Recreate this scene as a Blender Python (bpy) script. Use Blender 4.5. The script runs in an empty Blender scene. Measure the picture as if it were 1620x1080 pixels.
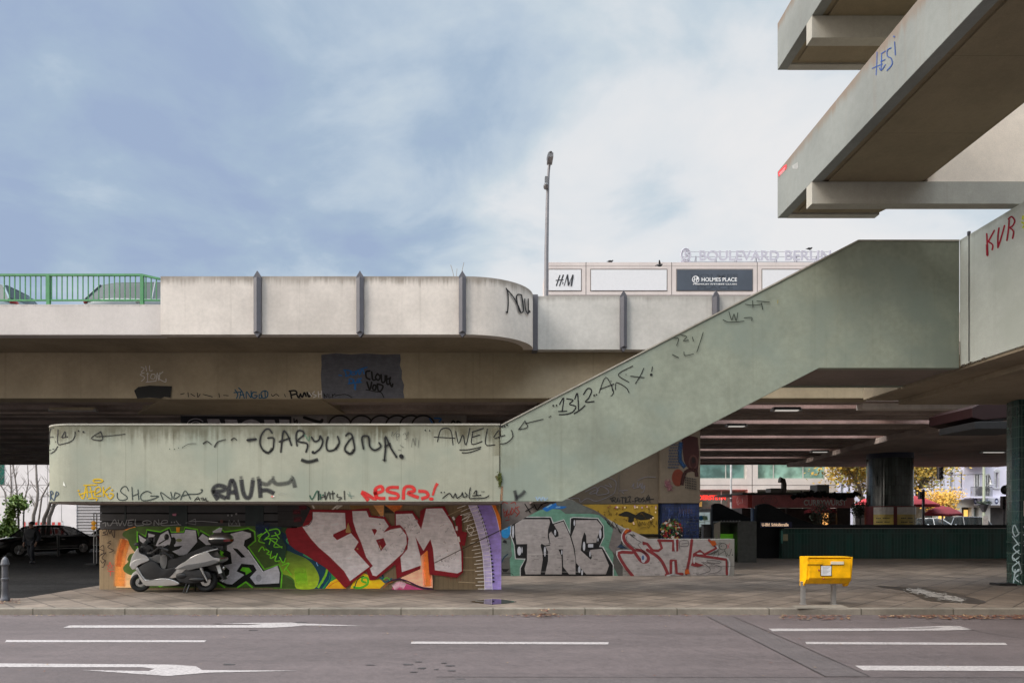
import bpy, bmesh, math, random
from mathutils import Vector, Matrix
from mathutils.geometry import tessellate_polygon
R = math.radians
random.seed(7)
SC = bpy.context.scene
COL = SC.collection

# ------------------------------------------------------------------ camera
F, CX, HY, H = 1080.0, 780.0, 823.0, 1.65      # focal length, vanishing point and eye height of the photograph
cd = bpy.data.cameras.new('camera'); cam = bpy.data.objects.new('camera', cd); COL.objects.link(cam)
cam.location = (0, 0, H); cam.rotation_euler = (R(90), 0, 0)
cd.sensor_width = 36; cd.lens = 36 * F / 1620
cd.shift_x = (810 - CX) / 1620; cd.shift_y = (HY - 540) / 1620
cd.clip_start = .1; cd.clip_end = 3000
SC.camera = cam

# ------------------------------------------------------------------ sky, sun, exposure
SUN_EL, SUN_AZ = R(46), R(240)                   # high thin sun behind cloud, behind the camera and to the left
w = bpy.data.worlds.new('World'); SC.world = w; w.use_nodes = True
nt = w.node_tree; nt.nodes.clear()
def N(t, tree=None, **kw):
    n = (tree or nt).nodes.new(t)
    for k, v in kw.items(): setattr(n, k, v)
    return n
def sock(tree, s, v):
    if hasattr(v, 'links') or isinstance(v, bpy.types.NodeSocket): tree.links.new(v, s)
    else: s.default_value = v
def MA(tree, op, a, b=0.0, c=0.0, clamp=False):
    n = tree.nodes.new('ShaderNodeMath'); n.operation = op; n.use_clamp = clamp
    for i, v in enumerate((a, b, c)): sock(tree, n.inputs[i], v)
    return n.outputs[0]
def MR(tree, v, a, b, c=0.0, d=1.0, smooth=True):
    n = tree.nodes.new('ShaderNodeMapRange'); n.interpolation_type = 'SMOOTHSTEP' if smooth else 'LINEAR'
    for i, x in enumerate((v, a, b, c, d)): sock(tree, n.inputs[i], x)
    return n.outputs[0]
def MIX(tree, f, a, b, bt='MIX'):
    n = tree.nodes.new('ShaderNodeMix'); n.data_type = 'RGBA'; n.blend_type = bt
    sock(tree, n.inputs[0], f)
    for s, v in ((n.inputs[6], a), (n.inputs[7], b)):
        if isinstance(v, (tuple, list)): s.default_value = (v[0], v[1], v[2], 1)
        else: tree.links.new(v, s)
    return n.outputs[2]
def NOISE(tree, vec, scale, detail=4, rough=.55, dist=0.0):
    n = tree.nodes.new('ShaderNodeTexNoise')
    if vec is not None: tree.links.new(vec, n.inputs['Vector'])
    n.inputs['Scale'].default_value = scale; n.inputs['Detail'].default_value = detail
    n.inputs['Roughness'].default_value = rough; n.inputs['Distortion'].default_value = dist
    return n.outputs[0]
def VM(tree, op, a, b):
    n = tree.nodes.new('ShaderNodeVectorMath'); n.operation = op
    for i, v in enumerate((a, b)):
        if isinstance(v, (tuple, list)): n.inputs[i].default_value = v
        else: tree.links.new(v, n.inputs[i])
    return n
sky = N('ShaderNodeTexSky'); sky.sky_type = 'NISHITA'; sky.sun_disc = False
sky.sun_elevation = SUN_EL; sky.sun_rotation = SUN_AZ; sky.air_density = 1.2; sky.dust_density = 2.0
tc = N('ShaderNodeTexCoord'); D = tc.outputs['Generated']
sx = N('ShaderNodeSeparateXYZ'); nt.links.new(D, sx.inputs[0])
zz = MA(nt, 'ADD', MA(nt, 'MAXIMUM', sx.outputs[2], 0.0), 0.22)
cv = N('ShaderNodeCombineXYZ')
nt.links.new(MA(nt, 'DIVIDE', sx.outputs[0], zz), cv.inputs[0]); nt.links.new(MA(nt, 'DIVIDE', sx.outputs[1], zz), cv.inputs[1])
n1 = NOISE(nt, VM(nt, 'MULTIPLY', cv.outputs[0], (1.0, 1.15, 1)).outputs[0], 1.25, 6, .52, .25)
n2 = NOISE(nt, VM(nt, 'ADD', cv.outputs[0], (4.3, 1.7, 0)).outputs[0], 3.0, 6, .56, .3)
cl = MA(nt, 'ADD', MA(nt, 'MULTIPLY', n1, .72), MA(nt, 'ADD', MA(nt, 'MULTIPLY', n2, .86), -.285))
glow = MR(nt, VM(nt, 'DOT_PRODUCT', D, Vector((.34, 1, .36)).normalized()[:]).outputs['Value'], .925, .99)
dark = MR(nt, VM(nt, 'DOT_PRODUCT', D, Vector((-.66, 1, .36)).normalized()[:]).outputs['Value'], .86, 1.0)
cl = MA(nt, 'ADD', cl, MA(nt, 'SUBTRACT', MA(nt, 'MULTIPLY', glow, .34), MA(nt, 'MULTIPLY', dark, .13)))
rp = N('ShaderNodeValToRGB'); nt.links.new(cl, rp.inputs[0])
el = rp.color_ramp.elements
el[0].position = .30; el[0].color = (.225, .285, .40, 1)
el[1].position = .50; el[1].color = (.31, .375, .45, 1)
for p, c in ((.42, (.255, .325, .415)), (.62, (.385, .44, .485)), (.74, (.49, .51, .53)), (.9, (.54, .54, .545))):
    e = el.new(p); e.color = (*c, 1)
back = MR(nt, sx.outputs[1], .66, .05)           # boost added to the unseen sky overhead and behind, to light the scene
back = MA(nt, 'MULTIPLY', back, MR(nt, sx.outputs[2], .40, .80))   # low down the street it stays as dull as in front
BOOST = 7.0
cloud = MIX(nt, 1.0, rp.outputs[0], (10, 10, 10), 'MULTIPLY')
cloud_b = MIX(nt, 1.0, cloud, (BOOST, BOOST * .93, BOOST * .86), 'MULTIPLY')
cloud = MIX(nt, back, cloud, cloud_b)
left_fill = MR(nt, VM(nt, 'DOT_PRODUCT', D, Vector((-.95, -.35, .22)).normalized()[:]).outputs['Value'], .55, .98)
cloud = MIX(nt, left_fill, cloud, (26, 23.8, 21.5))                            # low glow added out of view at the left, for left-facing walls
low = MA(nt, 'MULTIPLY', MR(nt, MA(nt, 'SUBTRACT', sx.outputs[1], MA(nt, 'MULTIPLY', sx.outputs[0], .9)), .3, -.3), MR(nt, sx.outputs[2], .5, .3))     # darkened low sky stands in for unbuilt houses across the street
cloud = MIX(nt, low, cloud, (1.6, 1.5, 1.4))
skyc = MIX(nt, .97, sky.outputs[0], cloud)
bg = N('ShaderNodeBackground'); nt.links.new(skyc, bg.inputs[0]); bg.inputs[1].default_value = .1
wo = N('ShaderNodeOutputWorld'); nt.links.new(bg.outputs[0], wo.inputs[0])

sd = bpy.data.lights.new('sun', 'SUN'); sd.energy = 1.5; sd.angle = R(25); sd.color = (1, .94, .87)
sun = bpy.data.objects.new('sun', sd); COL.objects.link(sun)
sdir = Vector((math.sin(SUN_AZ) * math.cos(SUN_EL), math.cos(SUN_AZ) * math.cos(SUN_EL), math.sin(SUN_EL)))
sun.rotation_euler = sdir.to_track_quat('Z', 'Y').to_euler(); sun.location = (-10, -20, 60)
SC.view_settings.view_transform = 'Standard'; SC.view_settings.look = 'None'
SC.view_settings.exposure = 0.62; SC.view_settings.gamma = 1
SC.cycles.transparent_max_bounces = 32; SC.cycles.max_bounces = 8; SC.cycles.diffuse_bounces = 5

# ------------------------------------------------------------------ helpers
def P(px, py, Y): return ((px - CX) * Y / F, Y, H + (HY - py) * Y / F)
def XX(px, Y): return (px - CX) * Y / F
def ZZ(py, Y): return H + (HY - py) * Y / F
def s2l(c):
    c /= 255.0
    return c / 12.92 if c <= .04045 else ((c + .055) / 1.055) ** 2.4
def rgb(r, g, b, k=1.0): return (s2l(r) * k, s2l(g) * k, s2l(b) * k)

class MB:
    def __init__(s): s.v = []; s.f = []; s.m = []; s.mi = 0
    def add(s, vs, fs):
        o = len(s.v); s.v += [tuple(p) for p in vs]
        for f in fs: s.f.append([i + o for i in f]); s.m.append(s.mi)
        return s
    def quad(s, a, b, c, d): return s.add([a, b, c, d], [[0, 1, 2, 3]])
    def poly(s, pts): return s.add(pts, [list(range(len(pts)))])
    def box(s, x0, y0, z0, x1, y1, z1):
        vs = [(x, y, z) for z in (z0, z1) for y in (y0, y1) for x in (x0, x1)]
        return s.add(vs, [[0, 2, 3, 1], [4, 5, 7, 6], [0, 1, 5, 4], [2, 6, 7, 3], [0, 4, 6, 2], [1, 3, 7, 5]])
    def prism(s, pts, vec):
        n = len(pts); v = Vector(vec)
        vs = [tuple(p) for p in pts] + [tuple(Vector(p) + v) for p in pts]
        return s.add(vs, [list(range(n))[::-1], list(range(n, 2 * n))] + [[i, (i + 1) % n, n + (i + 1) % n, n + i] for i in range(n)])
    def pxprism(s, pts, Y, d):                       # outline read at depth Y, given thickness d
        return s.prism([P(x, y, Y) for x, y in pts], (0, d, 0))
    def wall(s, path, z0, z1, t):                    # plan path, wall thickness t to its left
        L = len(path); out = [Vector(p) for p in path]; inn = []
        for i, p in enumerate(out):
            a = (out[i] - out[i - 1]).normalized() if i else (out[1] - out[0]).normalized()
            b = (out[i + 1] - out[i]).normalized() if i < L - 1 else a
            n = (Vector((-a.y, a.x)) + Vector((-b.y, b.x))).normalized()
            inn.append(p + n * t)
        vs = []
        for q in (out, inn):
            for z in (z0, z1): vs += [(p.x, p.y, z) for p in q]
        fs = []
        for i in range(L - 1):
            a, b, c, d = i, L + i, 2 * L + i, 3 * L + i
            fs += [[a, a + 1, b + 1, b], [c, d, d + 1, c + 1], [b, b + 1, d + 1, d], [a, c, c + 1, a + 1]]
        fs += [[0, L, 3 * L, 2 * L], [L - 1, 3 * L - 1, 4 * L - 1, 2 * L - 1]]
        return s.add(vs, fs)
    def tube(s, pts, r, n=6, cap=True):
        pts = [Vector(p) for p in pts]; L = len(pts)
        rs = r if isinstance(r, (list, tuple)) else [r] * L
        vs = []; ref = None
        for i, p in enumerate(pts):
            t = (pts[min(i + 1, L - 1)] - pts[max(i - 1, 0)])
            t = t.normalized() if t.length > 1e-9 else Vector((0, 0, 1))
            if ref is None: ref = Vector((1, 0, 0)) if abs(t.x) < .8 else Vector((0, 1, 0))
            u = (ref - t * ref.dot(t)).normalized(); v = t.cross(u); ref = u
            vs += [tuple(p + (u * math.cos(2 * math.pi * k / n) + v * math.sin(2 * math.pi * k / n)) * rs[i]) for k in range(n)]
        fs = [[i * n + k, i * n + (k + 1) % n, (i + 1) * n + (k + 1) % n, (i + 1) * n + k] for i in range(L - 1) for k in range(n)]
        if cap: fs += [list(range(n))[::-1], list(range((L - 1) * n, L * n))]
        return s.add(vs, fs)
    def lathe(s, prof, c=(0, 0, 0), n=16, axis='z', cap=True):
        vs = []
        for r, z in prof:
            for k in range(n):
                a = 2 * math.pi * k / n; q = (r * math.cos(a), r * math.sin(a), z)
                if axis == 'y': q = (q[0], q[2], q[1])
                if axis == 'x': q = (q[2], q[0], q[1])
                vs.append((q[0] + c[0], q[1] + c[1], q[2] + c[2]))
        L = len(prof)
        fs = [[i * n + k, i * n + (k + 1) % n, (i + 1) * n + (k + 1) % n, (i + 1) * n + k] for i in range(L - 1) for k in range(n)]
        if cap: fs += [list(range(n))[::-1], list(range((L - 1) * n, L * n))]
        return s.add(vs, fs)
    def ell(s, c, r, nu=12, nv=8):
        prof = [(max(math.sin(math.pi * j / nv), .001), -math.cos(math.pi * j / nv)) for j in range(nv + 1)]
        o = len(s.v); s.lathe(prof, n=nu)
        for i in range(o, len(s.v)):
            v = s.v[i]; s.v[i] = (v[0] * r[0] + c[0], v[1] * r[1] + c[1], v[2] * r[2] + c[2])
        return s
    def rot(s, ang, c=(0, 0, 0), i0=0, axis='Z'):
        M = Matrix.Translation(c) @ Matrix.Rotation(ang, 4, axis) @ Matrix.Translation([-x for x in c])
        s.v[i0:] = [tuple(M @ Vector(v)) for v in s.v[i0:]]; return s

def root_loc(o):
    while o.parent: o = o.parent
    return o.location
def setp(o, label=None, cat=None, group=None, kind=None):
    if label: o['label'] = label
    if cat: o['category'] = cat
    if group: o['group'] = group
    if kind: o['kind'] = kind
    return o
def thing(name, label, cat, loc=(0, 0, 0), group=None):
    o = bpy.data.objects.new(name, None); COL.objects.link(o); o.location = loc; o.empty_display_size = .2
    return setp(o, label, cat, group)
def part(b, name, mat, parent=None, bevel=0, smooth=None, label=None, loc=None, seg=2, local=False):
    off = Vector((0, 0, 0)) if local else (root_loc(parent) if parent else Vector(loc or (0, 0, 0)))
    me = bpy.data.meshes.new(name)
    bm = bmesh.new()
    vs = [bm.verts.new(Vector(v) - off) for v in b.v]
    for f, m in zip(b.f, b.m):
        try:
            q = bm.faces.new([vs[i] for i in f]); q.material_index = m
        except ValueError: pass
    bmesh.ops.recalc_face_normals(bm, faces=bm.faces)
    if bevel:
        bmesh.ops.remove_doubles(bm, verts=bm.verts, dist=1e-5)
        ed = [e for e in bm.edges if len(e.link_faces) == 2 and e.calc_face_angle(0) > .5]
        bmesh.ops.bevel(bm, geom=ed, offset=bevel, segments=seg, profile=.6, affect='EDGES', clamp_overlap=True)
    bm.to_mesh(me); bm.free()
    for m in (mat if isinstance(mat, (list, tuple)) else [mat]): me.materials.append(m)
    if smooth is not None:
        for p in me.polygons: p.use_smooth = True
        me.set_sharp_from_angle(angle=R(smooth))
    o = bpy.data.objects.new(name, me); COL.objects.link(o)
    if parent: o.parent = parent
    else: o.location = off
    if label: o['label'] = label
    return o
def copy_tree(o, parent=None):
    c = o.copy(); COL.objects.link(c)
    if parent: c.parent = parent
    for ch in list(o.children): copy_tree(ch, c)
    return c

# ------------------------------------------------------------------ materials
def newmat(name):
    m = bpy.data.materials.new(name); m.use_nodes = True
    t = m.node_tree; b = t.nodes['Principled BSDF']
    return m, t, b
def plain(name, col, rough=.6, metal=0.0, var=.12, scale=6.0, bump=0.0, emit=0, spec=.5, coat=0):
    m, t, b = newmat(name)
    tcn = t.nodes.new('ShaderNodeTexCoord')
    n = NOISE(t, tcn.outputs['Object'], scale, 5, .6)
    c = MIX(t, 1.0, (*col,), MIXG(t, MR(t, n, .25, .75, 1 - var, 1 + var)), 'MULTIPLY')
    t.links.new(c, b.inputs['Base Color'])
    b.inputs['Roughness'].default_value = rough; b.inputs['Metallic'].default_value = metal
    b.inputs['Specular IOR Level'].default_value = spec; b.inputs['Coat Weight'].default_value = coat
    if bump:
        bn = t.nodes.new('ShaderNodeBump'); bn.inputs['Strength'].default_value = bump; bn.inputs['Distance'].default_value = .02
        t.links.new(n, bn.inputs['Height']); t.links.new(bn.outputs[0], b.inputs['Normal'])
    if emit:
        b.inputs['Emission Color'].default_value = (*col, 1); b.inputs['Emission Strength'].default_value = emit
    return m
def MIXG(t, v):
    n = t.nodes.new('ShaderNodeCombineColor')
    for i in range(3): t.links.new(v, n.inputs[i])
    return n.outputs[0]
def concrete(name, col, top=None, drip=.6, drip_len=.45, streak=.25, blot=.18, grime=(.05, .045, .03), tint=None, seams=None, rough=.85, seed=0.0):
    """painted or bare concrete: soft blotches, vertical rain streaks, dark drips below a top edge, board seams"""
    m, t, b = newmat(name)
    g = t.nodes.new('ShaderNodeNewGeometry'); pos = VM(t, 'ADD', g.outputs['Position'], (seed, seed * .7, 0)).outputs[0]
    lo = NOISE(t, pos, .55, 5, .6); hi = NOISE(t, pos, 9.0, 6, .65); fine = NOISE(t, pos, 60, 3, .6)
    st = NOISE(t, VM(t, 'MULTIPLY', pos, (5.5, 5.5, .16)).outputs[0], 1.0, 5, .62)
    st2 = NOISE(t, VM(t, 'MULTIPLY', pos, (17, 17, .35)).outputs[0], 1.0, 3, .6)
    v = MA(t, 'MULTIPLY', MR(t, lo, .3, .7, 1 - blot, 1 + blot), MR(t, hi, .3, .7, 1 - blot * .35, 1 + blot * .35))
    v = MA(t, 'MULTIPLY', v, MR(t, fine, .3, .7, .95, 1.05))
    c = MIX(t, 1.0, (*col,), MIXG(t, v), 'MULTIPLY')
    if tint: c = MIX(t, MR(t, NOISE(t, pos, .9, 3, .5), .42, .68, 0, .8), c, tint)
    c = MIX(t, MR(t, MA(t, 'ADD', MA(t, 'MULTIPLY', st, .7), MA(t, 'MULTIPLY', st2, .3)), .52, .78, 0, streak), c, grime)
    if top is not None:
        z = t.nodes.new('ShaderNodeSeparateXYZ'); t.links.new(g.outputs['Position'], z.inputs[0])
        d = MA(t, 'SUBTRACT', top, z.outputs[2])
        n4 = MA(t, 'ADD', MA(t, 'MULTIPLY', st, .45), MA(t, 'ADD', MA(t, 'MULTIPLY', st2, .3), MA(t, 'MULTIPLY', hi, .25)))
        fall = MR(t, MA(t, 'SUBTRACT', d, MA(t, 'MULTIPLY', MA(t, 'SUBTRACT', n4, .47), drip_len * 3.2)), 0, drip_len, 1, 0)
        c = MIX(t, MA(t, 'MULTIPLY', fall, MR(t, lo, .3, .65, drip * .45, drip)), c, grime)
    if seams:
        z2 = t.nodes.new('ShaderNodeSeparateXYZ'); t.links.new(g.outputs['Position'], z2.inputs[0])
        fx = MA(t, 'ABSOLUTE', MA(t, 'SUBTRACT', MA(t, 'FRACT', MA(t, 'DIVIDE', z2.outputs[seams[1]], seams[0])), .5))
        c = MIX(t, MR(t, fx, .5 - (seams[2] if len(seams) > 2 else .008) / seams[0], .5, 0, .45 if len(seams) < 3 else .9), c, grime)
    t.links.new(c, b.inputs['Base Color']); b.inputs['Roughness'].default_value = rough
    b.inputs['Specular IOR Level'].default_value = .3
    bn = t.nodes.new('ShaderNodeBump'); bn.inputs['Strength'].default_value = .25; bn.inputs['Distance'].default_value = .01
    t.links.new(MA(t, 'ADD', hi, fine), bn.inputs['Height']); t.links.new(bn.outputs[0], b.inputs['Normal'])
    return m
def glass(name, col=(.03, .05, .05), rough=.06):
    m, t, b = newmat(name)
    tcn = t.nodes.new('ShaderNodeTexCoord')
    n = NOISE(t, tcn.outputs['Object'], .6, 3, .5)
    t.links.new(MIX(t, MR(t, n, .35, .65), (col[0] * .6, col[1] * .6, col[2] * .6), (col[0] * 1.5, col[1] * 1.5, col[2] * 1.5)), b.inputs['Base Color'])
    b.inputs['Roughness'].default_value = rough; b.inputs['Specular IOR Level'].default_value = .8
    return m
def tiles(name, col, grout, sx_, sz_, rough=.25, axis='XZ', var=.35, mort=.06):
    m, t, b = newmat(name)
    g = t.nodes.new('ShaderNodeTexCoord'); s = t.nodes.new('ShaderNodeSeparateXYZ'); t.links.new(g.outputs['Object'], s.inputs[0])
    cxyz = t.nodes.new('ShaderNodeCombineXYZ')
    if axis == 'R':
        u = MA(t, 'MULTIPLY', MA(t, 'ARCTAN2', s.outputs[1], s.outputs[0]), 1.11)
    else: u = MA(t, 'ADD', s.outputs[0], s.outputs[1])
    t.links.new(u, cxyz.inputs[0]); t.links.new(s.outputs[2], cxyz.inputs[1])
    br = t.nodes.new('ShaderNodeTexBrick'); t.links.new(cxyz.outputs[0], br.inputs['Vector'])
    br.offset = 0; br.inputs['Scale'].default_value = 1; br.inputs['Brick Width'].default_value = sx_; br.inputs['Row Height'].default_value = sz_
    br.inputs['Mortar Size'].default_value = mort * min(sx_, sz_); br.inputs['Mortar Smooth'].default_value = .3
    br.inputs['Color1'].default_value = (*[x * (1 - var) for x in col], 1); br.inputs['Color2'].default_value = (*[x * (1 + var) for x in col], 1)
    br.inputs['Mortar'].default_value = (*grout, 1)
    n = NOISE(t, g.outputs['Object'], 1.3, 5, .6)
    t.links.new(MIX(t, 1.0, br.outputs[0], MIXG(t, MR(t, n, .3, .7, .7, 1.25)), 'MULTIPLY'), b.inputs['Base Color'])
    t.links.new(MR(t, n, .3, .7, rough * .7, rough * 1.7), b.inputs['Roughness'])
    bn = t.nodes.new('ShaderNodeBump'); bn.inputs['Strength'].default_value = .4; bn.inputs['Distance'].default_value = .01; bn.invert = True
    t.links.new(br.outputs['Fac'], bn.inputs['Height']); t.links.new(bn.outputs[0], b.inputs['Normal'])
    return m

def paint_mat(name, soft=False, rough=.55):
    m, t, b = newmat(name)
    a = t.nodes.new('ShaderNodeVertexColor'); a.layer_name = 'Col'
    g = t.nodes.new('ShaderNodeNewGeometry')
    n = NOISE(t, g.outputs['Position'], 7, 6, .65); n2 = NOISE(t, VM(t, 'MULTIPLY', g.outputs['Position'], (3, 3, 14)).outputs[0], 1.4, 4, .6)
    v = MA(t, 'MULTIPLY', MR(t, n, .3, .7, .86, 1.1), MR(t, n2, .3, .7, .9, 1.08))
    t.links.new(MIX(t, 1.0, a.outputs[0], MIXG(t, v), 'MULTIPLY'), b.inputs['Base Color'])
    b.inputs['Roughness'].default_value = rough; b.inputs['Specular IOR Level'].default_value = .3
    if soft:
        al = MA(t, 'MULTIPLY', a.outputs[1], MR(t, NOISE(t, g.outputs['Position'], 45, 3, .7), .25, .6, .75, 1.0), clamp=True)
        t.links.new(al, b.inputs['Alpha'])
    return m
M = {}
M['paint'] = paint_mat('spray_paint'); M['soft'] = paint_mat('spray_mist', True)

class Paint:
    """spray paint laid on a wall as thin films: outlines and strokes are traced in the photograph's pixels and put on the wall's own plane"""
    def __init__(s, mapf, off=.004, step=.00025, k=1.0):
        s.mapf = mapf; s.off = off; s.step = step; s.k = k; s.E = []; s.T = (0, 0, 1.0); s.halo = 0
    def crop(s, ox, oy, sc): s.T = (ox, oy, sc); return s
    def t(s, u, v): return (s.T[0] + u / s.T[2], s.T[1] + v / s.T[2])
    def pts(s, st):
        if isinstance(st, str): st = [tuple(float(x) for x in q.split(',')) for q in st.split()]
        return [s.t(*p) for p in st]
    def emit(s, vs, cols, fs, mi):
        xs = [q[0] for q in vs]; ys = [q[1] for q in vs]
        s.E.append(([s.mapf(x, y, s.off) for x, y in vs], cols, fs, mi, [min(xs), min(ys), max(xs), max(ys)])); s.off += s.step
    def col(s, c): return tuple(s2l(x) * s.k for x in c)
    def poly(s, st, c, c2=None, curve=0):
        p = s.pts(st)
        if curve: p = crm(p + p[:1], curve)[:-1]
        ys = [q[1] for q in p]; y0, y1 = min(ys), max(ys)
        if c2 is None:
            tr = tessellate_polygon([[Vector((x, y, 0)) for x, y in p]])
            s.emit(p, [(*s.col(c), 1)] * len(p), [list(q) for q in tr], 0)
        else:
            bm = bmesh.new(); vs = [bm.verts.new((x, y, 0)) for x, y in p]; bm.faces.new(vs)
            for k in range(1, 8):
                bmesh.ops.bisect_plane(bm, geom=bm.verts[:] + bm.edges[:] + bm.faces[:], plane_co=(0, y0 + (y1 - y0) * k / 8, 0), plane_no=(0, 1, 0))
            bmesh.ops.triangulate(bm, faces=bm.faces); bm.verts.index_update()
            a, b_ = s.col(c), s.col(c2); cols = []
            for v in bm.verts:
                f_ = (v.co.y - y0) / max(y1 - y0, 1e-6); cols.append((*[a[i] + (b_[i] - a[i]) * f_ for i in range(3)], 1))
            s.emit([(v.co.x, v.co.y) for v in bm.verts], cols, [[v.index for v in f.verts] for f in bm.faces], 0); bm.free()
        return s
    def ellp(s, u, v, ru, rv, c, n=18, wob=0):
        return s.poly([(u + ru * (1 + wob * math.sin(3 * a + u)) * math.cos(a), v + rv * (1 + wob * math.cos(2 * a + v)) * math.sin(a)) for a in [2 * math.pi * k / n for k in range(n)]], c)
    def ring(s, u, v, ru, rv, w, c, a0=0, a1=360, soft=0):
        n = 20
        return s.stroke([(u + ru * math.cos(R(a0 + (a1 - a0) * k / n)), v + rv * math.sin(R(a0 + (a1 - a0) * k / n))) for k in range(n + 1)], w, c, curve=0, soft=soft)
    def stroke(s, st, w, c, curve=4, soft=0, taper=0, alpha=1.0):
        if s.halo and not soft and w > 5:                 # mist round a sprayed line
            h = s.halo; s.halo = 0; s.stroke(st, w, c, curve, soft=1.1, taper=taper, alpha=h); s.halo = h
        p = s.pts(st); w = w / s.T[2]
        if curve and len(p) > 2: p = crm(p, curve)
        L = len(p); c = s.col(c)
        nor = []
        for i in range(L):
            a, b_ = p[max(i - 1, 0)], p[min(i + 1, L - 1)]
            dx, dy = b_[0] - a[0], b_[1] - a[1]; q = math.hypot(dx, dy) or 1
            nor.append((-dy / q, dx / q))
        rows = [(-.5, 1), (.5, 1)] if not soft else [(-.5 - soft, 0), (-.5, alpha * .85), (0, alpha), (.5, alpha * .85), (.5 + soft, 0)]
        vs = []; cols = []
        # round caps
        ext = []
        for i, q in enumerate(p):
            f_ = 1 - taper * (i / max(L - 1, 1))
            for o_, a_ in rows:
                vs.append((q[0] + nor[i][0] * o_ * w * f_, q[1] + nor[i][1] * o_ * w * f_)); cols.append((*c, a_))
        n = len(rows); fs = [[i * n + k, i * n + k + 1, (i + 1) * n + k + 1, (i + 1) * n + k] for i in range(L - 1) for k in range(n - 1)]
        s.emit(vs, cols, fs, 1 if soft else 0)
        if not soft:
            for i in (0, L - 1):
                r_ = w * .5 * (1 - taper * (1 if i else 0)); q = p[i]
                if r_ > .05: s.emit([(q[0] + r_ * math.cos(k * math.pi / 4), q[1] + r_ * math.sin(k * math.pi / 4)) for k in range(8)], [(*c, 1)] * 8, [list(range(8))], 0); s.off -= s.step * .5
        return s
    def S(s, w, c, *sts, **kw):
        for q in sts: s.stroke(q, w, c, **kw)
        return s
    def dot(s, u, v, r, c): return s.ellp(u, v, r, r, c, 10)
    def build(s, name, parent, label=None, gap=11):
        """each tag (films lying closer together than gap pixels) becomes a part of its own"""
        off = root_loc(parent); groups = []
        for e in s.E:
            def near(q, e):
                a, c = e[4], q[4]; r_ = max(1.4, .46 * max(a[2] - a[0], a[3] - a[1], c[2] - c[0], c[3] - c[1]))
                return math.hypot(max(0, a[0] - c[2], c[0] - a[2]), max(0, a[1] - c[3], c[1] - a[3])) < r_
            hit = [g for g in groups if any(near(q, e) for q in g)]
            new = [q for g in hit for q in g] + [e]; groups = [g for g in groups if not any(g is h for h in hit)] + [new]
        big = max(groups, key=len); last = None
        for g in groups:
            v, c, f, m = [], [], [], []
            for e in g:
                o = len(v); v += e[0]; c += e[1]; f += [[i + o for i in q] for q in e[2]]; m += [e[3]] * len(e[2])
            me = bpy.data.meshes.new(name); me.from_pydata([tuple(Vector(q) - off) for q in v], [], f)
            ca = me.color_attributes.new('Col', 'FLOAT_COLOR', 'POINT')
            for i, q in enumerate(c): ca.data[i].color = q
            me.materials.append(M['paint']); me.materials.append(M['soft'])
            for i, p in enumerate(me.polygons): p.material_index = m[i]
            o = bpy.data.objects.new(name, me); COL.objects.link(o); o.parent = parent
            if label and g is big: o['label'] = label
def crm(p, k):
    out = []
    for i in range(len(p) - 1):
        a, b_, c, d = p[max(i - 1, 0)], p[i], p[i + 1], p[min(i + 2, len(p) - 1)]
        for j in range(k):
            t = j / k; t2 = t * t; t3 = t2 * t
            out.append(tuple(.5 * (2 * b_[q] + (c[q] - a[q]) * t + (2 * a[q] - 5 * b_[q] + 4 * c[q] - d[q]) * t2 + (3 * b_[q] - a[q] - 3 * c[q] + d[q]) * t3) for q in (0, 1)))
    out.append(p[-1]); return out
def planeY(Y): return lambda px, py, o: ((px - CX) * Y / F, Y - o, H + (HY - py) * Y / F)
def planeX(X): return lambda px, py, o: (X - o, X * F / (px - CX), H + (HY - py) * X / (px - CX))

def text_mesh(txt, size, depth=.0, align='LEFT', bold=0.0, sx=1.0):
    cu = bpy.data.curves.new('t', 'FONT'); cu.body = txt; cu.size = size; cu.extrude = depth; cu.align_x = align; cu.offset = bold
    ob = bpy.data.objects.new('t', cu); COL.objects.link(ob)
    dg = bpy.context.evaluated_depsgraph_get(); dg.update()
    me = bpy.data.meshes.new_from_object(ob.evaluated_get(dg)); COL.objects.unlink(ob); bpy.data.objects.remove(ob)
    b = MB(); b.add([(v.co.x * sx, -v.co.z, v.co.y) for v in me.vertices], [list(p.vertices) for p in me.polygons])
    bpy.data.meshes.remove(me); return b
def fit_text(txt, x0, x1, y0, y1, Y, depth=.02, bold=0.0):
    """lettering that fills the rectangle of pixels x0..x1, y0 (top)..y1 (baseline) on the plane at depth Y"""
    b = text_mesh(txt, 1.0, .01, bold=bold)
    xs = [v[0] for v in b.v]; zs = [v[2] for v in b.v]
    X0, X1, Z0, Z1 = XX(x0, Y), XX(x1, Y), ZZ(y1, Y), ZZ(y0, Y)
    kx = (X1 - X0) / (max(xs) - min(xs)); zt = max(zs); kz = (Z1 - Z0) / zt; x_ = min(xs)
    b.v = [(X0 + (v[0] - x_) * kx, Y + v[1] * depth / .01, Z0 + v[2] * kz) for v in b.v]
    return b
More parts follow.
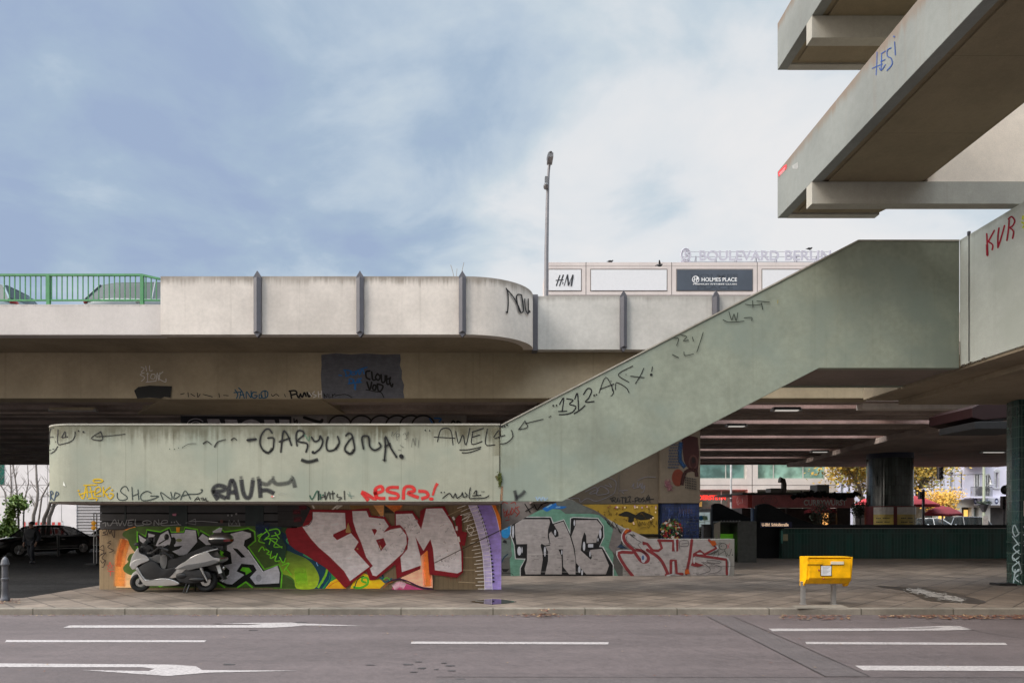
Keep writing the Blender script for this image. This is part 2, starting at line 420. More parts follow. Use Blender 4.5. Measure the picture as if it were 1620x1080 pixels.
def facade(b, x0, x1, z0, z1, Y, holes, d=.25):
    """wall sheet at depth Y with real openings and reveals; holes = (x0, x1, z0, z1)"""
    xs = sorted({x0, x1, *[h[0] for h in holes], *[h[1] for h in holes]}); zs = sorted({z0, z1, *[h[2] for h in holes], *[h[3] for h in holes]})
    for i in range(len(xs) - 1):
        for j in range(len(zs) - 1):
            mx, mz = (xs[i] + xs[i + 1]) / 2, (zs[j] + zs[j + 1]) / 2
            if any(h[0] < mx < h[1] and h[2] < mz < h[3] for h in holes): continue
            b.quad((xs[i], Y, zs[j]), (xs[i + 1], Y, zs[j]), (xs[i + 1], Y, zs[j + 1]), (xs[i], Y, zs[j + 1]))
    for a, c, e, g in holes:
        b.quad((a, Y, e), (c, Y, e), (c, Y + d, e), (a, Y + d, e)); b.quad((a, Y, g), (a, Y + d, g), (c, Y + d, g), (c, Y, g))
        b.quad((a, Y, e), (a, Y + d, e), (a, Y + d, g), (a, Y, g)); b.quad((c, Y, e), (c, Y, g), (c, Y + d, g), (c, Y + d, e))
    return b
# ------------------------------------------------------------------ ground, road, pavement
def asphalt(name, col, patch=.12, cracks=False):
    m, t, b = newmat(name)
    g = t.nodes.new('ShaderNodeNewGeometry'); p = g.outputs['Position']
    lo = NOISE(t, VM(t, 'MULTIPLY', p, (.35, 1.1, 1)).outputs[0], .8, 6, .6); mid = NOISE(t, p, 6, 6, .65); fi = NOISE(t, p, 90, 3, .7)
    vor = t.nodes.new('ShaderNodeTexVoronoi'); vor.inputs['Scale'].default_value = 130; t.links.new(p, vor.inputs['Vector'])
    v = MA(t, 'MULTIPLY', MR(t, lo, .3, .7, 1 - patch, 1 + patch), MR(t, mid, .25, .75, .9, 1.1))
    v = MA(t, 'MULTIPLY', v, MR(t, fi, .25, .75, .74, 1.26))
    v = MA(t, 'MULTIPLY', v, MR(t, NOISE(t, VM(t, 'MULTIPLY', p, (.06, 1.5, 1)).outputs[0], 1.0, 4, .6), .3, .7, 1 - patch * .8, 1 + patch * .8))
    v = MA(t, 'MULTIPLY', v, MR(t, NOISE(t, p, 22, 4, .7), .25, .75, .86, 1.14))
    c = MIX(t, 1.0, (*col,), MIXG(t, v), 'MULTIPLY')
    c = MIX(t, MR(t, vor.outputs['Distance'], .0, .16, .35, 0), c, (col[0] * 2.6, col[1] * 2.5, col[2] * 2.4))
    t.links.new(c, b.inputs['Base Color']); t.links.new(MR(t, mid, .3, .7, .7, .9), b.inputs['Roughness'])
    bn = t.nodes.new('ShaderNodeBump'); bn.inputs['Strength'].default_value = .5; bn.inputs['Distance'].default_value = .008
    t.links.new(MA(t, 'ADD', fi, mid), bn.inputs['Height']); t.links.new(bn.outputs[0], b.inputs['Normal'])
    return m
def paving(name, col, size=.55, ang=45, dirt=.5):
    m, t, b = newmat(name)
    g = t.nodes.new('ShaderNodeNewGeometry'); p = g.outputs['Position']
    rt = t.nodes.new('ShaderNodeVectorRotate'); rt.rotation_type = 'Z_AXIS'; rt.inputs['Angle'].default_value = R(ang); t.links.new(p, rt.inputs['Vector'])
    br = t.nodes.new('ShaderNodeTexBrick'); t.links.new(rt.outputs[0], br.inputs['Vector']); br.offset = 0
    for k, v in (('Scale', 1), ('Brick Width', size), ('Row Height', size), ('Mortar Size', .016), ('Mortar Smooth', .4)): br.inputs[k].default_value = v
    br.inputs['Color1'].default_value = (*[x * .84 for x in col], 1); br.inputs['Color2'].default_value = (*[x * 1.14 for x in col], 1)
    br.inputs['Mortar'].default_value = (*[x * .30 for x in col], 1)
    lo = NOISE(t, p, .7, 6, .62); mid = NOISE(t, p, 5, 6, .65); fi = NOISE(t, p, 70, 3, .7)
    v = MA(t, 'MULTIPLY', MR(t, lo, .32, .68, 1 - dirt * .7, 1 + dirt * .45), MA(t, 'MULTIPLY', MR(t, mid, .25, .75, .86, 1.12), MR(t, fi, .3, .7, .9, 1.1)))
    c = MIX(t, 1.0, br.outputs[0], MIXG(t, v), 'MULTIPLY')
    spots = t.nodes.new('ShaderNodeTexVoronoi'); spots.inputs['Scale'].default_value = 2.7; t.links.new(p, spots.inputs['Vector'])
    c = MIX(t, MR(t, spots.outputs['Distance'], .0, .07, .6, 0), c, (col[0] * .3, col[1] * .3, col[2] * .3))
    t.links.new(c, b.inputs['Base Color']); t.links.new(MR(t, lo, .3, .7, .55, .85), b.inputs['Roughness'])
    bn = t.nodes.new('ShaderNodeBump'); bn.inputs['Strength'].default_value = .45; bn.inputs['Distance'].default_value = .008; bn.invert = True
    t.links.new(MA(t, 'SUBTRACT', br.outputs['Fac'], MA(t, 'MULTIPLY', fi, .3)), bn.inputs['Height']); t.links.new(bn.outputs[0], b.inputs['Normal'])
    return m
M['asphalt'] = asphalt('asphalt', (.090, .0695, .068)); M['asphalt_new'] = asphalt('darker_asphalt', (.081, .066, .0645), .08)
M['asphalt_shade'] = asphalt('shade_dark_asphalt', (.012, .011, .0105), .3); M['asphalt_shade'].node_tree.nodes['Principled BSDF'].inputs['Specular IOR Level'].default_value = .15  # near-black base colour stands in for light blocked beside the side road
M['paving'] = paving('paving_slabs', (.15, .116, .09)); M['kerb'] = concrete('kerb_stone', (.19, .165, .135), None, streak=.1, blot=.3, seams=(1.73, 0, .022))
M['mark'] = plain('road_paint', (.33, .295, .285), .7, var=.3, scale=26)
_t = M['mark'].node_tree; _b = _t.nodes['Principled BSDF']; _g = _t.nodes.new('ShaderNodeNewGeometry'); _c = _b.inputs['Base Color'].links[0].from_socket     # worn through to the asphalt
_w = MR(_t, MA(_t, 'ADD', MA(_t, 'MULTIPLY', NOISE(_t, _g.outputs['Position'], 30, 5, .75), .6), MA(_t, 'MULTIPLY', NOISE(_t, _g.outputs['Position'], 2.2, 4, .6), .4)), .52, .66, 0, .75)
_t.links.new(MIX(_t, _w, _c, (.075, .06, .058)), _b.inputs['Base Color'])
def struct(b, name, mat, **kw):
    o = part(b, name, mat, None, **kw); o['kind'] = 'structure'; return o
KY = 12.83                                            # the kerb's front face
b = MB(); b.quad((-900, -300, -.135), (900, -300, -.135), (900, 1500, -.135), (-900, 1500, -.135)); struct(b, 'ground', M['asphalt_shade'])
b = MB(); b.quad((-120, -12, -.12), (120, -12, -.12), (120, KY + .02, -.12), (-120, KY + .02, -.12)); struct(b, 'road', M['asphalt'])
b = MB(); b.quad((XX(680, 7.55), -6, -.116), (60, -6, -.116), (60, 7.62, -.116), (XX(690, 7.62), 7.62, -.116)); struct(b, 'road_patch', M['asphalt_new'])
def Gp(px, py, z=-.12): Y = (H - z) * F / (py - HY); return (XX(px, Y), Y, z)
b = MB(); b.poly([Gp(*q, z=-.116) for q in ((1120, 974.8), (1158, 974.8), (1375, 1069), (1305, 1069))]); struct(b, 'road_patch', M['asphalt_new'])
# tar seams
M['tar'] = plain('tar', (.025, .024, .025), .5, var=.3)
def seam(pts, wd, name='road_seam'):
    b = MB()
    for i in range(len(pts) - 1):
        a, c = Vector(Gp(*pts[i], z=-.112)), Vector(Gp(*pts[i + 1], z=-.112)); n = (c - a).cross(Vector((0, 0, 1))).normalized() * wd / 2
        b.quad(a + n, c + n, c - n, a - n)
    struct(b, name, M['tar'])
seam([(1118, 974), (1190, 1010), (1306, 1069)], .013); seam([(1159, 974), (1262, 1018), (1376, 1069)], .012); seam([(690, 1069.5), (1000, 1070), (1620, 1070.5)], .012)
seam([(1470, 982), (1560, 1000), (1640, 1012)], .012)
# painted markings: dashes and lane arrows (flat shapes lying on the road)
def mark(px, name='lane_marking'):
    b = MB(); p = [Gp(*q, z=-.115) for q in px]
    tr = tessellate_polygon([[Vector(q) for q in p]]); b.add(p, [list(t_) for t_ in tr]); struct(b, name, M['mark'])
mark([(10, 1011.5), (327, 1012), (323, 1015), (8, 1015)]); mark([(651, 1014), (963, 1015), (962, 1018.5), (650, 1017.5)])
mark([(1274, 1014.5), (1590, 1016), (1594, 1019.5), (1276, 1018)]); mark([(1352, 1052), (1700, 1053), (1700, 1061), (1366, 1059.5)])
mark([(110, 988.5), (330, 988.2), (395, 988), (415, 986.4), (345, 985.8), (330, 986.2), (400, 984.5), (462, 984), (470, 985), (578, 989.3), (480, 988.6), (460, 990.5), (430, 992), (100, 992.2)], 'lane_arrow')
mark([(0, 1048.5), (230, 1050), (275, 1050.5), (310, 1053), (320, 1059), (472, 1060), (330, 1063), (265, 1068.5), (130, 1059), (235, 1060.5), (245, 1057), (225, 1054.5), (0, 1054.5), (-60, 1054), (-60, 1048)], 'lane_arrow')
mark([(1216, 993.6), (1478, 993.2), (1494, 991.5), (1440, 992.4), (1405, 992.6), (1500, 989), (1518, 989.6), (1538, 995.3), (1495, 996.4), (1440, 996.8), (1222, 997.6)], 'lane_arrow')
# kerb and pavement
b = MB(); b.box(-120, KY, -.2, 120, KY + .16, .0); struct(b, 'kerb', M['kerb'], bevel=.02)
b = MB(); b.poly([(-10.05, KY + .16, -.004), (90, KY + .16, -.004), (90, 60, -.004), (-9.6, 60, -.004), (-9.9, 19, -.004), (-10.05, 17.5, -.004)])
b.poly([(-90, KY + .16, -.004), (-10.05, KY + .16, -.004), (-10.05, 14.6, -.004), (-10.9, 14.35, -.004), (-90, 14.3, -.004)]); struct(b, 'pavement', M['paving'])
b = MB(); b.poly([(-90, 14.3, -.02), (-10.9, 14.35, -.02), (-10.05, 14.6, -.02), (-10.05, 17.5, -.02), (-9.6, 60, -.02), (-9.6, 120, -.02), (-90, 120, -.02)]); struct(b, 'side_road', M['asphalt_shade'])
b = MB(); b.poly([(-9.6, 48, -.002), (200, 48, -.002), (200, 51, .35), (-9.6, 51, .35)]); b.poly([(-9.6, 51, .35), (200, 51, .35), (200, 140, .35), (-9.6, 140, .35)]); struct(b, 'far_road', M['asphalt'])
# puddle on a sunken slab, damp stain with foam, leaf litter
M['water'] = plain('puddle_water', (.016, .014, .014), .03, var=.2, spec=.6)
def flat(px, z, name, mat, curve=0, kind='structure'):
    p = crm(px + px[:1], curve)[:-1] if curve else px
    b = MB(); q = [Gp(*a, z=z) for a in p]; tr = tessellate_polygon([[Vector(a) for a in q]]); b.add(q, [list(t_) for t_ in tr])
    return setp(part(b, name, mat), kind=kind)
flat([(743, 951), (757, 948.5), (778, 946.6), (795, 947.5), (818, 951), (800, 954), (778, 955.6), (760, 953.8)], .002, 'puddle', M['water'])
M['damp'] = plain('damp_stain', (.05, .04, .032), .4, var=.4, scale=3)
M['foam'] = plain('dried_spill', (.36, .335, .31), .6, var=.4, scale=14)
stn = [(1385, 926), (1402, 926.5), (1430, 928.5), (1462, 930), (1490, 934), (1515, 939), (1542, 946), (1560, 951), (1548, 954.5), (1520, 952.5), (1490, 952), (1466, 949), (1448, 941), (1425, 933), (1400, 929)]
flat(stn, .002, 'damp_stain', M['damp'], 3)
rr = random.Random(3)
b = MB()
for i in range(520):
    t = rr.random(); cx = 1441 + t * 80 + rr.gauss(0, 6); cy = 932 + t * 17 + rr.gauss(0, 1.9) + .03 * (cx - 1441 - t * 80); L = rr.uniform(.5, 3.2); h = rr.uniform(.2, .6)
    q = [Gp(cx + L * math.cos(a) + rr.uniform(-.6, .6), cy + h * math.sin(a) + L * .12 * math.cos(a), z=.004 + i * 3e-5) for a in [k * math.pi / 4 for k in range(8)]]
    b.poly(q)
setp(part(b, 'foam_flecks', M['foam']), kind='stuff')
M['leaf'] = plain('fallen_leaves', (.12, .045, .025), .8, var=.6, scale=20); M['leaf2'] = plain('pale_leaves', (.26, .17, .09), .8, var=.5, scale=20)
b = MB()
def leaves(n, x0, x1, y0, y1, z, s=.035, pale=.25, gx=False):
    for i in range(n):
        px = rr.uniform(x0, x1) if not gx else rr.gauss((x0 + x1) / 2, (x1 - x0) / 4)
        py = y0 + (y1 - y0) * rr.random() ** 1.6
        c = Vector(Gp(px, py, z + i * 2e-6)); a = rr.uniform(0, 6.3); r_ = s * rr.uniform(.5, 1.3); t_ = rr.uniform(-.5, .5)
        b.mi = 1 if rr.random() < pale else 0
        q = [c + Vector((math.cos(a + k * math.pi / 2) * r_ * (1, .6, 1, .6)[k], math.sin(a + k * math.pi / 2) * r_ * (1, .6, 1, .6)[k], .006 + max(0, (1, 0, -1, 0)[k] * t_ * r_) + .004)) for k in range(4)]
        b.quad(*q)
leaves(420, 1465, 1640, 973.4, 979, -.11); leaves(150, 1390, 1480, 973.6, 977, -.11); leaves(170, 1235, 1345, 973.4, 980, -.11, pale=.15); leaves(90, 820, 900, 971, 976, -.11, gx=True)
leaves(30, 845, 878, 964, 969, .0, gx=True); leaves(330, -20, 1300, 972.5, 974.5, -.11, .025); leaves(70, -5, 32, 948, 955, .002, .03); leaves(60, 0, 1620, 976, 1070, -.112, .018, .6); leaves(150, 60, 1610, 930, 961, .002, .013, .6)
setp(part(b, 'leaf_litter', [M['leaf'], M['leaf2']]), kind='stuff')
# square plinth slab of the letter box
b = MB(); b.poly([Gp(*q, z=.003) for q in ((1252, 957.5), (1330, 955.5), (1345, 961), (1262, 962))]); struct(b, 'paving_border', M['kerb'])

M['oil'] = plain('oil_stain', (.045, .04, .041), .6, var=.3)
for px, py, w_, h_ in ((645, 1050, 9, 1.2), (662, 1046, 6, .8), (668, 1056, 8, 1), (702, 1048, 5, .7), (712, 1052, 9, 1), (715, 1060, 7, .8), (690, 1058, 5, .6), (655, 1062, 7, .8), (362, 1050, 11, .9), (730, 1073, 10, 1), (400, 996, 8, .6), (476, 984, 12, .7), (585, 1051, 9, .7)):
    flat([(px + w_ * math.cos(a) * rr.uniform(.7, 1.1), py + h_ * math.sin(a) * rr.uniform(.7, 1.1)) for a in [k * math.pi / 5 for k in range(10)]], -.1145, 'oil_stain', M['oil'], 2)
# ------------------------------------------------------------------ road bridge
YA, YB, YG = 19.0, 20.7, 21.2
ZT, ZB = 8.44, 6.823                                   # parapet top and fascia bottom
M['fascia'] = concrete('parapet_paint', (.56, .505, .455), ZT, drip=.75, drip_len=.26, streak=.3, blot=.15, grime=(.11, .085, .06))
M['fascia2'] = concrete('parapet_paint_grey', (.485, .465, .435), ZT, drip=.5, drip_len=.16, streak=.25, blot=.14, grime=(.13, .11, .09), seed=3)
M['fascia3'] = concrete('edge_beam_paint', (.53, .485, .455), 7.69, drip=.5, drip_len=.08, streak=.1, blot=.08, grime=(.12, .1, .08), seed=5)
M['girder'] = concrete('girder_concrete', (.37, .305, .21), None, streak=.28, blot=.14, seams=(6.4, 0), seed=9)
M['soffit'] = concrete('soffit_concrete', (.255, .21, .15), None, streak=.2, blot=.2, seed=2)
M['post'] = plain('joint_cover_paint', (.085, .082, .095), .45, var=.1)
bridge = thing('road_bridge', 'wide concrete road bridge with cream parapet crossing above the graffiti walls', 'bridge', (0, 21, 0))
xl, xj = -70, XX(254, YA)
b = MB(); b.box(xl, YA + .06, ZB, xj, YA + .4, 7.684); part(b, 'edge_beam', M['fascia3'], bridge, bevel=.02)
xc = XX(735, YA); ex, ey = XX(843, YB) - xc, YB - YA
path = [(xj, YA), (xc, YA)] + [(xc + ex * math.sin(a), YA + ey * (1 - math.cos(a))) for a in [R(7.5) * k for k in range(1, 13)]]
b = MB(); b.wall(path, ZB, ZT, .3); par_b = part(b, 'parapet', M['fascia'], bridge, smooth=30)
xr = XX(1397, YB)
b = MB(); b.box(xc + ex, YB, ZB, xr, YB + .3, ZT + .015); par_r = part(b, 'parapet', M['fascia2'], bridge, bevel=.015)
b = MB(); b.box(xr + .25, YB + 1.6, 5.3, 40, YB + 2.0, ZT); part(b, 'parapet', M['fascia'], bridge)
# overhang soffits and main girder
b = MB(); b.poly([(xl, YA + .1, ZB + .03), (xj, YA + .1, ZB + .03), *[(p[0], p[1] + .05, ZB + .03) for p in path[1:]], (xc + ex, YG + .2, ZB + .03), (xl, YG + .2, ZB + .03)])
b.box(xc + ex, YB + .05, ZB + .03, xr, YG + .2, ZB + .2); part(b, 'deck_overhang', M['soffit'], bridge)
ZS = 5.44
b = MB(); b.box(xl, YG, ZS, xr, YG + .7, 7.3); gird = part(b, 'girder', M['girder'], bridge, bevel=.02)
b = MB(); b.prism([(XX(258, YG), YG + .02, ZS - .02), (XX(508, YG), YG + .02, ZS - .02), (XX(545, 24.2), 24.3, ZS - .02), (XX(215, 24.2), 24.3, ZS - .02)], (0, 0, .3)); part(b, 'pier_head', M['girder'], bridge)
# deck panels with open light slots between the girder lines; each cross beam hangs in front of the next slot
M['beam'] = concrete('beam_concrete', (.33, .265, .235), None, streak=.3, blot=.25, seed=6)
M['beam_face'] = concrete('beam_face_glow_tint', (.36, .24, .215), None, streak=.3, blot=.25, seed=8)  # pink face colour imitates the reddish glow below the slots
YF = [23.6, 27.3, 32.05, 37.8, 42.4, 46.2]
zb = 5.5
prev = YG + .7
b = MB(); b.box(xl, YG + .71, zb - .02, 60, YG + 1.45, 6.3); part(b, 'cross_beam', M['beam'], bridge)
slots = {0: [(8.0, 12.9), (14.4, 16.7)], 1: [(8.5, 15.2), (16.6, 19.6)], 2: [(9.2, 17.8)], 3: [(10.5, 17.9)], 4: [(12, 18.5)]}
for i, y in enumerate(YF):
    b = MB(); b.mi = 0
    nxt = YF[i + 1] if i + 1 < len(YF) else None
    y1 = (nxt - 1.08) if nxt else y + .5
    b.box(xl, y + .012, zb, 60, y1, 6.3)
    for q in (.3, .62): b.box(xl, y + (y1 - y) * q - .12, zb - .05, 60, y + (y1 - y) * q + .12, zb - .001)
    b.mi = 1; b.box(4, y, zb + .02, 40, y + .01, 6.29)
    part(b, 'cross_beam', [M['beam'], M['beam_face']], bridge)
for i in range(len(YF)):
    y0 = prev; y1 = YF[i]
    b = MB(); sl = slots.get(i, []); x = xl
    for s0, s1 in sl:
        b.box(x, y0, 6.3, s0, y1, 6.55); b.box(s0, y0, 6.3, s1, y1 - 1.0, 6.55); x = s1
    b.box(x, y0, 6.3, 60, y1, 6.55)
    part(b, 'deck_panel', M['beam'], bridge)
    prev = YF[i]
b = MB(); b.box(xl, YF[-1] + .02, 6.3, 60, YF[-1] + 1.0, 8.4); part(b, 'parapet', M['fascia'], bridge)
# broad smooth pier head at the far right, on the round column
zh = 5.25
b = MB(); b.prism([(19.4, 41.5, zh), (18.3, 34.5, zh), (17.7, 30, zh), (18.0, 26.4, zh), (19.6, 24.6, zh), (34, 24.6, zh), (34, 46, zh), (19.8, 46, zh)], (0, 0, .25)); part(b, 'pier_head', concrete('pier_head_concrete', (.40, .325, .285), None, streak=.15, blot=.2, seed=4), bridge)
# pointed joint posts
def post(px, Y, zt, zb_, wd=.20, d=.14):
    X = XX(px, Y); b = MB(); h = wd / 2
    for s in (0,):
        pts = [(X - h, Y - .01, zb_ + .06), (X, Y - .01, zb_ - .06), (X + h, Y - .01, zb_ + .06), (X + h, Y - .01, zt - .1), (X, Y - .01, zt + .06), (X - h, Y - .01, zt - .1)]
        b.prism(pts, (0, d, 0))
        b.prism([(X - h, Y - .012, zb_ + .06), (X + h, Y - .012, zb_ + .06), (X, Y - .06, zb_ + .1)], (0, 0, zt - zb_ - .22))
    part(b, 'joint_post', M['post'], bridge)
for px in (407, 569.5, 731.5): post(px, YA - .1, 8.5, 6.78)
for px in (986.5, 1133): post(px, YB - .1, 8.53, 6.8)
b = MB(); b.box(xc + ex - .02, YB - .03, ZB - .03, xc + ex + .15, YB + .35, ZT + .05); part(b, 'joint_post', M['post'], bridge)
# tags on the bridge
pt = Paint(planeY(YG), k=1.5).crop(280, 560, 3.375)
pt.poly('770,4 850,-5 930,2 1010,-4 1100,3 1192,0 1195,30 1190,60 1202,90 1200,130 1213,165 1208,200 1215,236 778,238 772,180 768,110 772,60', (80, 80, 86))
BL, BK, TE, WH = (30, 90, 150), (18, 16, 16), (20, 70, 95), (190, 185, 180)
pt.S(6, BL, '865,112 880,115', '895,85 905,115 900,118', '890,85 925,90 920,112 900,116', '930,90 932,110 950,108', '930,98 948,95', '955,90 955,110 965,85', '970,85 975,110 990,80 1000,105', '975,82 1015,70', '920,135 922,155 940,150 935,132 918,134', '945,135 946,152 960,150', '962,135 966,150 985,128', '970,130 980,150', '915,158 985,150', '950,160 948,185', '955,165 952,190')
pt.S(9, BK, '1030,90 1010,95 1012,125 1030,135', '1040,95 1045,135 1058,138', '1070,105 1060,125 1075,140 1085,120 1070,105', '1090,110 1095,150 1110,145 1112,115', '1120,115 1122,160 1140,155', '1120,135 1135,130', '1140,125 1135,150 1148,175 1152,160', '1015,150 1030,190 1040,150', '1050,165 1045,185 1060,190 1062,168 1050,165', '1070,160 1075,195 1090,195 1100,170 1075,160')
pt.S(5, BK, '1010,190 1060,200 1090,205 1105,232')
pt.build('graffiti_patch', gird, 'dark grey overpainted patch with blue and black tags', gap=0)
pt = Paint(planeY(YG), k=1.3).crop(280, 560, 3.375)
pt.S(6, TE, '310,190 325,215 318,235', '305,205 345,200 330,180', '335,235 345,195 360,235', '340,218 358,216', '370,235 372,200 395,232 396,198', '425,205 405,205 400,225 415,235 430,222 415,220', '440,215 440,235 455,230 450,215', '470,195 450,205 455,232 480,230 485,205 470,195', '470,200 472,228')
pt.S(9, BK, '605,200 612,235', '600,198 630,195 640,210 612,218', '640,215 650,232 660,212', '660,215 670,230 680,205 690,225', '695,205 705,228 715,215')
pt.S(4, BK, '655,235 662,238', '785,210 790,235', '785,212 800,230 802,212', '812,215 812,232 825,230', '830,214 832,232', '830,222 845,212', '845,222 900,215 935,232', '20,215 40,210', '60,205 62,228', '75,212 95,225', '110,208 112,230 125,214', '140,215 190,228', '225,210 228,230', '250,220 275,222', '505,215 512,225 530,214 545,225', '575,215 580,228')
pt.S(5, WH, '705,205 720,225', '735,200 725,212 745,222 730,232', '755,200 757,230', '757,215 772,212', '772,198 774,230')
pt.crop(0, 400, 3.375)
pt.poly('718,735 740,716 800,708 920,712 915,745 912,774 880,768 860,777 800,772 735,778', (15, 14, 13))
pt.S(4, WH, '755,610 772,618 757,635 762,640', '780,605 785,632', '800,602 802,630 815,628', '772,640 750,650 775,665 758,685', '785,645 795,645', '790,640 790,690', '812,648 806,668 825,672 830,650 812,648', '835,685 842,640 850,682 856,640', '872,635 845,665 885,690 888,672', '782,690 835,684')
pt.build('graffiti_tags', gird)
pt = Paint(lambda px, py, o: (lambda Y: ((px - CX) * Y / F, Y - o, H + (HY - py) * Y / F))(YA + ey * (1 - math.sqrt(max(0, 1 - min(1, max(0, (px - 735) / 112.0)) ** 2))) - .01), off=.03, k=1.0).crop(790, 450, 4.696)
pt.S(9, BK, '50,30 62,60 66,140 60,210 52,205', '52,35 100,90 140,160 160,212', '165,80 135,78 128,110 150,200 175,205 178,170 165,80', '188,110 195,190 215,215 214,110'); pt.S(12, BK, '224,200 226,208')
pt.build('graffiti_tag', par_b)
# green railing on the bridge edge
M['green'] = plain('green_railing_paint', (.06, .225, .09), .45, var=.15)
rail = thing('bridge_railing', 'green steel railing with thin bars on the left bridge edge', 'railing', (-12, YA + .2, 7.684))
YR = YA + .2
zt = ZZ(434, YR); zb_ = 7.684 + .03; zlow = ZZ(478, YR) + .03
x1 = XX(225, YR); x2 = XX(253, YR)
b = MB(); b.box(-60, YR - .03, zt - .05, x1, YR + .03, zt + .01); b.prism([(x1, YR - .03, zt - .05), (x1, YR - .03, zt + .01), (x2, YR - .03, zt - .10), (x2, YR - .03, zt - .16)], (0, .06, 0)); part(b, 'top_rail', M['green'], rail)
b = MB(); b.box(-60, YR - .02, zlow, x2, YR + .02, zlow + .045); part(b, 'bottom_rail', M['green'], rail)
px = 241.5
xs = [XX(77 - 148 * k, YR) for k in range(-1, 5)]
for x in xs:
    b = MB(); b.box(x - .045, YR - .04, 7.67, x + .045, YR + .04, zt - .04); part(b, 'railing_post', M['green'], rail)
b = MB(); step = XX(8.3, YR) - XX(0, YR); x = XX(247.5, YR)
while x > -45:
    if all(abs(x - q) > .06 for q in xs):
        top = zt - .05 if x < x1 else zt - .05 - (x - x1) / (x2 - x1) * .11
        b.box(x - .012, YR - .012, zlow + .04, x + .012, YR + .012, top)
    x -= step
part(b, 'railing_bars', M['green'], rail)
# ------------------------------------------------------------------ pale green staircase, walkway and access tower
YS = 14.5
GREEN = (.305, .325, .25)
M['stair_bal'] = concrete('green_wall_paint', (.31, .312, .243), 3.677, drip=1.0, drip_len=.42, streak=.3, blot=.1, grime=(.075, .066, .038), tint=(.25, .275, .22), seams=(1.95, 0))
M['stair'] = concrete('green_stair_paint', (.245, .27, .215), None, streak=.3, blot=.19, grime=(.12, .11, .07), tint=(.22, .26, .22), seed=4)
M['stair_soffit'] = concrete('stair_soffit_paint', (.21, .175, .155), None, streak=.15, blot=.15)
stair = thing('concrete_staircase', 'pale green concrete staircase with tagged balcony and flight rising right', 'staircase', (0, YS, 0))
zb, zt = 2.053, 3.677
RR = .9; ul = (78 - CX) / F; xq = RR * math.sqrt(1 + ul * ul) + ul * (YS + RR); xa = xq - RR; xe = XX(791.3, YS)
path = [(xa, YS + 2.15)] + [(xq - RR * math.cos(a), YS + RR - RR * math.sin(a)) for a in [R(7.5) * k for k in range(13)]] + [(xe, YS)]
b = MB(); b.wall(path, zb, zt, .18); bal = part(b, 'balcony_parapet', M['stair_bal'], stair, smooth=30)
M['cap'] = concrete('parapet_cap', (.33, .31, .26), None, streak=.1, blot=.25, grime=(.08, .07, .05))
b = MB(); b.wall([(p[0], p[1] - .012) if i else (p[0] - .012, p[1]) for i, p in enumerate(path)], zt - .004, zt + .03, .21); part(b, 'parapet_cap', M['cap'], stair, smooth=30)
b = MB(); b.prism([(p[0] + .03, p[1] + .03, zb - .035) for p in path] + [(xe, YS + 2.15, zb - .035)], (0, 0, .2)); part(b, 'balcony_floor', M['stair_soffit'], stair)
fl = [(792.8, 672), (1358, 380), (1518, 380), (1518, 582), (1295.5, 582), (889, 793), (792.8, 793)]
b = MB(); b.pxprism(fl, YS, .2); fly = part(b, 'flight_parapet', M['stair'], stair, bevel=.012)
cap = [(792.8, 671), (1358, 379), (1518, 379), (1518, 381.2), (1358.6, 381.2), (792.8, 673.2)]
b = MB(); b.prism([P(x, y, YS - .02) for x, y in cap], (0, .24, 0)); part(b, 'parapet_cap', M['cap'], stair)
dz = .02
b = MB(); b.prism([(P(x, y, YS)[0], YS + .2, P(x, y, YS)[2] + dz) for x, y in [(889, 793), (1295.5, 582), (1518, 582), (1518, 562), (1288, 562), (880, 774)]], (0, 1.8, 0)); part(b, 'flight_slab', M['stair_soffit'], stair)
b = MB(); b.prism([(P(x, y, YS)[0], YS + 1.98, P(x, y, YS)[2]) for x, y in fl], (0, .17, 0)); part(b, 'back_parapet', M['stair'], stair)
b = MB()
x0, z0 = P(845, 770, YS)[0], P(845, 770, YS)[2]; n = 26
for k in range(n):
    xk = x0 + k * .262; zk = ZZ(HY - 0, YS)
    pz = P(889, 793, YS)[2] + (xk - P(889, 793, YS)[0]) * .519 + .3
    b.box(xk, YS + .21, pz, xk + .262, YS + 1.97, pz + .14)
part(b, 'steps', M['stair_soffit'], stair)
# back wall behind the balcony, carrying throw-up letters along its top
M['greywall'] = concrete('grey_wall', (.17, .15, .14), None, streak=.2, blot=.2)
YW = 24.4
b = MB(); b.box(XX(285, YW), YW, 0, XX(738, YW), YW + .25, ZZ(655.5, YW)); bw = part(b, 'back_wall', M['greywall'], stair)
pt = Paint(planeY(YW), k=1.0).crop(280, 560, 3.375)
pt.poly('20,330 610,332 610,380 20,380', (25, 25, 34)); W2 = (150, 145, 152)
pt.poly('160,346 225,346 240,380 170,380', W2); pt.poly('255,348 320,350 330,380 262,380', W2); pt.ellp(395, 388, 58, 40, W2); pt.poly('465,350 520,350 530,380 470,380', W2); pt.poly('545,348 600,350 600,380 550,380', W2)
pt.ring(100, 375, 45, 30, 5, W2, 180, 330); pt.ring(100, 385, 30, 25, 4, W2, 180, 340)
pt.poly('615,335 800,330 800,380 615,380', (128, 122, 122)); pt.S(8, BK, '625,345 628,365 640,350 642,370', '655,370 658,372'); pt.S(16, BK, '680,338 760,362 775,352')
for u in (870, 985, 1090, 1175, 1250, 1315): pt.ellp(u, 380, 60, 52, (120, 116, 118)); pt.ring(u, 380, 60, 52, 8, BK, 180, 360)
pt.S(8, BL, '1350,345 1370,380', '1375,342 1410,345 1400,360'); pt.S(9, BK, '1420,365 1425,380', '1460,380 1475,355 1490,380', '1495,360 1500,380 1520,372 1500,358')
pt.build('graffiti_lettering', bw, gap=60)
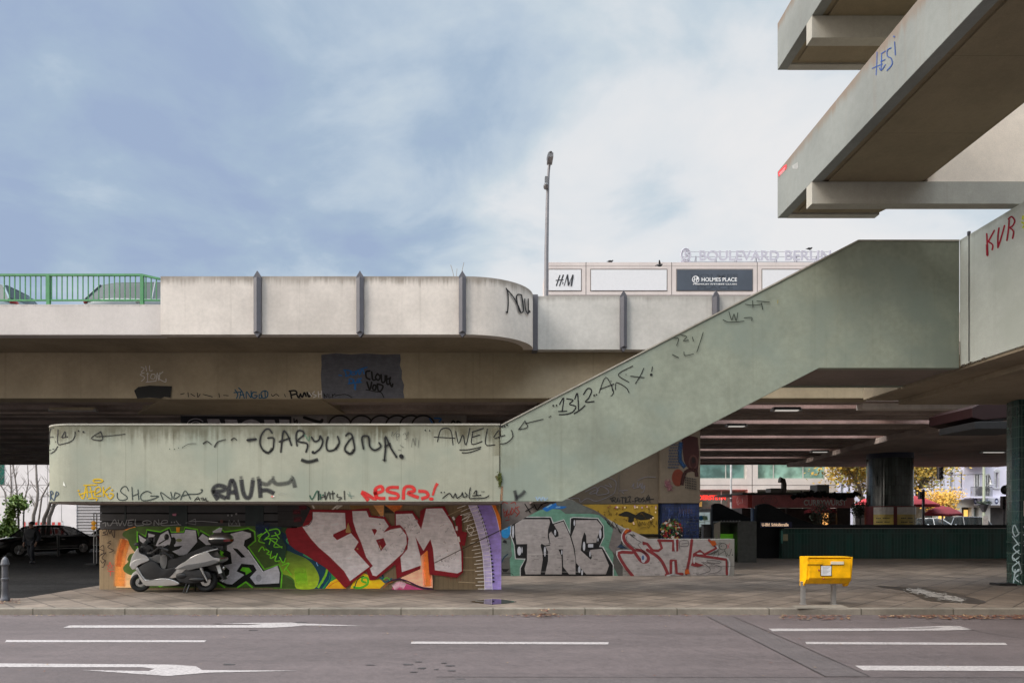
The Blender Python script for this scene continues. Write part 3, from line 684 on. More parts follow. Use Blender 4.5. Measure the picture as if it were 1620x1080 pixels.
# --------------------- tags on the balcony front
def bal_map(px, py, o):
    u, = ((px - CX) / F,)
    if u * YS >= xq: return (u * YS, YS - o, H + (HY - py) * YS / F)
    cx_, cy_, r_ = xq, YS + RR, RR + o                    # sight line meets the rounded end
    A = u * u + 1; B = -2 * (u * cx_ + cy_); C = cx_ * cx_ + cy_ * cy_ - r_ * r_
    d = max(B * B - 4 * A * C, 0); Y = (-B - math.sqrt(d)) / (2 * A)
    return (u * Y, Y, H + (HY - py) * Y / F)
INK = (22, 22, 22); YEL = (196, 160, 20); DGR = (52, 60, 56); RED = (205, 42, 40); NVY = (30, 55, 80)
pt = Paint(bal_map).crop(70, 665, 6.231)
pt.S(9, INK, '62,80 50,150 52,232', '60,85 92,72', '88,160 55,165 48,168', '45,235 110,208', '135,90 132,225 190,228 270,200 300,160 305,110', '170,165 205,108 207,160', '175,168 230,158', '52,292 92,280', '60,325 100,300 130,255', '560,108 465,175 572,192 560,108'); pt.S(7, INK, '510,158 660,148 800,133'); pt.dot(340, 102, 8, INK); pt.dot(387, 111, 10, INK)
pt.build('graffiti_tag', bal)
pt = Paint(bal_map).crop(70, 665, 6.231)
pt.S(13, YEL, '345,715 385,770 415,640 425,752', '360,725 430,700', '392,638 520,632', '455,655 478,770', '445,705 500,695', '505,720 555,692 545,655 510,670 500,735 560,742', '582,655 585,745', '650,655 592,705 625,725', '610,730 650,770 685,730 650,715', '440,768 520,764 515,785'); pt.ring(530, 592, 48, 16, 13, YEL); pt.dot(340, 690, 10, YEL); pt.dot(672, 685, 10, YEL); pt.dot(352, 728, 9, YEL)
pt.build('graffiti_tag', bal, 'small yellow crowned tag')
pt = Paint(bal_map).crop(70, 665, 6.231)
pt.S(10, DGR, '830,690 810,650 775,655 752,690 770,715 812,745 815,772 765,785 725,765 720,712', '865,655 872,780', '872,742 925,722', '925,680 932,778', '1055,712 1010,695 955,730 962,782 1040,782 1130,745 1050,742', '1172,778 1150,705 1255,775 1248,705', '1290,712 1280,772 1340,732 1290,708', '1345,778 1390,690 1442,772', '1352,745 1430,725 1510,722 1550,705 1560,680 1545,682')
pt.S(9, NVY, '60,780 62,695 86,712 62,742 92,786', '98,782 118,700 140,722 108,748'); pt.S(8, INK, '1482,788 1515,752 1535,785', '1490,775 1530,770', '1545,765 1565,760', '1556,765 1558,785', '1572,762 1575,785 1590,770', '1595,760 1598,790 1618,788')
pt.poly('190,600 212,650 185,635', (215, 215, 205))
pt.build('graffiti_tag', bal)
pt = Paint(bal_map).crop(320, 665, 6.231); pt.halo = .45
pt.S(13, INK, '690,125 660,85 620,92 580,150 570,225 600,290 650,315 695,280 705,220 702,172 645,172', '775,312 785,215 802,102 845,150 880,245', '758,210 865,172', '935,250 925,150 945,100 990,105 1002,140 940,200 1025,222 1038,260 1022,310', '1078,160 1108,205 1150,190 1162,148', '1160,150 1188,200 1165,270 1105,322', '1240,158 1222,235 1240,295 1310,282 1350,220 1335,155', '1415,150 1440,125 1475,140 1492,210 1500,290 1460,325 1412,300 1410,255 1450,195 1485,165'); pt.dot(1092, 312, 15, INK)
pt.S(20, INK, '445,192 530,182', curve=0); pt.S(22, INK, '975,385 1050,405 1142,382', soft=.5)
pt.S(10, INK, '690,270 650,318 600,290', '1495,280 1460,330 1415,300', '1345,230 1310,285', soft=1.3, alpha=.8)
pt.S(10, INK, '8,230 50,205 95,238', '120,262 150,215 185,198 235,186', '285,195 315,172 345,195', soft=.6, taper=.5); pt.S(8, (40, 120, 90), '1010,140 1050,200 1060,150', soft=.5, alpha=.5)
pt.crop(570, 665, 5.4); pt.S(12, INK, '28,242 15,142 70,138 82,220 125,252 175,222 160,188', '205,345 215,240 215,135 262,235 312,312', '210,225 255,195'); pt.dot(350, 304, 19, INK); pt.dot(308, 310, 9, INK)
pt.S(14, INK, '355,310 372,318', '207,330 205,345', soft=1.2, alpha=.7)
pt.crop(70, 665, 6.231)
for u, v in ((1240, 280), (1287, 283), (1327, 270), (1365, 267)): pt.dot(u, v, 5, INK)
pt.S(5, INK, '1370,262 1430,230 1500,228')
pt.build('graffiti_tag', bal, 'large black sprayed lettering along the top')
def flat_S(): return planeY(YS)
pt = Paint(flat_S()).crop(570, 665, 5.4)
pt.S(8, INK, '660,180 690,75 770,80 792,208', '630,140 808,150', '815,92 840,195 876,122 902,210 935,65', '962,92 952,200 1040,178', '955,142 1020,122', '955,98 1052,65', '1085,72 1070,202 1150,206', '1140,140 1186,82 1190,150', '1150,152 1235,125', '850,250 930,247 1030,225', '870,275 940,270 1025,240'); pt.dot(555, 83, 7, INK); pt.dot(592, 86, 6, INK)
pt.S(3.5, (60, 62, 58), '268,135 275,95', '285,125 320,85', '315,170 310,115 340,120 318,140', '365,120 385,110 400,150 380,160', '400,105 415,100 402,125', '438,225 450,150 470,215 475,145', '500,165 495,230', '340,210 370,230', '325,250 350,255')
pt.S(9, INK, '705,662 762,620 790,658 812,622 825,660 862,638 872,612 882,652 912,640 896,615', '940,572 930,655 962,664 1060,660 1098,640', '970,622 992,595 992,635', '960,642 1030,636'); pt.dot(692, 613, 7, INK); pt.dot(718, 613, 6, INK); pt.dot(1040, 607, 5, INK); pt.dot(1056, 607, 5, INK)
pt.build('graffiti_tag', bal)
pt = Paint(flat_S()).crop(570, 665, 5.4)
pt.S(26, RED, '12,612 70,684', '8,610 45,622 130,668 128,585', soft=.25, alpha=.9); pt.S(24, RED, '112,625 190,600 178,562 130,585 142,655 215,664', '330,570 250,572 232,602 318,628 312,662 240,662', '368,675 378,575 440,565 462,600 405,618 500,658', '495,602 560,608 578,645 520,668', soft=.25, alpha=.9); pt.S(22, RED, '660,535 640,570 618,640', soft=.3, taper=.3, alpha=.85); pt.ellp(606, 668, 20, 14, RED)
pt.build('graffiti_tag', bal, 'bold red sprayed tag with exclamation mark')
pt = Paint(flat_S()).crop(320, 665, 6.231); DK = (40, 40, 44)
pt.S(32, DK, '155,780 105,690 150,640 225,655 205,690 100,700', '120,715 235,765', '250,775 280,600 315,620 350,780', '265,705 340,705', '385,580 400,690 430,755 475,740 500,585', '560,575 575,760', '575,690 640,685 710,718', soft=.35, alpha=.9)
pt.S(30, DK, '575,612 640,628 690,590 740,625 850,612 890,575 915,660', soft=.4, alpha=.62); pt.S(16, DK, '385,575 380,545', '500,585 495,560', '560,580 545,550', '290,600 285,575', '700,580 700,545', '885,560 895,545', soft=1, alpha=.5)
GRN = (35, 80, 62)
pt.S(10, GRN, '1060,735 1085,775 1135,690 1145,785', '1165,720 1168,780', '1180,735 1200,730', soft=.4); pt.S(10, INK, '1150,690 1150,780', '1170,760 1220,740', '1210,700 1215,780 1250,700 1262,775', '1265,720 1310,715', '1285,690 1290,775', '1335,720 1330,750 1375,760 1340,785', '1400,690 1405,780', soft=.4, alpha=.85); pt.S(8, (110, 130, 118), '1430,720 1460,740', '1450,700 1470,770', '1440,745 1500,740', soft=.5, alpha=.6)
pt.S(3, (150, 152, 140), '745,780 760,710 830,720', '770,730 820,725', '860,705 890,735'); pt.ellp(690, 748, 14, 8, (205, 120, 110)); pt.ellp(706, 745, 8, 7, (225, 215, 210))
pt.build('graffiti_tag', bal)
# --------------------- tags on the flight
pt = Paint(flat_S()).crop(790, 450, 4.696)
pt.S(9, INK, '447,890 478,840 466,940', '440,942 500,940', '500,848 548,858 520,888 568,905 545,945 500,962 445,965', '560,850 580,808 588,935', '556,957 600,930 635,898', '625,815 655,772 685,785 665,840 638,872 702,868'); pt.S(6, INK, '740,805 790,688 845,785 838,820 828,825', '745,778 850,738', '835,742 840,790', '862,780 870,728 940,765 962,802', '990,605 902,650 888,680 962,725', '975,680 1075,692', '1072,622 1045,680 1010,735', '1136,612 1131,645', '190,1012 142,1078', '190,1012 208,1060 145,1075', '190,1032 260,1015 325,1000', '368,984 384,976')
for u, v, r_ in ((400, 899, 7), (424, 897, 6), (703, 823, 7), (720, 818, 6), (1127, 670, 10), (940, 669, 4), (828, 718, 4), (38, 1053, 7), (57, 1044, 7), (18, 1052, 9)): pt.dot(u, v, r_, INK)
pt.crop(570, 665, 5.4); pt.S(8, INK, '1198,200 1250,190 1300,145 1298,100 1288,82'); pt.S(18, DK, '1318,595 1328,640 1332,682', '1328,655 1365,640 1408,598', soft=.6, alpha=.8)
pt.S(9, (150, 175, 200), '1500,650 1515,680 1530,655 1545,680 1560,650', '1570,655 1575,680 1600,660', soft=.4, alpha=.8)
pt.crop(800, 380, 3); pt.S(3.6, (45, 50, 44), '800,465 820,468 810,500', '830,450 858,458 842,478 866,474', '885,460 890,478', '936,438 920,490 906,530', '790,543 820,558', '845,530 850,548 890,540', '1030,378 1060,390 1130,385', '1058,340 1072,380 1082,350 1092,384 1100,345', '1130,370 1165,368 1166,382', '1135,305 1170,310 1215,305', '1170,288 1172,320', '1190,290 1250,295', '1212,300 1218,330'); pt.S(3, (150, 140, 70), '1290,285 1288,300')
pt.build('graffiti_tag', fly, 'black arrow and number tag along the sloping edge')
# rust and moss at the joint between balcony and flight
pt = Paint(planeY(YS)).crop(570, 665, 5.4)
pt.S(9, (45, 46, 40), '1191,40 1192,460', curve=0, soft=.4, alpha=.8); pt.S(12, (92, 86, 52), '1160,470 1180,510', soft=1); pt.S(14, (150, 110, 78), '1210,560 1206,684', soft=.5, alpha=.7); pt.S(30, (120, 112, 84), '1165,60 1170,300', soft=1.2, alpha=.35)
pt.build('joint_stain', bal)
rm = random.Random(5); b = MB()
for i in range(260):
    u, v = 1192 + rm.gauss(0, 7), 500 + rm.gauss(0, 26); x, y, z = planeY(YS)(570 + u / 5.4, 665 + v / 5.4, .004 + rm.random() * .03); a = rm.uniform(0, 6.3); s_ = rm.uniform(.008, .02)
    b.quad(*[(x + s_ * math.cos(a + k * 1.57), y - s_ * rm.uniform(-.6, .6), z + s_ * math.sin(a + k * 1.57)) for k in range(4)])
part(b, 'moss', plain('moss', (.06, .075, .012), .9, var=.4, scale=30), stair)

# --------------------- elevated walkway at the right (runs towards the camera)
XK = 9.91
M['walk'] = concrete('walkway_paint', (.50, .535, .50), 7.6, drip=.4, drip_len=.12, streak=.12, blot=.1, grime=(.11, .1, .07), tint=(.42, .455, .415), seed=12)
walk = thing('elevated_walkway', 'elevated concrete walkway with tall pale green parapet and red letters', 'walkway', (XK, YS, 0))
b = MB(); b.box(XK, 1.0, 4.92, XK + .2, YS - .3, 7.6); wp = part(b, 'parapet', M['walk'], walk, bevel=.012)
b = MB(); b.box(XK, YS - .292, 4.92, XK + .2, YS, 7.6); part(b, 'parapet_end', M['walk'], walk, bevel=.008)
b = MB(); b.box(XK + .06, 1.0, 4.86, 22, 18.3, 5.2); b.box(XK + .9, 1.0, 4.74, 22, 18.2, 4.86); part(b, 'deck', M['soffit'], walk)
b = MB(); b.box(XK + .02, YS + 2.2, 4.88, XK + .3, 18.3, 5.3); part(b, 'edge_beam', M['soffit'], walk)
pt = Paint(planeX(XK)).crop(1420, 240, 6); KR = (150, 18, 40)
pt.S(16, KR, '848,780 852,860 855,985', '920,748 865,850', '865,855 905,885 900,930', '965,725 955,800 955,910', '955,910 985,820 1018,702', '1062,650 1055,740 1040,842', '1055,640 1085,618 1115,655 1098,700 1065,722', '1075,725 1105,760 1095,822'); pt.S(20, KR, '852,880 855,985', soft=.2); pt.S(16, (190, 200, 30), '1196,612 1190,640', '1185,670 1210,690 1195,720')
pt.build('graffiti_tag', wp, 'three red sprayed letters')
b = MB(); b.box(XK - .03, YS - .31, 7.58, XK + .02, YS - .27, 7.66); b.box(XK - .015, YS - .297, 4.95, XK - .002, YS - .288, 7.6); part(b, 'joint_strip', M['post'], walk)
rr2 = random.Random(4); pt = Paint(planeX(XK)).crop(1420, 540, 6)
for i in range(30): u = 590 + rr2.expovariate(1 / 90); pt.dot(u, 250 - (u - 590) * .33 - rr2.random() * 18, rr2.uniform(3, 8), (70, 60, 48))
pt.S(10, (110, 95, 70), '592,0 596,250', soft=1, alpha=.6)
pt.build('joint_stain', wp, gap=0)

# --------------------- access tower with zigzag balconies, above the landing
M['tower'] = concrete('tower_concrete', (.36, .345, .30), None, streak=.15, blot=.12, grime=(.17, .14, .1), seed=21)
M['tower_sof'] = concrete('tower_soffit', (.23, .19, .125), None, streak=.05, blot=.12, seed=23, seams=(1.9, 1))
M['tower_wall'] = concrete('tower_wall_paint', (.86, .74, .62), None, streak=.08, blot=.08, seed=25)
tower = thing('access_tower', 'concrete access tower with two stacked balconies hanging over the street', 'tower', (8, 13, 0))
XL, XR, YE, YBm = 6.083, 8.27, 14.6, 13.02
tp = []
for lv in range(3):
    dz = lv * 3.165; z0 = 8.107 + dz
    b = MB(); b.box(XL, 1.5, z0, XL + .2, YE, z0 + .995); tp.append(part(b, 'balcony_parapet', concrete('tower_parapet', (.21, .222, .21), z0 + .995, drip=.8, drip_len=.22, streak=.22, blot=.12, grime=(.20, .14, .10), seed=21 + lv), tower, bevel=.01))
    b = MB(); b.box(XL + .2, YE - .18, z0, XR - .11, YE, z0 + .995); b.mi = 0
    part(b, 'end_parapet', M['tower'], tower)
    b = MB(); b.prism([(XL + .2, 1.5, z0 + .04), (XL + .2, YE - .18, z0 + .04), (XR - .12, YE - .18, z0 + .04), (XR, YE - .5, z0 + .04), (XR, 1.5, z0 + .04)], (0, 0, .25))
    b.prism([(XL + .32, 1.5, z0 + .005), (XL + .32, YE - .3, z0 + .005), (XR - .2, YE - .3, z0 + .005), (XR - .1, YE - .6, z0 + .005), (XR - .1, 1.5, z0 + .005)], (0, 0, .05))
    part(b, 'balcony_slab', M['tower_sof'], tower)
    b = MB(); b.box(XL, YBm, z0 - .42, 14, YBm + .23, z0 - .002); part(b, 'cross_beam', M['tower'], tower)
    b = MB(); b.box(XR + .02, YBm, z0 + .001, 14, YBm + .23, z0 + 2.74); part(b, 'stair_wall', M['tower_wall'], tower)
    b = MB(); b.box(XR + .01, 1.5, z0 + .3, XR + .2, YBm, z0 + 1.0); part(b, 'inner_parapet', M['tower'], tower)
pt = Paint(planeX(XL)).crop(1210, 0, 8.1); TB = (45, 75, 140)
pt.S(11, TB, '1440,670 1438,800 1428,962', '1380,880 1440,850 1510,822', '1500,690 1492,900', '1495,692 1550,655', '1490,792 1545,765', '1470,870 1495,905 1550,830'); pt.crop(1180, 0, 2.7); pt.S(4, TB, '622,205 606,215 606,240 622,250 626,275 604,302', '637,180 640,235'); pt.dot(635, 157, 4, TB)
pt.build('graffiti_tag', tp[0], 'blue sprayed letters')
pt = Paint(planeX(XL)).crop(1210, 230, 7.714); pt.poly('160,332 240,245 270,228 266,285 172,385', (214, 72, 78)); pt.S(5, (235, 190, 190), '180,350 250,270', '190,360 245,300'); pt.build('sticker', tp[0], 'small red sticker')
pt = Paint(planeX(XL)).crop(1210, 230, 7.714); pt.poly('335,250 405,205 410,270 395,290 345,285', (165, 165, 162))
pt.build('torn_sticker', tp[0])
# ------------------------------------------------------------------ graffiti wall under the balcony
YF_ = 16.42
M['tan'] = concrete('tan_mural_ground', (.30, .215, .125), None, streak=.18, blot=.12, seams=(.12, 0), seed=31)
M['louvre'] = plain('louvre_metal', (.045, .044, .045), .6, var=.25, scale=2)
M['louvre_d'] = plain('louvre_gap', (.012, .012, .013), .8)
M['panel_d'] = plain('dark_green_panel', (.012, .022, .022), .5, var=.3)
MW = thing('graffiti_wall', 'long tan wall under the balcony covered by silver and red mural letters', 'wall', (XX(157, YF_), YF_, 0))
ztl = ZZ(837.5, YF_); xA, xB, xC = XX(157, YF_), XX(470, YF_), XX(793, YF_)
b = MB(); b.box(xA, YF_, -.1, xB, YF_ + .3, ztl); b.box(xB, YF_, -.1, xC, YF_ + .3, 2.04); wall = part(b, 'wall', M['tan'], MW, bevel=.02)
we = [(793.2, 796), (793.2, 838), (835, 818), (866, 800), (872, 796)]
b = MB(); b.pxprism([(793.2, 790), (793.2, 838.5), (905, 779), (905, 770)], YF_, .3); wedge = part(b, 'stair_cheek', M['greywall'], MW)
# louvre band
b = MB(); b.box(xA, YF_ + .1, ztl + .001, xB - .001, YF_ + .3, 2.04)
b.mi = 0
lv = part(b, 'louvre_back', M['louvre_d'], MW)
b = MB(); hz = (2.03 - ztl)
for k in range(3):
    z0 = ztl + .012 + hz * k / 3; b.prism([(xA + .005, YF_ + .02, z0), (xA + .005, YF_ + .02, z0 + hz / 3 - .035), (xA + .005, YF_ + .06, z0 + hz / 3 - .012), (xA + .005, YF_ + .06, z0)], (xB - xA - .01 - .15, 0, 0))
sl = part(b, 'louvre_slats', M['louvre'], MW)
b = MB()
for u0, u1 in ((267, 296), (388, 417)): b.box(XX(u0, YF_), YF_ + .005, ztl + .01, XX(u1, YF_), YF_ + .1, 2.035)
b.box(XX(196.5, YF_), YF_ + .01, ztl + .01, XX(199, YF_), YF_ + .05, 2.035); part(b, 'louvre_panel', M['panel_d'], MW)
# rounded end of the band painted over the wall
# vent grille
b = MB(); vx0, vx1, vz0, vz1 = XX(609, YF_), XX(623, YF_), ZZ(811, YF_), ZZ(798, YF_)
b.box(vx0 - .02, YF_ - .02, vz0 - .02, vx1 + .02, YF_ + .02, vz1 + .02); vent = part(b, 'vent_frame', plain('vent_paint', (.22, .15, .07), .6), MW)
b = MB()
for k in range(6): z0 = vz0 + (vz1 - vz0) * k / 6; b.box(vx0, YF_ - .026, z0, vx1, YF_ - .02, z0 + .022)
part(b, 'vent_slots', M['louvre_d'], vent)
KW = 1.85
mural = Paint(planeY(YF_), k=KW)
pt = mural.crop(440, 795, 7.45)
pt.poly('-60,285 110,290 330,600 480,760 600,900 480,1010 -60,1010', (40, 60, 34), (70, 110, 40))
pt.poly('-70,330 60,345 330,560 560,720 740,890 600,1010 420,1010 480,900 430,770 330,655 150,600 -70,500', (18, 40, 62), (20, 62, 82))
pt.poly('-70,520 110,560 200,600 330,655 420,740 478,850 480,920 425,1008 220,1008 190,910 110,850 -70,800', (28, 62, 38), (160, 185, 40), curve=3); pt.S(90, (130, 190, 40), '200,880 340,860', soft=.9, alpha=.55)
pt.S(24, (120, 180, 45), '590,720 560,850 470,1000', soft=.2); pt.S(16, (60, 140, 90), '130,480 100,440 140,410 200,460', '300,610 400,660 460,640'); pt.S(9, (120, 160, 205), '470,740 455,700 510,690 510,670')
pt.poly('620,780 700,860 620,960 560,1008 520,1008 600,900', (50, 140, 60)); pt.S(20, (20, 80, 90), '600,800 620,880 560,1000')
pt.poly('555,1008 620,930 700,885 760,900 800,1008', (225, 180, 25), (230, 160, 30)); pt.S(9, (190, 110, 20), '600,985 680,930 740,930')
pt.poly('850,1008 900,900 1000,820 1060,850 1100,910 1200,900 1260,950 1200,1008', (222, 190, 30), (225, 175, 25)); pt.S(28, (90, 170, 40), '890,990 960,1000 1050,960 1055,890 1000,880 990,920 1030,935'); pt.S(12, (30, 70, 50), '900,1000 940,900 1010,860'); pt.S(14, (20, 90, 110), '1180,860 1240,900 1230,830 1250,930 1340,890'); pt.S(10, (90, 170, 40), '1240,900 1290,880 1330,930')
pt = mural.crop(150, 790, 7.2)
OR, PE, OL, OLD = (196, 120, 50), (185, 150, 112), (62, 82, 34), (50, 66, 28)
pt.poly('352,445 385,455 430,540 480,600 480,860 470,1000 245,1000 262,820 290,600 320,500', PE, (190, 150, 105))
pt.S(90, OR, '352,460 300,640 290,800 285,985', soft=.35, alpha=.85); pt.S(40, (170, 85, 30), '345,450 295,600 270,760', soft=.5, alpha=.7)
pt.poly('330,345 460,305 480,320 400,350', OR)
pt.poly('478,310 478,590 410,530 375,450 320,410 330,370 400,330', OL, curve=3); pt.poly('490,600 405,618 372,680 384,705 328,765 340,820 430,862 500,850', OL, curve=3)
pt.crop(180, 790, 5.4)
pt.poly('200,228 700,226 1240,226 1300,400 1400,520 1450,640 1530,690 1552,752 195,752 195,400', OL)
LM = (92, 170, 30)
pt.poly('205,285 275,322 290,262 400,280 480,245 495,280 600,280 612,242 712,262 724,312 740,275 830,322 865,275 900,245 945,280 1050,270 1150,252 1195,280 1200,345 1140,400 1285,605 1405,562 1428,625 1420,745 1210,745 1130,690 1060,745 980,745 880,700 820,745 560,740 300,735 215,560', (16, 18, 14))
pt.S(11, LM, '206,560 202,270 274,312 284,256 400,274 478,238 492,276 600,274 610,236 716,254 728,308 742,262 832,314 858,270 902,236 948,274 1050,262 1150,242 1206,272 1212,352 1150,402 1288,594 1412,552 1440,622 1430,748', curve=0)
SV = (168, 166, 170)
pt.poly('215,300 285,345 250,370 225,350', SV); pt.poly('295,285 355,300 330,340 300,330', SV); pt.poly('360,390 400,300 465,262 492,340 480,385 400,410', SV); pt.poly('490,290 605,285 615,255 702,262 715,360 640,445 620,470 560,475 500,440 560,420 590,390 520,400', SV, curve=0)
pt.poly('725,330 760,290 820,330 830,385 790,385', SV); pt.poly('845,270 905,238 930,240 918,280 850,282', SV)
pt.poly('1000,290 1100,266 1172,285 1175,318 1120,345 1112,390 1150,430 1275,612 1400,562 1420,625 1414,712 1210,722 1165,662 1222,600 1195,555 1092,545 1050,610 1118,640 1012,722 968,718 905,690 985,640 990,600 940,560 1012,545 1000,450 930,410 960,330', SV, curve=0)
pt.S(5, (225, 225, 225), '1020,415 1080,460 1120,490', '1150,430 1275,612', '930,700 990,640'); pt.poly('1015,410 1060,420 1128,490 1092,494', (14, 14, 14)); pt.poly('1062,600 1092,548 1195,558 1216,600 1132,655', (14, 14, 14)); pt.poly('1082,602 1102,574 1158,580 1180,612 1130,642 1126,618', LM); pt.poly('908,425 945,450 930,470 960,490 915,475', LM); pt.ellp(1240, 668, 24, 30, (140, 138, 142))
pt.S(14, LM, '1060,748 1130,702 1185,748', '300,700 400,738 450,722', '895,710 950,748', curve=0)
pt.poly('535,235 568,235 566,278 538,278', (190, 125, 25)); pt.ellp(560, 345, 26, 14, (120, 125, 85)); pt.ellp(512, 352, 22, 34, (20, 22, 16))
pt.poly('1205,228 1440,228 1430,260 1440,330 1480,400 1460,520 1400,520 1300,400', (26, 44, 50), (34, 62, 34)); pt.S(60, (24, 40, 70), '1215,250 1330,260', soft=.8, alpha=.7)
pt.poly('1472,262 1520,240 1610,330 1640,440 1600,450 1500,380', (112, 22, 26), curve=2)
LG = (110, 190, 40)
pt.S(9, LG, '1230,310 1270,290 1240,350 1290,370', '1300,250 1330,300 1300,330', '1330,260 1400,250 1420,290 1350,310', '1290,340 1340,330 1330,380', '1350,330 1400,340 1370,400 1440,400', '1380,280 1415,330', '1240,440 1270,400 1290,430', '1300,420 1330,440 1310,460 1340,470', '1350,440 1340,500 1380,480', '1400,460 1380,520 1420,520', '1420,490 1450,540 1470,500', '1440,560 1500,540 1460,600', '1480,590 1520,640', '1330,330 1440,410', '1240,320 1310,270')
pt.crop(150, 790, 7.2)
pt.S(9, (38, 24, 18), '95,345 130,330 140,360 100,375 140,395 95,405', '150,400 165,345 180,390 195,345 205,395', '205,345 280,340', '235,345 230,430 205,395', '70,540 105,520 110,600 75,620', '60,640 135,600 90,660 130,690', '150,490 190,500 155,540 220,575 175,600', '165,480 190,470', '75,690 95,720 130,690 110,760 90,765', '60,560 110,580')
pt.S(7, (165, 30, 30), '182,708 150,795 232,742 145,745 215,800 182,708', '160,810 225,815', '188,815 186,865', curve=0)
# right hand mural: FBM and its surroundings
pt.crop(440, 795, 7.45)
pt.poly('840,15 1130,15 1220,140 1120,150 1080,75 860,80', (112, 84, 46)); pt.poly('1115,15 1250,15 1245,150 1215,160', (190, 135, 80)); pt.poly('1250,15 1490,15 1440,60 1370,110 1250,20', (186, 106, 46)); pt.S(60, (190, 110, 50), '1390,30 1400,90', soft=.8, alpha=.7)
pt.S(16, (215, 205, 190), '640,85 700,35 775,15', '690,70 760,25', '400,10 430,65', soft=.3, alpha=.7)
pt.poly('0,10 300,12 360,40 400,100 395,170 370,250 310,280 0,280', (38, 36, 36), curve=0); pt.S(30, (90, 28, 36), '180,110 270,105', '190,200 280,190', '250,60 340,50', soft=.7, alpha=.8); pt.S(6, (12, 12, 12), '0,100 270,100', '0,190 265,188', '0,275 300,282 370,255 400,190 410,110 370,50 300,12', curve=0)
MR_ = (118, 22, 30)
pt.poly('110,300 230,292 300,284 380,540 640,780 740,900 800,998 780,990 720,920 560,760 340,620 160,500 90,340', MR_)
pt.poly('385,78 832,84 832,300 866,332 978,452 1050,640 1118,745 850,960 800,1000 740,940 640,800 520,668 380,565 260,430 232,292 290,275', MR_)
pt.poly('822,86 1072,62 1098,150 1262,160 1338,272 1444,256 1505,300 1548,385 1548,500 1505,605 1360,742 1150,905 1082,908 1040,780 960,560 880,340 830,240', MR_)
SL = (190, 182, 182)
pt.poly('415,108 792,118 803,300 655,368 652,392 700,438 862,355 952,460 898,548 1082,748 852,918 780,800 620,640 480,520 390,420 292,282 370,255 410,190', SL)
pt.poly('878,98 1045,94 1072,168 1250,190 1306,276 1240,350 1335,312 1444,292 1512,377 1518,480 1475,583 1341,708 1160,862 1116,850 1086,772 1120,740 1042,640 980,460 925,340 888,220', SL)
pt.poly('1105,308 1150,305 1170,325 1140,382', MR_); pt.poly('1156,436 1245,412 1276,490 1215,566', MR_); pt.poly('1200,492 1222,525 1214,548', (170, 150, 110)); pt.poly('800,330 830,230 858,325 860,350 805,352', (150, 118, 70)); pt.poly('925,540 945,525 950,552', (150, 110, 70))
pt.S(5, (30, 30, 30), '280,130 320,120 400,140', '300,100 280,160 300,180', '275,200 300,275 370,260 410,190 405,110', '285,220 330,225 380,210')
pt.crop(620, 790, 7.2)
pt.poly('330,560 400,560 425,860 470,860 470,1000 330,990 180,940 100,890 320,790', (220, 160, 120), (225, 175, 145)); pt.S(40, (222, 125, 45), '400,580 400,780 412,985', soft=1.0, alpha=.85)
pt.poly('0,1022 40,945 90,930 180,955 300,1000 370,1022', (190, 90, 130), (170, 60, 100)); pt.S(40, (225, 190, 200), '20,1000 90,960 150,985', soft=.6, alpha=.8); pt.S(16, (66, 34, 62), '-60,960 0,918 90,902 180,925 300,980 420,1015 470,1018'); pt.S(10, (150, 90, 40), '-90,1000 -40,950 10,930')
pt.poly('34,130 240,126 320,232 325,130 385,92 602,76 700,262 775,450 814,600 810,826 742,884 430,848 408,570 330,640 328,782 58,897 38,690 100,650 175,540 180,440 150,350 95,300 34,300', MR_)
pt.poly('48,165 235,158 336,336 392,102 575,98 682,262 755,440 790,590 795,812 746,836 492,800 470,560 440,448 362,580 270,422 322,600 336,745 116,822 100,655 180,560 192,440 152,340 92,284 50,290', SL)
pt.poly('270,422 362,580 325,635', MR_)
pt.poly('720,225 760,178 798,165 800,360 858,372 832,520 800,522 770,470', MR_); pt.S(20, (205, 196, 190), '695,195 712,230', '735,300 740,350', '755,420 770,480', soft=.3); pt.S(10, (190, 182, 170), '800,230 900,160 820,180', '830,250 850,240 880,200', '870,300 860,350 910,410', '890,300 930,340 900,400')
rs_ = random.Random(77)
for i in range(60):                                   # scuffs and thin coats on the silver letters
    u, v = rs_.choice([(rs_.uniform(-160, -90), rs_.uniform(130, 640)), (rs_.uniform(-60, 130), rs_.uniform(150, 700)), (rs_.uniform(540, 740), rs_.uniform(300, 780)), (rs_.uniform(120, 300), rs_.uniform(180, 400))])
    pt.S(rs_.uniform(3, 9), rs_.choice([(178, 170, 170), (204, 197, 198), (166, 158, 157)]), [(u, v), (u + rs_.uniform(-30, 50), v + rs_.uniform(-30, 30))], soft=1.2, alpha=rs_.uniform(.2, .45))
for i in range(26):                                   # runs of paint under the outlines
    u = rs_.uniform(430, 800); pt.S(2.2, (118, 22, 30), [(u, 842 + (u - 430) * .1), (u + rs_.uniform(-1, 1), 860 + (u - 430) * .1 + rs_.uniform(0, 50))], alpha=.8, taper=.6)
PU, LV = (128, 108, 172), (176, 166, 190)
pt.poly('945,15 1112,15 1180,180 1245,395 1245,1018 1140,1018 1120,620 1060,330', PU, (150, 130, 190)); pt.poly('1112,15 1160,15 1240,215 1245,345 1225,345 1185,170', (200, 105, 35)); pt.S(5, (205, 190, 180), '1115,15 1185,180 1235,400')
pt.poly('848,15 948,15 1068,340 1118,600 1142,1018 1058,1018 1030,600 985,400 930,200', LV, (172, 160, 190))
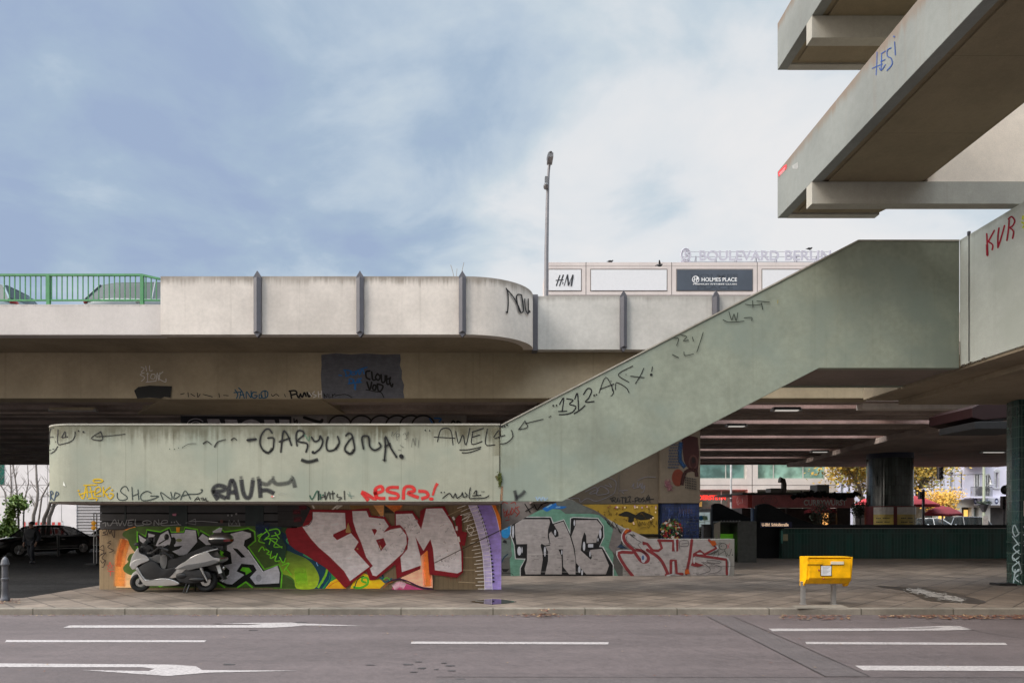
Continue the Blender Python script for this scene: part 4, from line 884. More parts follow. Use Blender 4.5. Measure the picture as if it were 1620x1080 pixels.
for k in range(24):
    f_ = k / 23; y = 40 + 965 * f_
    def ex(q): return [848 + (1058 - 848) * (1 - (1 - q) ** 2.1), 948 + (1142 - 948) * (1 - (1 - q) ** 2.1)]
    a, c = ex(f_); sk = 22 * (1 - f_)
    pt.S(5, (206, 198, 206), [(a, y + sk), (c, y - sk * .4)]); pt.S(7, (206, 200, 190), [(a - 8, y + sk + 4), (a - 100 + (25 if k % 2 else 0), y + sk * 2.4 + 4)], curve=0)
    if k < 22: pt.poly([(c + 4, y - 12), (c + 34, y + 5), (c + 4, y + 22)], (30, 26, 36))
pt.S(5, (214, 208, 214), '850,15 930,200 1032,600 1058,1018', '948,15 1068,340 1118,600 1143,1018')
pt.S(4, (180, 160, 130), '760,930 950,940', '820,655 930,655', '810,795 950,795', '640,180 800,105', curve=0)
pt.S(9, (58, 48, 40), '492,715 780,570 1238,345', '472,845 476,1018', curve=0)
pt.build('graffiti_mural', wall, 'mural of big silver letters with dark red outlines', gap=0)
pt = Paint(planeY(YF_ + .005), off=.02, k=1.0).crop(150, 790, 7.2); LW = (150, 150, 150)
pt.S(9, LW, '188,290 232,225 262,292', '200,265 270,262', '272,232 292,297 318,242 345,296 372,230', '395,232 384,290 432,286', '390,262 428,258', '392,233 448,228', '468,225 472,292 560,290', '680,292 686,236 735,288 730,228', '755,272 830,258 828,238 778,240 758,278 795,294 960,284 985,290', '932,240 968,288', '95,270 130,260 128,300', '150,260 160,295'); pt.ring(600, 260, 50, 22, 9, LW); pt.dot(600, 260, 7, LW); pt.dot(880, 256, 8, LW); pt.dot(912, 256, 8, LW); pt.dot(180, 294, 6, LW)
pt.crop(180, 790, 5.4); pt.S(7, LW, '700,165 618,198 706,212 700,165', '650,186 760,184 890,192', '985,220 990,172 1012,212 1032,176 1052,208 1066,170 1082,224', '985,222 1080,222', curve=0); pt.dot(980, 133, 8, LW); pt.dot(1012, 134, 8, LW); pt.dot(1050, 122, 9, LW); pt.poly('505,120 540,118 538,138 508,136', (190, 120, 140)); pt.ellp(925, 185, 14, 16, (110, 70, 66))
pt.build('graffiti_tag', sl, 'thin white letters and arrow')
pt = Paint(planeY(YF_), k=1.1).crop(790, 790, 8.305)
RD = (150, 42, 32)
pt.S(8, RD, '40,55 60,30 110,50', '150,50 200,30 215,60', '55,120 65,215', '60,175 95,150 75,230', '110,130 95,215 130,180 120,240', '140,140 150,190', '165,100 150,200 190,150 165,110', '215,90 200,150 240,190 215,220', '260,90 225,110 262,160 235,200', '80,275 130,262')
pt.S(13, (20, 18, 18), '335,55 405,170', '440,30 490,130', '345,150 450,90', '530,35 560,80', '640,35 560,60 500,135')
pt.S(14, (52, 46, 40), '22,30 22,310', curve=0)
pt.build('graffiti_tag', wedge)
# ------------------------------------------------------------------ silver letters on the lower stair wall
YT = 20.4
M['cheek'] = concrete('stair_cheek', (.20, .19, .175), None, streak=.25, blot=.18, seed=41)
TW = thing('stair_cheek_wall', 'grey stair side wall with silver THC and red outlined SHG letters', 'wall', (XX(900, YT), YT, 0))
prof = [(730, 912), (730, 760), (905, 790), (1020, 852), (1162, 852), (1162, 912)]
b = MB(); b.pxprism(prof, YT, .3); tw = part(b, 'wall', M['cheek'], TW, bevel=.012)
b = MB(); b.box(XX(1080, YT), YT - .02, -.02, XX(1161, YT), YT - .001, ZZ(894.5, YT)); part(b, 'plinth', M['cheek'], TW)
pt = Paint(planeY(YT), k=.62, off=.003).crop(790, 790, 8.305)
TL = (104, 148, 128); GR = (98, 102, 98)
pt.poly('20,180 560,0 940,0 1270,145 1400,230 1560,400 1620,520 1620,1000 20,1000', (92, 90, 86)); pt.poly('600,60 760,0 950,10 1230,150 1200,190 860,190', GR)
pt.poly('340,225 470,140 700,120 800,130 870,185 1210,185 1310,200 1440,310 1495,390 1510,480 1475,620 1500,740 1490,860 1560,1000 150,1000 135,780 160,740 150,380', TL)
pt.poly('20,520 140,520 170,740 20,780', (104, 112, 108)); pt.poly('15,400 40,360 135,335 145,430 110,500 40,490', (35, 130, 190), curve=3); pt.S(16, (150, 200, 230), '50,385 110,370', soft=.5, alpha=.7)
pt.poly('545,100 650,50 740,40 760,80 885,90 820,120 700,120 620,155', (30, 110, 185), curve=3); pt.S(14, (150, 200, 235), '620,100 690,60', '740,100 800,95', soft=.5, alpha=.7)
pt.S(16, (30, 60, 80), '25,830 60,760 110,715'); pt.poly('60,525 95,535 98,575 40,560', (26, 26, 28)); pt.poly('30,905 130,910 90,950 50,945', (22, 22, 22)); pt.S(7, (25, 25, 25), '20,960 160,970 180,1000')
WT = (196, 196, 196)
pt.poly('150,305 330,222 680,222 712,300 850,255 925,420 928,240 970,225 1300,238 1372,345 1378,492 1322,608 1362,612 1502,855 1502,1000 268,1000 268,895 332,785 205,778 188,590 142,465', WT)
KB = (20, 19, 21)
pt.poly('160,312 335,233 672,233 702,315 846,268 930,455 940,246 975,236 1292,250 1362,348 1366,490 1310,620 1352,624 1490,860 1490,1000 280,1000 280,900 345,772 216,768 199,590 153,462', KB)
S3 = (168, 160, 158)
pt.poly('205,318 305,256 655,256 668,296 640,390 635,490 662,588 600,600 555,575 540,600 565,690 570,790 540,978 345,978 330,905 362,800 366,580 225,585 208,450', S3)
pt.poly('715,325 840,285 925,470 970,620 1000,790 1000,978 915,978 838,880 832,690 835,650 775,650 815,740 822,850 820,978 600,978 640,800 640,680 605,612 668,600 650,450 680,415 735,495 778,478 775,430', S3)
pt.poly('1002,268 1280,266 1350,350 1290,480 1272,562 1145,570 1140,470 1115,425 1085,520 1068,665 1200,785 1216,760 1190,660 1345,642 1440,862 1400,978 1140,978 1010,830 990,640 945,480 1000,335', S3)
LI = (196, 196, 204)
for u, v, a_, c_ in ((180, 420, 13, 85), (262, 672, 26, 58), (298, 660, 8, 40), (598, 680, 14, 66), (732, 430, 13, 38), (985, 305, 10, 40), (1326, 450, 15, 62), (1295, 525, 8, 24), (1112, 610, 16, 62), (1190, 712, 9, 38), (1050, 915, 16, 46), (1086, 955, 12, 36), (820, 690, 8, 32)): pt.ellp(u, v, a_, c_, LI)
pt.poly('1165,582 1232,582 1232,625 1165,625', LI)
rg = random.Random(8)
for i in range(46):
    u, v = rg.uniform(350, 1400), rg.uniform(420, 940); pt.S(rg.uniform(3, 8), (120, 114, 112), [(u, v), (u + rg.uniform(15, 70), v + rg.uniform(-6, 8))], soft=1, alpha=rg.uniform(.2, .5))
pt.S(3, (205, 200, 196), '380,715 740,712', '380,945 1390,948', curve=0)
pt.S(8, (30, 30, 28), '1390,250 1440,330 1410,290', '1430,270 1460,350 1490,290', '1480,330 1520,380 1550,320', '1560,380 1590,440 1560,400', '1500,280 1600,440')
pt.build('graffiti_mural', tw, 'silver block letters with black outlines on teal', gap=0)
pt = Paint(planeY(YT - .022), k=.62, off=.003).crop(960, 800, 7.364)
RS = (138, 52, 56); S4 = (180, 172, 170); OG = (190, 88, 30)
pt.poly('80,250 200,270 150,500 90,560 20,480', (120, 112, 110)); pt.poly('115,480 160,440 250,500', (40, 60, 84))
pt.poly('130,540 310,530 210,420 195,340 240,285 310,296 420,350 500,388 1190,395 1290,490 1140,570 1400,618 1412,806 300,812 180,650', S4)
pt.S(20, WT, '310,815 190,690 118,528 310,516 200,430 176,350 215,275 250,270', '1195,392 1294,490 1150,572 1408,610 1416,800')
pt.S(36, RS, '300,812 205,690 142,545 322,535 222,430 195,350 225,300 270,285', '322,535 400,640 470,645 482,590 415,525 345,510', '470,510 580,580 650,660 715,800'); pt.S(32, RS, '430,440 415,425 470,440 530,515 600,520 640,490 610,400', '600,400 770,404 772,520 815,520 820,400', '990,396 965,600 925,790', '745,640 745,800 690,800', '745,635 800,632 812,780 880,790', curve=0)
pt.S(30, RS, '1190,395 1275,490 1140,562 1085,520 1015,560 1010,655 1070,685', '1030,568 1390,622 1398,790', curve=0); pt.poly('1000,650 1130,685 1060,712 975,690', RS)
pt.ellp(425, 610, 28, 50, LI); pt.ellp(420, 600, 16, 28, (90, 110, 150)); pt.ellp(1016, 630, 12, 42, WT); pt.ellp(1080, 552, 34, 10, WT); pt.S(16, WT, '795,400 800,520', '775,650 772,790', '700,810 780,790', curve=0)
pt.S(5, (24, 24, 26), '235,350 225,390 300,470 460,560', '460,560 360,450 400,420 340,390', '250,320 345,385 270,325 330,350 300,320', '850,500 848,408 945,404 940,468 855,464', '870,440 940,430', '1100,650 1190,710 1195,760 1080,795', '1170,628 1312,640 1310,665 1172,652 1170,628', '1120,650 1330,705 1290,770 1180,790', '1300,440 1320,425 1335,440', '1375,520 1310,560', '1370,510 1395,590', '1395,545 1425,580 1450,500', curve=2); pt.ring(1350, 470, 44, 38, 6, (24, 24, 26)); pt.dot(1460, 568, 7, (24, 24, 26)); pt.dot(1330, 465, 6, (24, 24, 26)); pt.S(5, (190, 60, 80), '1395,445 1425,490', '1430,432 1400,492'); pt.S(5, (60, 58, 58), '1210,560 1260,520 1240,580', '1250,540 1300,530 1290,590')
pt.poly('1190,400 1260,405 1275,450 1225,465', OG); pt.poly('910,735 950,735 965,790 905,790', OG); pt.poly('195,300 230,262 265,280 215,325', OG)
for i in range(40):
    u, v = rg.uniform(180, 1380), rg.uniform(560, 800); pt.S(rg.uniform(3, 8), (128, 122, 120), [(u, v), (u + rg.uniform(15, 70), v + rg.uniform(-6, 8))], soft=1, alpha=rg.uniform(.2, .45))
pt.S(4, (70, 66, 62), '885,705 1485,702', curve=0)
pt.build('graffiti_mural', tw, 'white letters with red outlines on the low end', gap=0)
# ------------------------------------------------------------------ murals on the bridge pier behind
YP = 22.3
PR = thing('bridge_pier', 'bridge pier with yellow poster board, black tag and blue flower mural', 'pier', (XX(1000, YP), YP, 0))
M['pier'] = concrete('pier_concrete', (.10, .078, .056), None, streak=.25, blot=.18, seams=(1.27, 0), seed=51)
b = MB(); b.box(XX(850, YP), YP, 0, XX(1041, YP), YP + 1.0, 5.6); pw = part(b, 'wall', M['pier'], PR)
M['bluetile'] = tiles('blue_wall_tiles', (.008, .016, .055), (.004, .006, .012), .1, .1, .25)
b = MB(); b.box(XX(1041.5, YP), YP - .25, ZZ(795.5, YP), XX(1104, YP), YP + 1.2, 5.6); pu = part(b, 'pier_upper', M['pier'], PR)
b = MB(); b.box(XX(1045, YP), YP - .22, 0, XX(1103, YP), YP + 1.1, ZZ(795.6, YP)); pb = part(b, 'pier_base', M['bluetile'], PR)
b = MB(); y_ = YP - .06
b.box(XX(918, YP), y_, ZZ(846, YP), XX(1041, YP), YP - .001, ZZ(796, YP)); part(b, 'board_frame', plain('board_frame', (.02, .018, .014), .6), PR)
b = MB(); b.box(XX(920, YP), y_ - .01, ZZ(844, YP), XX(1040, YP), y_ - .001, ZZ(797.5, YP)); pboard = part(b, 'poster_board', plain('yellow_board', (.29, .175, .012), .6, var=.25, scale=3), PR)
pt = Paint(planeY(y_ - .011), k=1.4).crop(880, 690, 6.75); CK = (26, 24, 18)
pt.poly('662,842 700,815 750,798 800,815 848,838 880,815 920,800 960,815 1042,850 1010,880 900,892 832,868 830,900 805,916 765,910 772,862 720,855', CK, curve=2)
ry = random.Random(12)
for i in range(46):
    u, v = ry.uniform(420, 1050), ry.uniform(745, 960)
    if v > 760 + (u - 420) * -.05 + 0 and v < 740 + (u - 300) * .62: pt.S(4, (70, 48, 14), [(u, v), (u + ry.uniform(4, 12), v - ry.uniform(5, 18)), (u + ry.uniform(8, 22), v + ry.uniform(-4, 12))])
pt.S(5, (50, 34, 14), '865,905 875,945 890,910 900,945', '910,940 915,910 930,935', '940,910 945,945 960,920', '985,910 975,940 1000,942', '1005,905 1008,945', '1008,920 1030,905 1015,925 1040,950', '1066,900 1066,940', '900,975 960,965', '970,960 985,975 995,955')
for i in range(22): u, v = ry.choice([(850, 755), (905, 750), (960, 750), (1055, 760), (1058, 820), (1050, 880), (1020, 880), (800, 800), (830, 930), (560, 745), (640, 760), (720, 750)]); pt.ellp(u + ry.uniform(-14, 14), v + ry.uniform(-14, 14), 8, 9, ry.choice([(180, 150, 130), (150, 120, 150), (200, 180, 140), (110, 60, 40)]))
pt.build('board_scrawl', pboard, gap=0)
pt = Paint(planeY(YP), k=1.5).crop(880, 690, 6.75)
pt.S(9, INK, '580,660 600,700 605,650', '570,665 625,650 630,672 605,680 635,700', '645,700 660,655 675,700', '648,685 680,685', '690,650 720,650', '705,650 708,715', '720,655 745,650', '735,650 738,705', '750,660 745,700 775,695', '765,650 790,640 780,690 795,700', '812,690 825,690', '840,660 842,705', '840,660 872,650 868,680 845,685', '885,665 880,695 905,690 905,665 885,662', '935,650 915,665 945,680 920,698', '955,700 965,650 978,690 992,640 1000,705', '970,672 1040,668', '985,625 960,670')
GL = (88, 86, 92)
pt.S(6, GL, '150,660 240,660 260,700 330,660 420,690 520,660 560,640 620,600 640,500 610,460 560,440', '440,560 480,530 540,560 560,600 500,620 430,620 450,570', '520,520 590,540 560,500', '310,590 420,540 430,600 350,610 420,570', '805,540 830,500 820,550 870,545', '865,490 870,550 900,500 905,550', '920,500 915,560 945,520 930,590 905,600', '870,470 950,435 1060,435', '670,580 760,575', '700,590 720,610'); pt.S(9, (70, 64, 60), '664,400 668,700', curve=0)
pt.build('graffiti_tag', pw, 'black tag above the yellow board')
pt = Paint(planeY(YP - .25), k=.45).crop(880, 690, 6.75)
pt.poly('1340,20 1510,10 1512,360 1420,350 1360,250', (62, 22, 20), curve=2); pt.S(34, (24, 66, 110), '1330,60 1320,180 1330,270 1375,330', soft=.3); pt.ring(1462, 275, 42, 70, 16, (90, 56, 48)); pt.ellp(1466, 255, 20, 34, (30, 14, 14)); pt.ellp(1300, 440, 66, 92, (122, 52, 30)); pt.S(30, (60, 24, 20), '1340,520 1380,380 1480,360 1500,430', soft=.3)
for i in range(9):
    for j in range(7):
        u, v = 1210 + j * 17 - i * 2 + (i % 2) * 8, 90 + i * 30
        if 60 < v < 340 and u < 1325: pt.ellp(u, v, 6.5, 10, (44, 60, 90), 6)
for i in range(7):
    for j in range(5): pt.ellp(1380 + i * 18, 440 + j * 26 + i * 3, 6.5, 9, (30, 28, 36), 6)
for i in range(18): pt.S(8, (170, 110, 120), [(1180 + ry.uniform(-30, 60), 500 + ry.uniform(-60, 80)), (1190 + ry.uniform(-30, 60), 505 + ry.uniform(-60, 80))], soft=1, alpha=.5)
pt.build('pier_mural', pu, gap=0)
pt = Paint(planeY(YP - .22), k=.7).crop(880, 690, 6.75)
for i in range(210):
    a = ry.uniform(0, 6.3); q = math.sqrt(ry.random()); u, v = 1225 + 120 * q * math.cos(a), 1000 + 115 * q * math.sin(a)
    if u < 1116: continue
    pt.ellp(u, v, ry.uniform(5, 20), ry.uniform(5, 20), ry.choice([(140, 30, 30), (110, 24, 26), (60, 100, 40), (40, 70, 30), (190, 180, 170), (150, 130, 60), (30, 50, 26), (170, 70, 60), (20, 30, 20)]), 8)
for i in range(60): pt.ellp(1280 + ry.gauss(0, 60), 960 + ry.gauss(0, 70), 4, 4, (120, 130, 110), 6)
for i in range(14): u = ry.uniform(1150, 1480); pt.S(4, (70, 90, 150), [(u, 760 + ry.uniform(0, 40)), (u + ry.uniform(-4, 4), 860 + ry.uniform(-40, 40))], soft=.6, alpha=.6)
for i in range(8): pt.S(5, (90, 70, 60), [(1310 + i * 18, 770), (1312 + i * 18 + ry.uniform(-6, 6), 820)], alpha=.8)
pt.build('flower_mural', pb, 'flower bouquet painted on blue tiles', gap=0)
# ------------------------------------------------------------------ motor scooter
M['silver'] = plain('silver_paint', (.60, .59, .57), .3, .88, var=.06, coat=.4); M['silver_d'] = plain('grey_plastic', (.15, .148, .145), .45, .3, var=.1)
M['blackp'] = plain('black_plastic', (.016, .016, .017), .42, var=.3); M['seat'] = plain('black_vinyl', (.012, .012, .013), .5, var=.3, bump=.1)
M['rubber'] = plain('tyre_rubber', (.014, .014, .014), .8, var=.3, bump=.2, scale=30); M['chrome'] = plain('bright_metal', (.55, .55, .54), .22, .9, var=.08)
M['redlens'] = plain('red_lens', (.26, .012, .02), .15, spec=.7, coat=.5); M['plate'] = plain('number_plate', (.62, .62, .6), .5, var=.06); M['clear'] = glass('tinted_screen', (.03, .035, .035), .05)
M['amber'] = plain('amber_lens', (.5, .14, .01), .2)
YM, KM = 15.85, 15.85 / F / 8.64
moto = thing('motor_scooter', 'silver maxi scooter with top case parked against the green mural', 'scooter', ((280 - CX) * YM / F, YM, 0))
def mu(u, v, y=0.0): return ((280 - CX) * YM / F + (u - 690) * KM, YM + y, (977 - v) * KM)
def mpanel(name, pts, w0, mat, w1=None, bev=.018, seg=2, par=None, y=0.0, smooth=40):
    p = [tuple(float(x) for x in q.split(',')) for q in pts.split()]
    p = crm(p + p[:1], 3)[:-1] if len(p) > 4 else p
    b = MB(); b.prism([mu(u, v, y - w0) for u, v in p], (0, 2 * w0, 0))
    return part(b, name, mat, par or moto, bevel=bev, seg=seg, smooth=smooth)
def wheel(u, v, r, wd, turn=0):
    c = Vector(mu(u, v)); c.z = r
    b = MB(); prof = [(r * .58, -wd * .42), (r * .8, -wd * .52), (r * .94, -wd * .4), (r, -wd * .15), (r, wd * .15), (r * .94, wd * .4), (r * .8, wd * .52), (r * .58, wd * .42), (r * .58, -wd * .42)]
    b.lathe(prof, c, 28, 'y', cap=False).rot(R(turn), c); t_ = part(b, 'wheel', M['rubber'], moto, smooth=35)
    b = MB(); b.lathe([(r * .59, -wd * .45), (r * .59, wd * .45), (r * .5, wd * .3), (r * .5, -wd * .3), (r * .59, -wd * .45)], c, 28, 'y', cap=False)
    for k in range(5):
        a = 2 * math.pi * k / 5 + .3; b.tube([c, c + Vector((math.cos(a), 0, math.sin(a))) * r * .52], .022, 6)
    b.lathe([(.05, -.05), (.05, .05)], c, 12, 'y'); b.rot(R(turn), c); part(b, 'rim', M['blackp'], t_, smooth=35)
    b = MB(); b.lathe([(r * .46, -.045), (r * .46, -.04), (r * .2, -.04), (r * .2, -.045), (r * .46, -.045)], c, 24, 'y', cap=False).rot(R(turn), c); part(b, 'brake_disc', M['chrome'], t_)
    return t_
wheel(192, 850, .22, .13, 22); wheel(1092, 835, .252, .15)
mpanel('front_fender', '78,840 92,745 150,692 215,700 262,790 272,850 240,852 205,775 160,742 118,790 100,850', .075, M['silver'])
b = MB(); b.tube([mu(196, 850, -.09), mu(240, 700, -.08)], .022, 8); b.tube([mu(196, 850, .09), mu(240, 700, .08)], .022, 8); part(b, 'fork', M['silver_d'], moto, smooth=40)
mpanel('front_fairing', '118,612 136,530 166,458 234,372 246,440 330,474 374,520 368,546 240,602 192,652 152,664', .24, M['silver'], bev=.11, seg=4)
mpanel('headlight', '122,600 150,500 185,455 215,470 175,540 150,600', .18, M['clear'], bev=.01)
mpanel('leg_shield', '190,648 228,640 330,796 520,786 640,788 765,832 770,868 610,884 430,884 300,862', .24, M['silver'], bev=.055, seg=3)
b = MB(); b.tube([mu(195, 655, -.235), mu(262, 740, -.24), mu(320, 815, -.24), mu(520, 798, -.235), mu(640, 792, -.23)], .010, 6); part(b, 'trim', M['chrome'], moto)
mpanel('footwell', '214,648 330,566 372,545 470,570 560,660 740,632 640,775 520,785 338,795', .225, M['blackp'], bev=.04)
mpanel('inner_shield', '330,482 380,500 440,470 512,470 522,570 460,575 372,556', .17, M['silver_d'], bev=.03)
mpanel('glove_box', '512,478 560,462 600,482 608,560 590,640 560,668 522,640 508,570', .19, M['silver_d'], bev=.05)
mpanel('dashboard', '232,440 258,350 330,330 400,380 420,470 330,472', .13, M['blackp'], bev=.03)
mpanel('windscreen', '235,372 262,318 330,240 352,236 330,320 262,380', .14, M['clear'], bev=.008, y=0)
b = MB(); b.tube([mu(360, 380, -.05), mu(380, 440, -.3), mu(450, 440, -.36), mu(560, 360, -.38)], [.018, .018, .02, .026], 8); b.tube([mu(560, 360, -.38), mu(690, 405, -.40)], .03, 8); b.tube([mu(360, 380, .05), mu(380, 400, .32), mu(470, 350, .38)], .022, 8)
b.tube([mu(540, 350, -.40), mu(640, 340, -.45)], .01, 6); b.tube([mu(560, 440, -.36), mu(640, 440, -.36), mu(720, 510, -.33)], .014, 6)
part(b, 'handlebar', M['blackp'], moto, smooth=40)
b = MB(); b.tube([mu(330, 330, -.2), mu(285, 330, -.36)], .012, 6); b.ell(mu(268, 322, -.40), (.065, .03, .045), 12, 8); part(b, 'mirror', M['blackp'], moto, smooth=50)
b = MB(); b.tube([mu(380, 330, .2), mu(440, 270, .36)], .012, 6); b.ell(mu(440, 235, .38), (.06, .03, .075), 12, 8); part(b, 'mirror', M['blackp'], moto, smooth=50)
b = MB(); b.ell(mu(620, 400, -.33), (.10, .05, .085), 10, 7); part(b, 'switch_gear', M['blackp'], moto, smooth=50)
mpanel('seat', '600,650 615,560 640,530 720,515 800,480 900,440 1000,400 1060,372 1160,345 1240,372 1240,400 1100,440 930,510 800,600 700,660', .17, M['seat'], bev=.05, seg=3)
mpanel('side_cowl', '725,656 790,600 870,555 930,512 1100,450 1165,425 1235,495 1330,515 1318,560 1220,602 1080,634 905,672 868,656', .25, M['silver'], bev=.075, seg=4)
mpanel('cowl_panel', '748,660 880,604 1000,585 1140,560 1240,535 1312,548 1306,566 1220,602 1080,634 905,672 868,656', .252, M['silver_d'], bev=.03)
mpanel('fairing_panel', '122,610 150,560 250,520 372,524 366,548 240,602 192,650 155,660', .246, plain('pale_silver_paint', (.62, .61, .59), .28, .8, var=.05), bev=.06, seg=3)
mpanel('side_skirt', '735,655 860,652 830,690 720,775 625,768 690,690', .20, M['silver'], bev=.025)
b = MB(); b.tube([mu(925, 515, -.21), mu(1000, 475, -.22), mu(1150, 425, -.22), mu(1290, 388, -.2), mu(1290, 388, .2), mu(1150, 425, .22)], .017, 8); part(b, 'grab_rail', M['chrome'], moto, smooth=40)
b = MB(); b.tube([mu(900, 655, -.238), mu(1085, 585, -.243), mu(1290, 530, -.24)], .008, 5); part(b, 'trim', M['silver_d'], moto)
mpanel('tail_light', '1236,532 1300,512 1335,516 1322,556 1270,566', .20, M['redlens'], bev=.01)
mpanel('engine_cover', '712,772 760,712 850,672 1000,660 1140,690 1190,720 1200,790 1120,800 1060,836 900,856 780,832', .20, M['blackp'], bev=.04)
b = MB(); b.ell(mu(1010, 800, -.19), (.19, .05, .055), 16, 8); b.ell(mu(800, 750, -.19), (.13, .04, .07), 14, 8); part(b, 'drive_case', M['blackp'], moto, smooth=60)
mpanel('rear_mudguard', '1130,600 1275,580 1325,740 1360,800 1330,800 1250,700 1190,690 1140,660', .09, M['blackp'], bev=.015)
b = MB(); b.quad(mu(1248, 618, -.105), mu(1296, 606, -.095), mu(1330, 712, -.095), mu(1286, 726, -.105)); b.quad(mu(1250, 616, -.1), mu(1250, 616, .06), mu(1288, 722, .06), mu(1288, 722, -.1)); part(b, 'number_plate', M['plate'], moto)
b = MB(); b.tube([mu(1072, 640, -.22), mu(1110, 720, -.22)], .030, 8); b.tube([mu(1110, 720, -.22), mu(1160, 820, -.22)], .022, 8); part(b, 'shock_absorber', M['chrome'], moto, smooth=40)
b = MB(); b.ell(mu(1342, 650, -.05), (.035, .04, .05), 8, 6); part(b, 'indicator', M['chrome'], moto, smooth=50)
b = MB(); b.lathe([(.06, -.1), (.075, 0), (.075, .42), (.05, .46)], (0, 0, 0), 12, 'x').rot(R(0)); b.v = [(v[0] + mu(1000, 780)[0], v[1] + YM + .21, v[2] + mu(0, 790)[2] + v[0] * .2) for v in b.v]; part(b, 'exhaust', M['silver_d'], moto, smooth=40)
b = MB(); b.tube([mu(868, 840, -.15), mu(832, 968, -.2), mu(850, 978, -.24)], .016, 6); part(b, 'side_stand', M['blackp'], moto); b = MB(); b.tube([mu(890, 977, .2), mu(905, 840, .12), mu(905, 840, -.12), mu(885, 975, -.25)], .018, 6); part(b, 'centre_stand', M['blackp'], moto)
# top case
b = MB(); cx_, cz = mu(1290, 265)[0], mu(0, 262)[2]
def case(z0, z1, mat, name, k=1.0):
    b = MB(); ns = 24; rows = []
    for j in range(9):
        f_ = z0 + (z1 - z0) * j / 8; r_ = max(1 - abs(f_) ** 2.3, .02) ** .5
        rows.append([(cx_ + .272 * k * r_ * math.copysign(abs(math.cos(a)) ** .8, math.cos(a)), YM + .25 * k * r_ * math.copysign(abs(math.sin(a)) ** .8, math.sin(a)), cz + f_ * .155) for a in [2 * math.pi * q / ns for q in range(ns)]])
    vs = [p for r_ in rows for p in r_]; fs = [[j * ns + q, j * ns + (q + 1) % ns, (j + 1) * ns + (q + 1) % ns, (j + 1) * ns + q] for j in range(8) for q in range(ns)]
    fs += [list(range(ns))[::-1], list(range(8 * ns, 9 * ns))]; b.add(vs, fs); return part(b, name, mat, moto, smooth=50)
tcase = case(.06, .98, M['silver'], 'top_case_lid'); case(-.98, -.12, M['blackp'], 'top_case_base'); case(-.16, .10, M['blackp'], 'top_case_seam', .985)
b = MB()
for k in range(8):
    a0, a1 = R(-62 + 10 * k), R(-62 + 10 * (k + 1)); q = lambda a, f_: (cx_ + .279 * math.copysign(abs(math.cos(a)) ** .8, math.cos(a)), YM + .256 * math.copysign(abs(math.sin(a)) ** .8, math.sin(a)), cz + f_ * .155)
    b.quad(q(a0, -.30), q(a1, -.30), q(a1, .06), q(a0, .06))
part(b, 'reflector', M['redlens'], moto)
b = MB(); b.box(cx_ - .16, YM - .12, cz - .25, cx_ + .1, YM + .12, cz - .14); part(b, 'case_rack', M['blackp'], moto, bevel=.01)

# ------------------------------------------------------------------ yellow letter box on two posts
M['yel'] = plain('yellow_box_paint', (.80, .40, .002), .5, var=.2, scale=5, spec=.25); M['galv'] = plain('galvanised_steel', (.30, .29, .28), .4, .6, var=.15)
YL = 13.5; k = YL / F
box = thing('letter_box', 'yellow letter box with white notice standing on two steel legs', 'letter box', (XX(1302, YL), YL, 0))
def lx(px): return XX(px, YL)
zt, zb = ZZ(881, YL - .1), ZZ(923, YL)
x0, x1 = lx(1269.5), lx(1338)
side = [(YL - .20, zt), (YL + .09, zt), (YL + .09, zb - .01), (YL - .02, zb), (YL - .12, zb + .02), (YL - .235, zb + .135), (YL - .235, zt - .03)]
b = MB(); b.prism([(x0 + .02, y, z) for y, z in side], (x1 - x0 - .04, 0, 0)); bb = part(b, 'body', M['yel'], box, bevel=.012)
hood = [(YL - .25, zt + .012), (YL + .10, zt + .012), (YL + .10, zb - .045), (YL + .04, zb - .055), (YL - .0, zb - .05), (YL - .06, zb - .03), (YL - .19, zb + .1)]
for xx in (x0 - .012, x1 - .02):
    b = MB(); b.prism([(xx, y, z) for y, z in hood], (.032, 0, 0)); part(b, 'side_cheek', M['yel'], box, bevel=.006)
b = MB(); b.box(x0 + .02, YL - .245, zt - .002, x1 - .02, YL + .10, zt + .014); part(b, 'lid', M['yel'], box, bevel=.004)
fy = lambda z: YL - .235
def front(name, pxa, pxb, pya, pyb, mat, d=.006, th=.008, par=None):
    b = MB(); za, zc = ZZ(pya, YL - .23), ZZ(pyb, YL - .23); xa, xb_ = XX(pxa, YL - .23), XX(pxb, YL - .23)
    b.add([(xa, fy(za) - d, za), (xb_, fy(za) - d, za), (xb_, fy(zc) - d, zc), (xa, fy(zc) - d, zc), (xa, fy(za) + .01, za), (xb_, fy(za) + .01, za), (xb_, fy(zc) + .01, zc), (xa, fy(zc) + .01, zc)], [[0, 1, 2, 3], [0, 4, 5, 1], [1, 5, 6, 2], [2, 6, 7, 3], [3, 7, 4, 0]])
    return part(b, name, mat, par or box)
M['white'] = plain('white_enamel', (.66, .66, .66), .5, var=.05); M['slot'] = plain('dark_slot', (.03, .018, .004), .6)
for a, c, m_, d_ in ((1278, 1300, M['yel'], .02), (1314, 1334, plain('paper_label', (.62, .55, .4), .6), .02)):
    front('slot_flap', a, c, 887.5, 892, m_, d_); front('slot_gap', a - .6, c + .6, 892.1, 893.2, M['slot'], .004)
front('notice_frame', 1297.6, 1315.4, 893.6, 910.6, M['slot'], .008); nf = front('notice', 1298.6, 1314.4, 894.6, 909.6, M['white'], .011)
b = MB()
for i in range(6):
    z = ZZ(896.5 + i * 2.1, YL - .23); b.quad((XX(1300.5, YL - .23), fy(z) - .013, z), (XX(1312 - (i % 3) * 2, YL - .23), fy(z) - .013, z), (XX(1312 - (i % 3) * 2, YL - .23), fy(z + .006) - .013, z + .006), (XX(1300.5, YL - .23), fy(z + .006) - .013, z + .006))
part(b, 'collection_times', plain('print_grey', (.22, .22, .24), .7), nf)
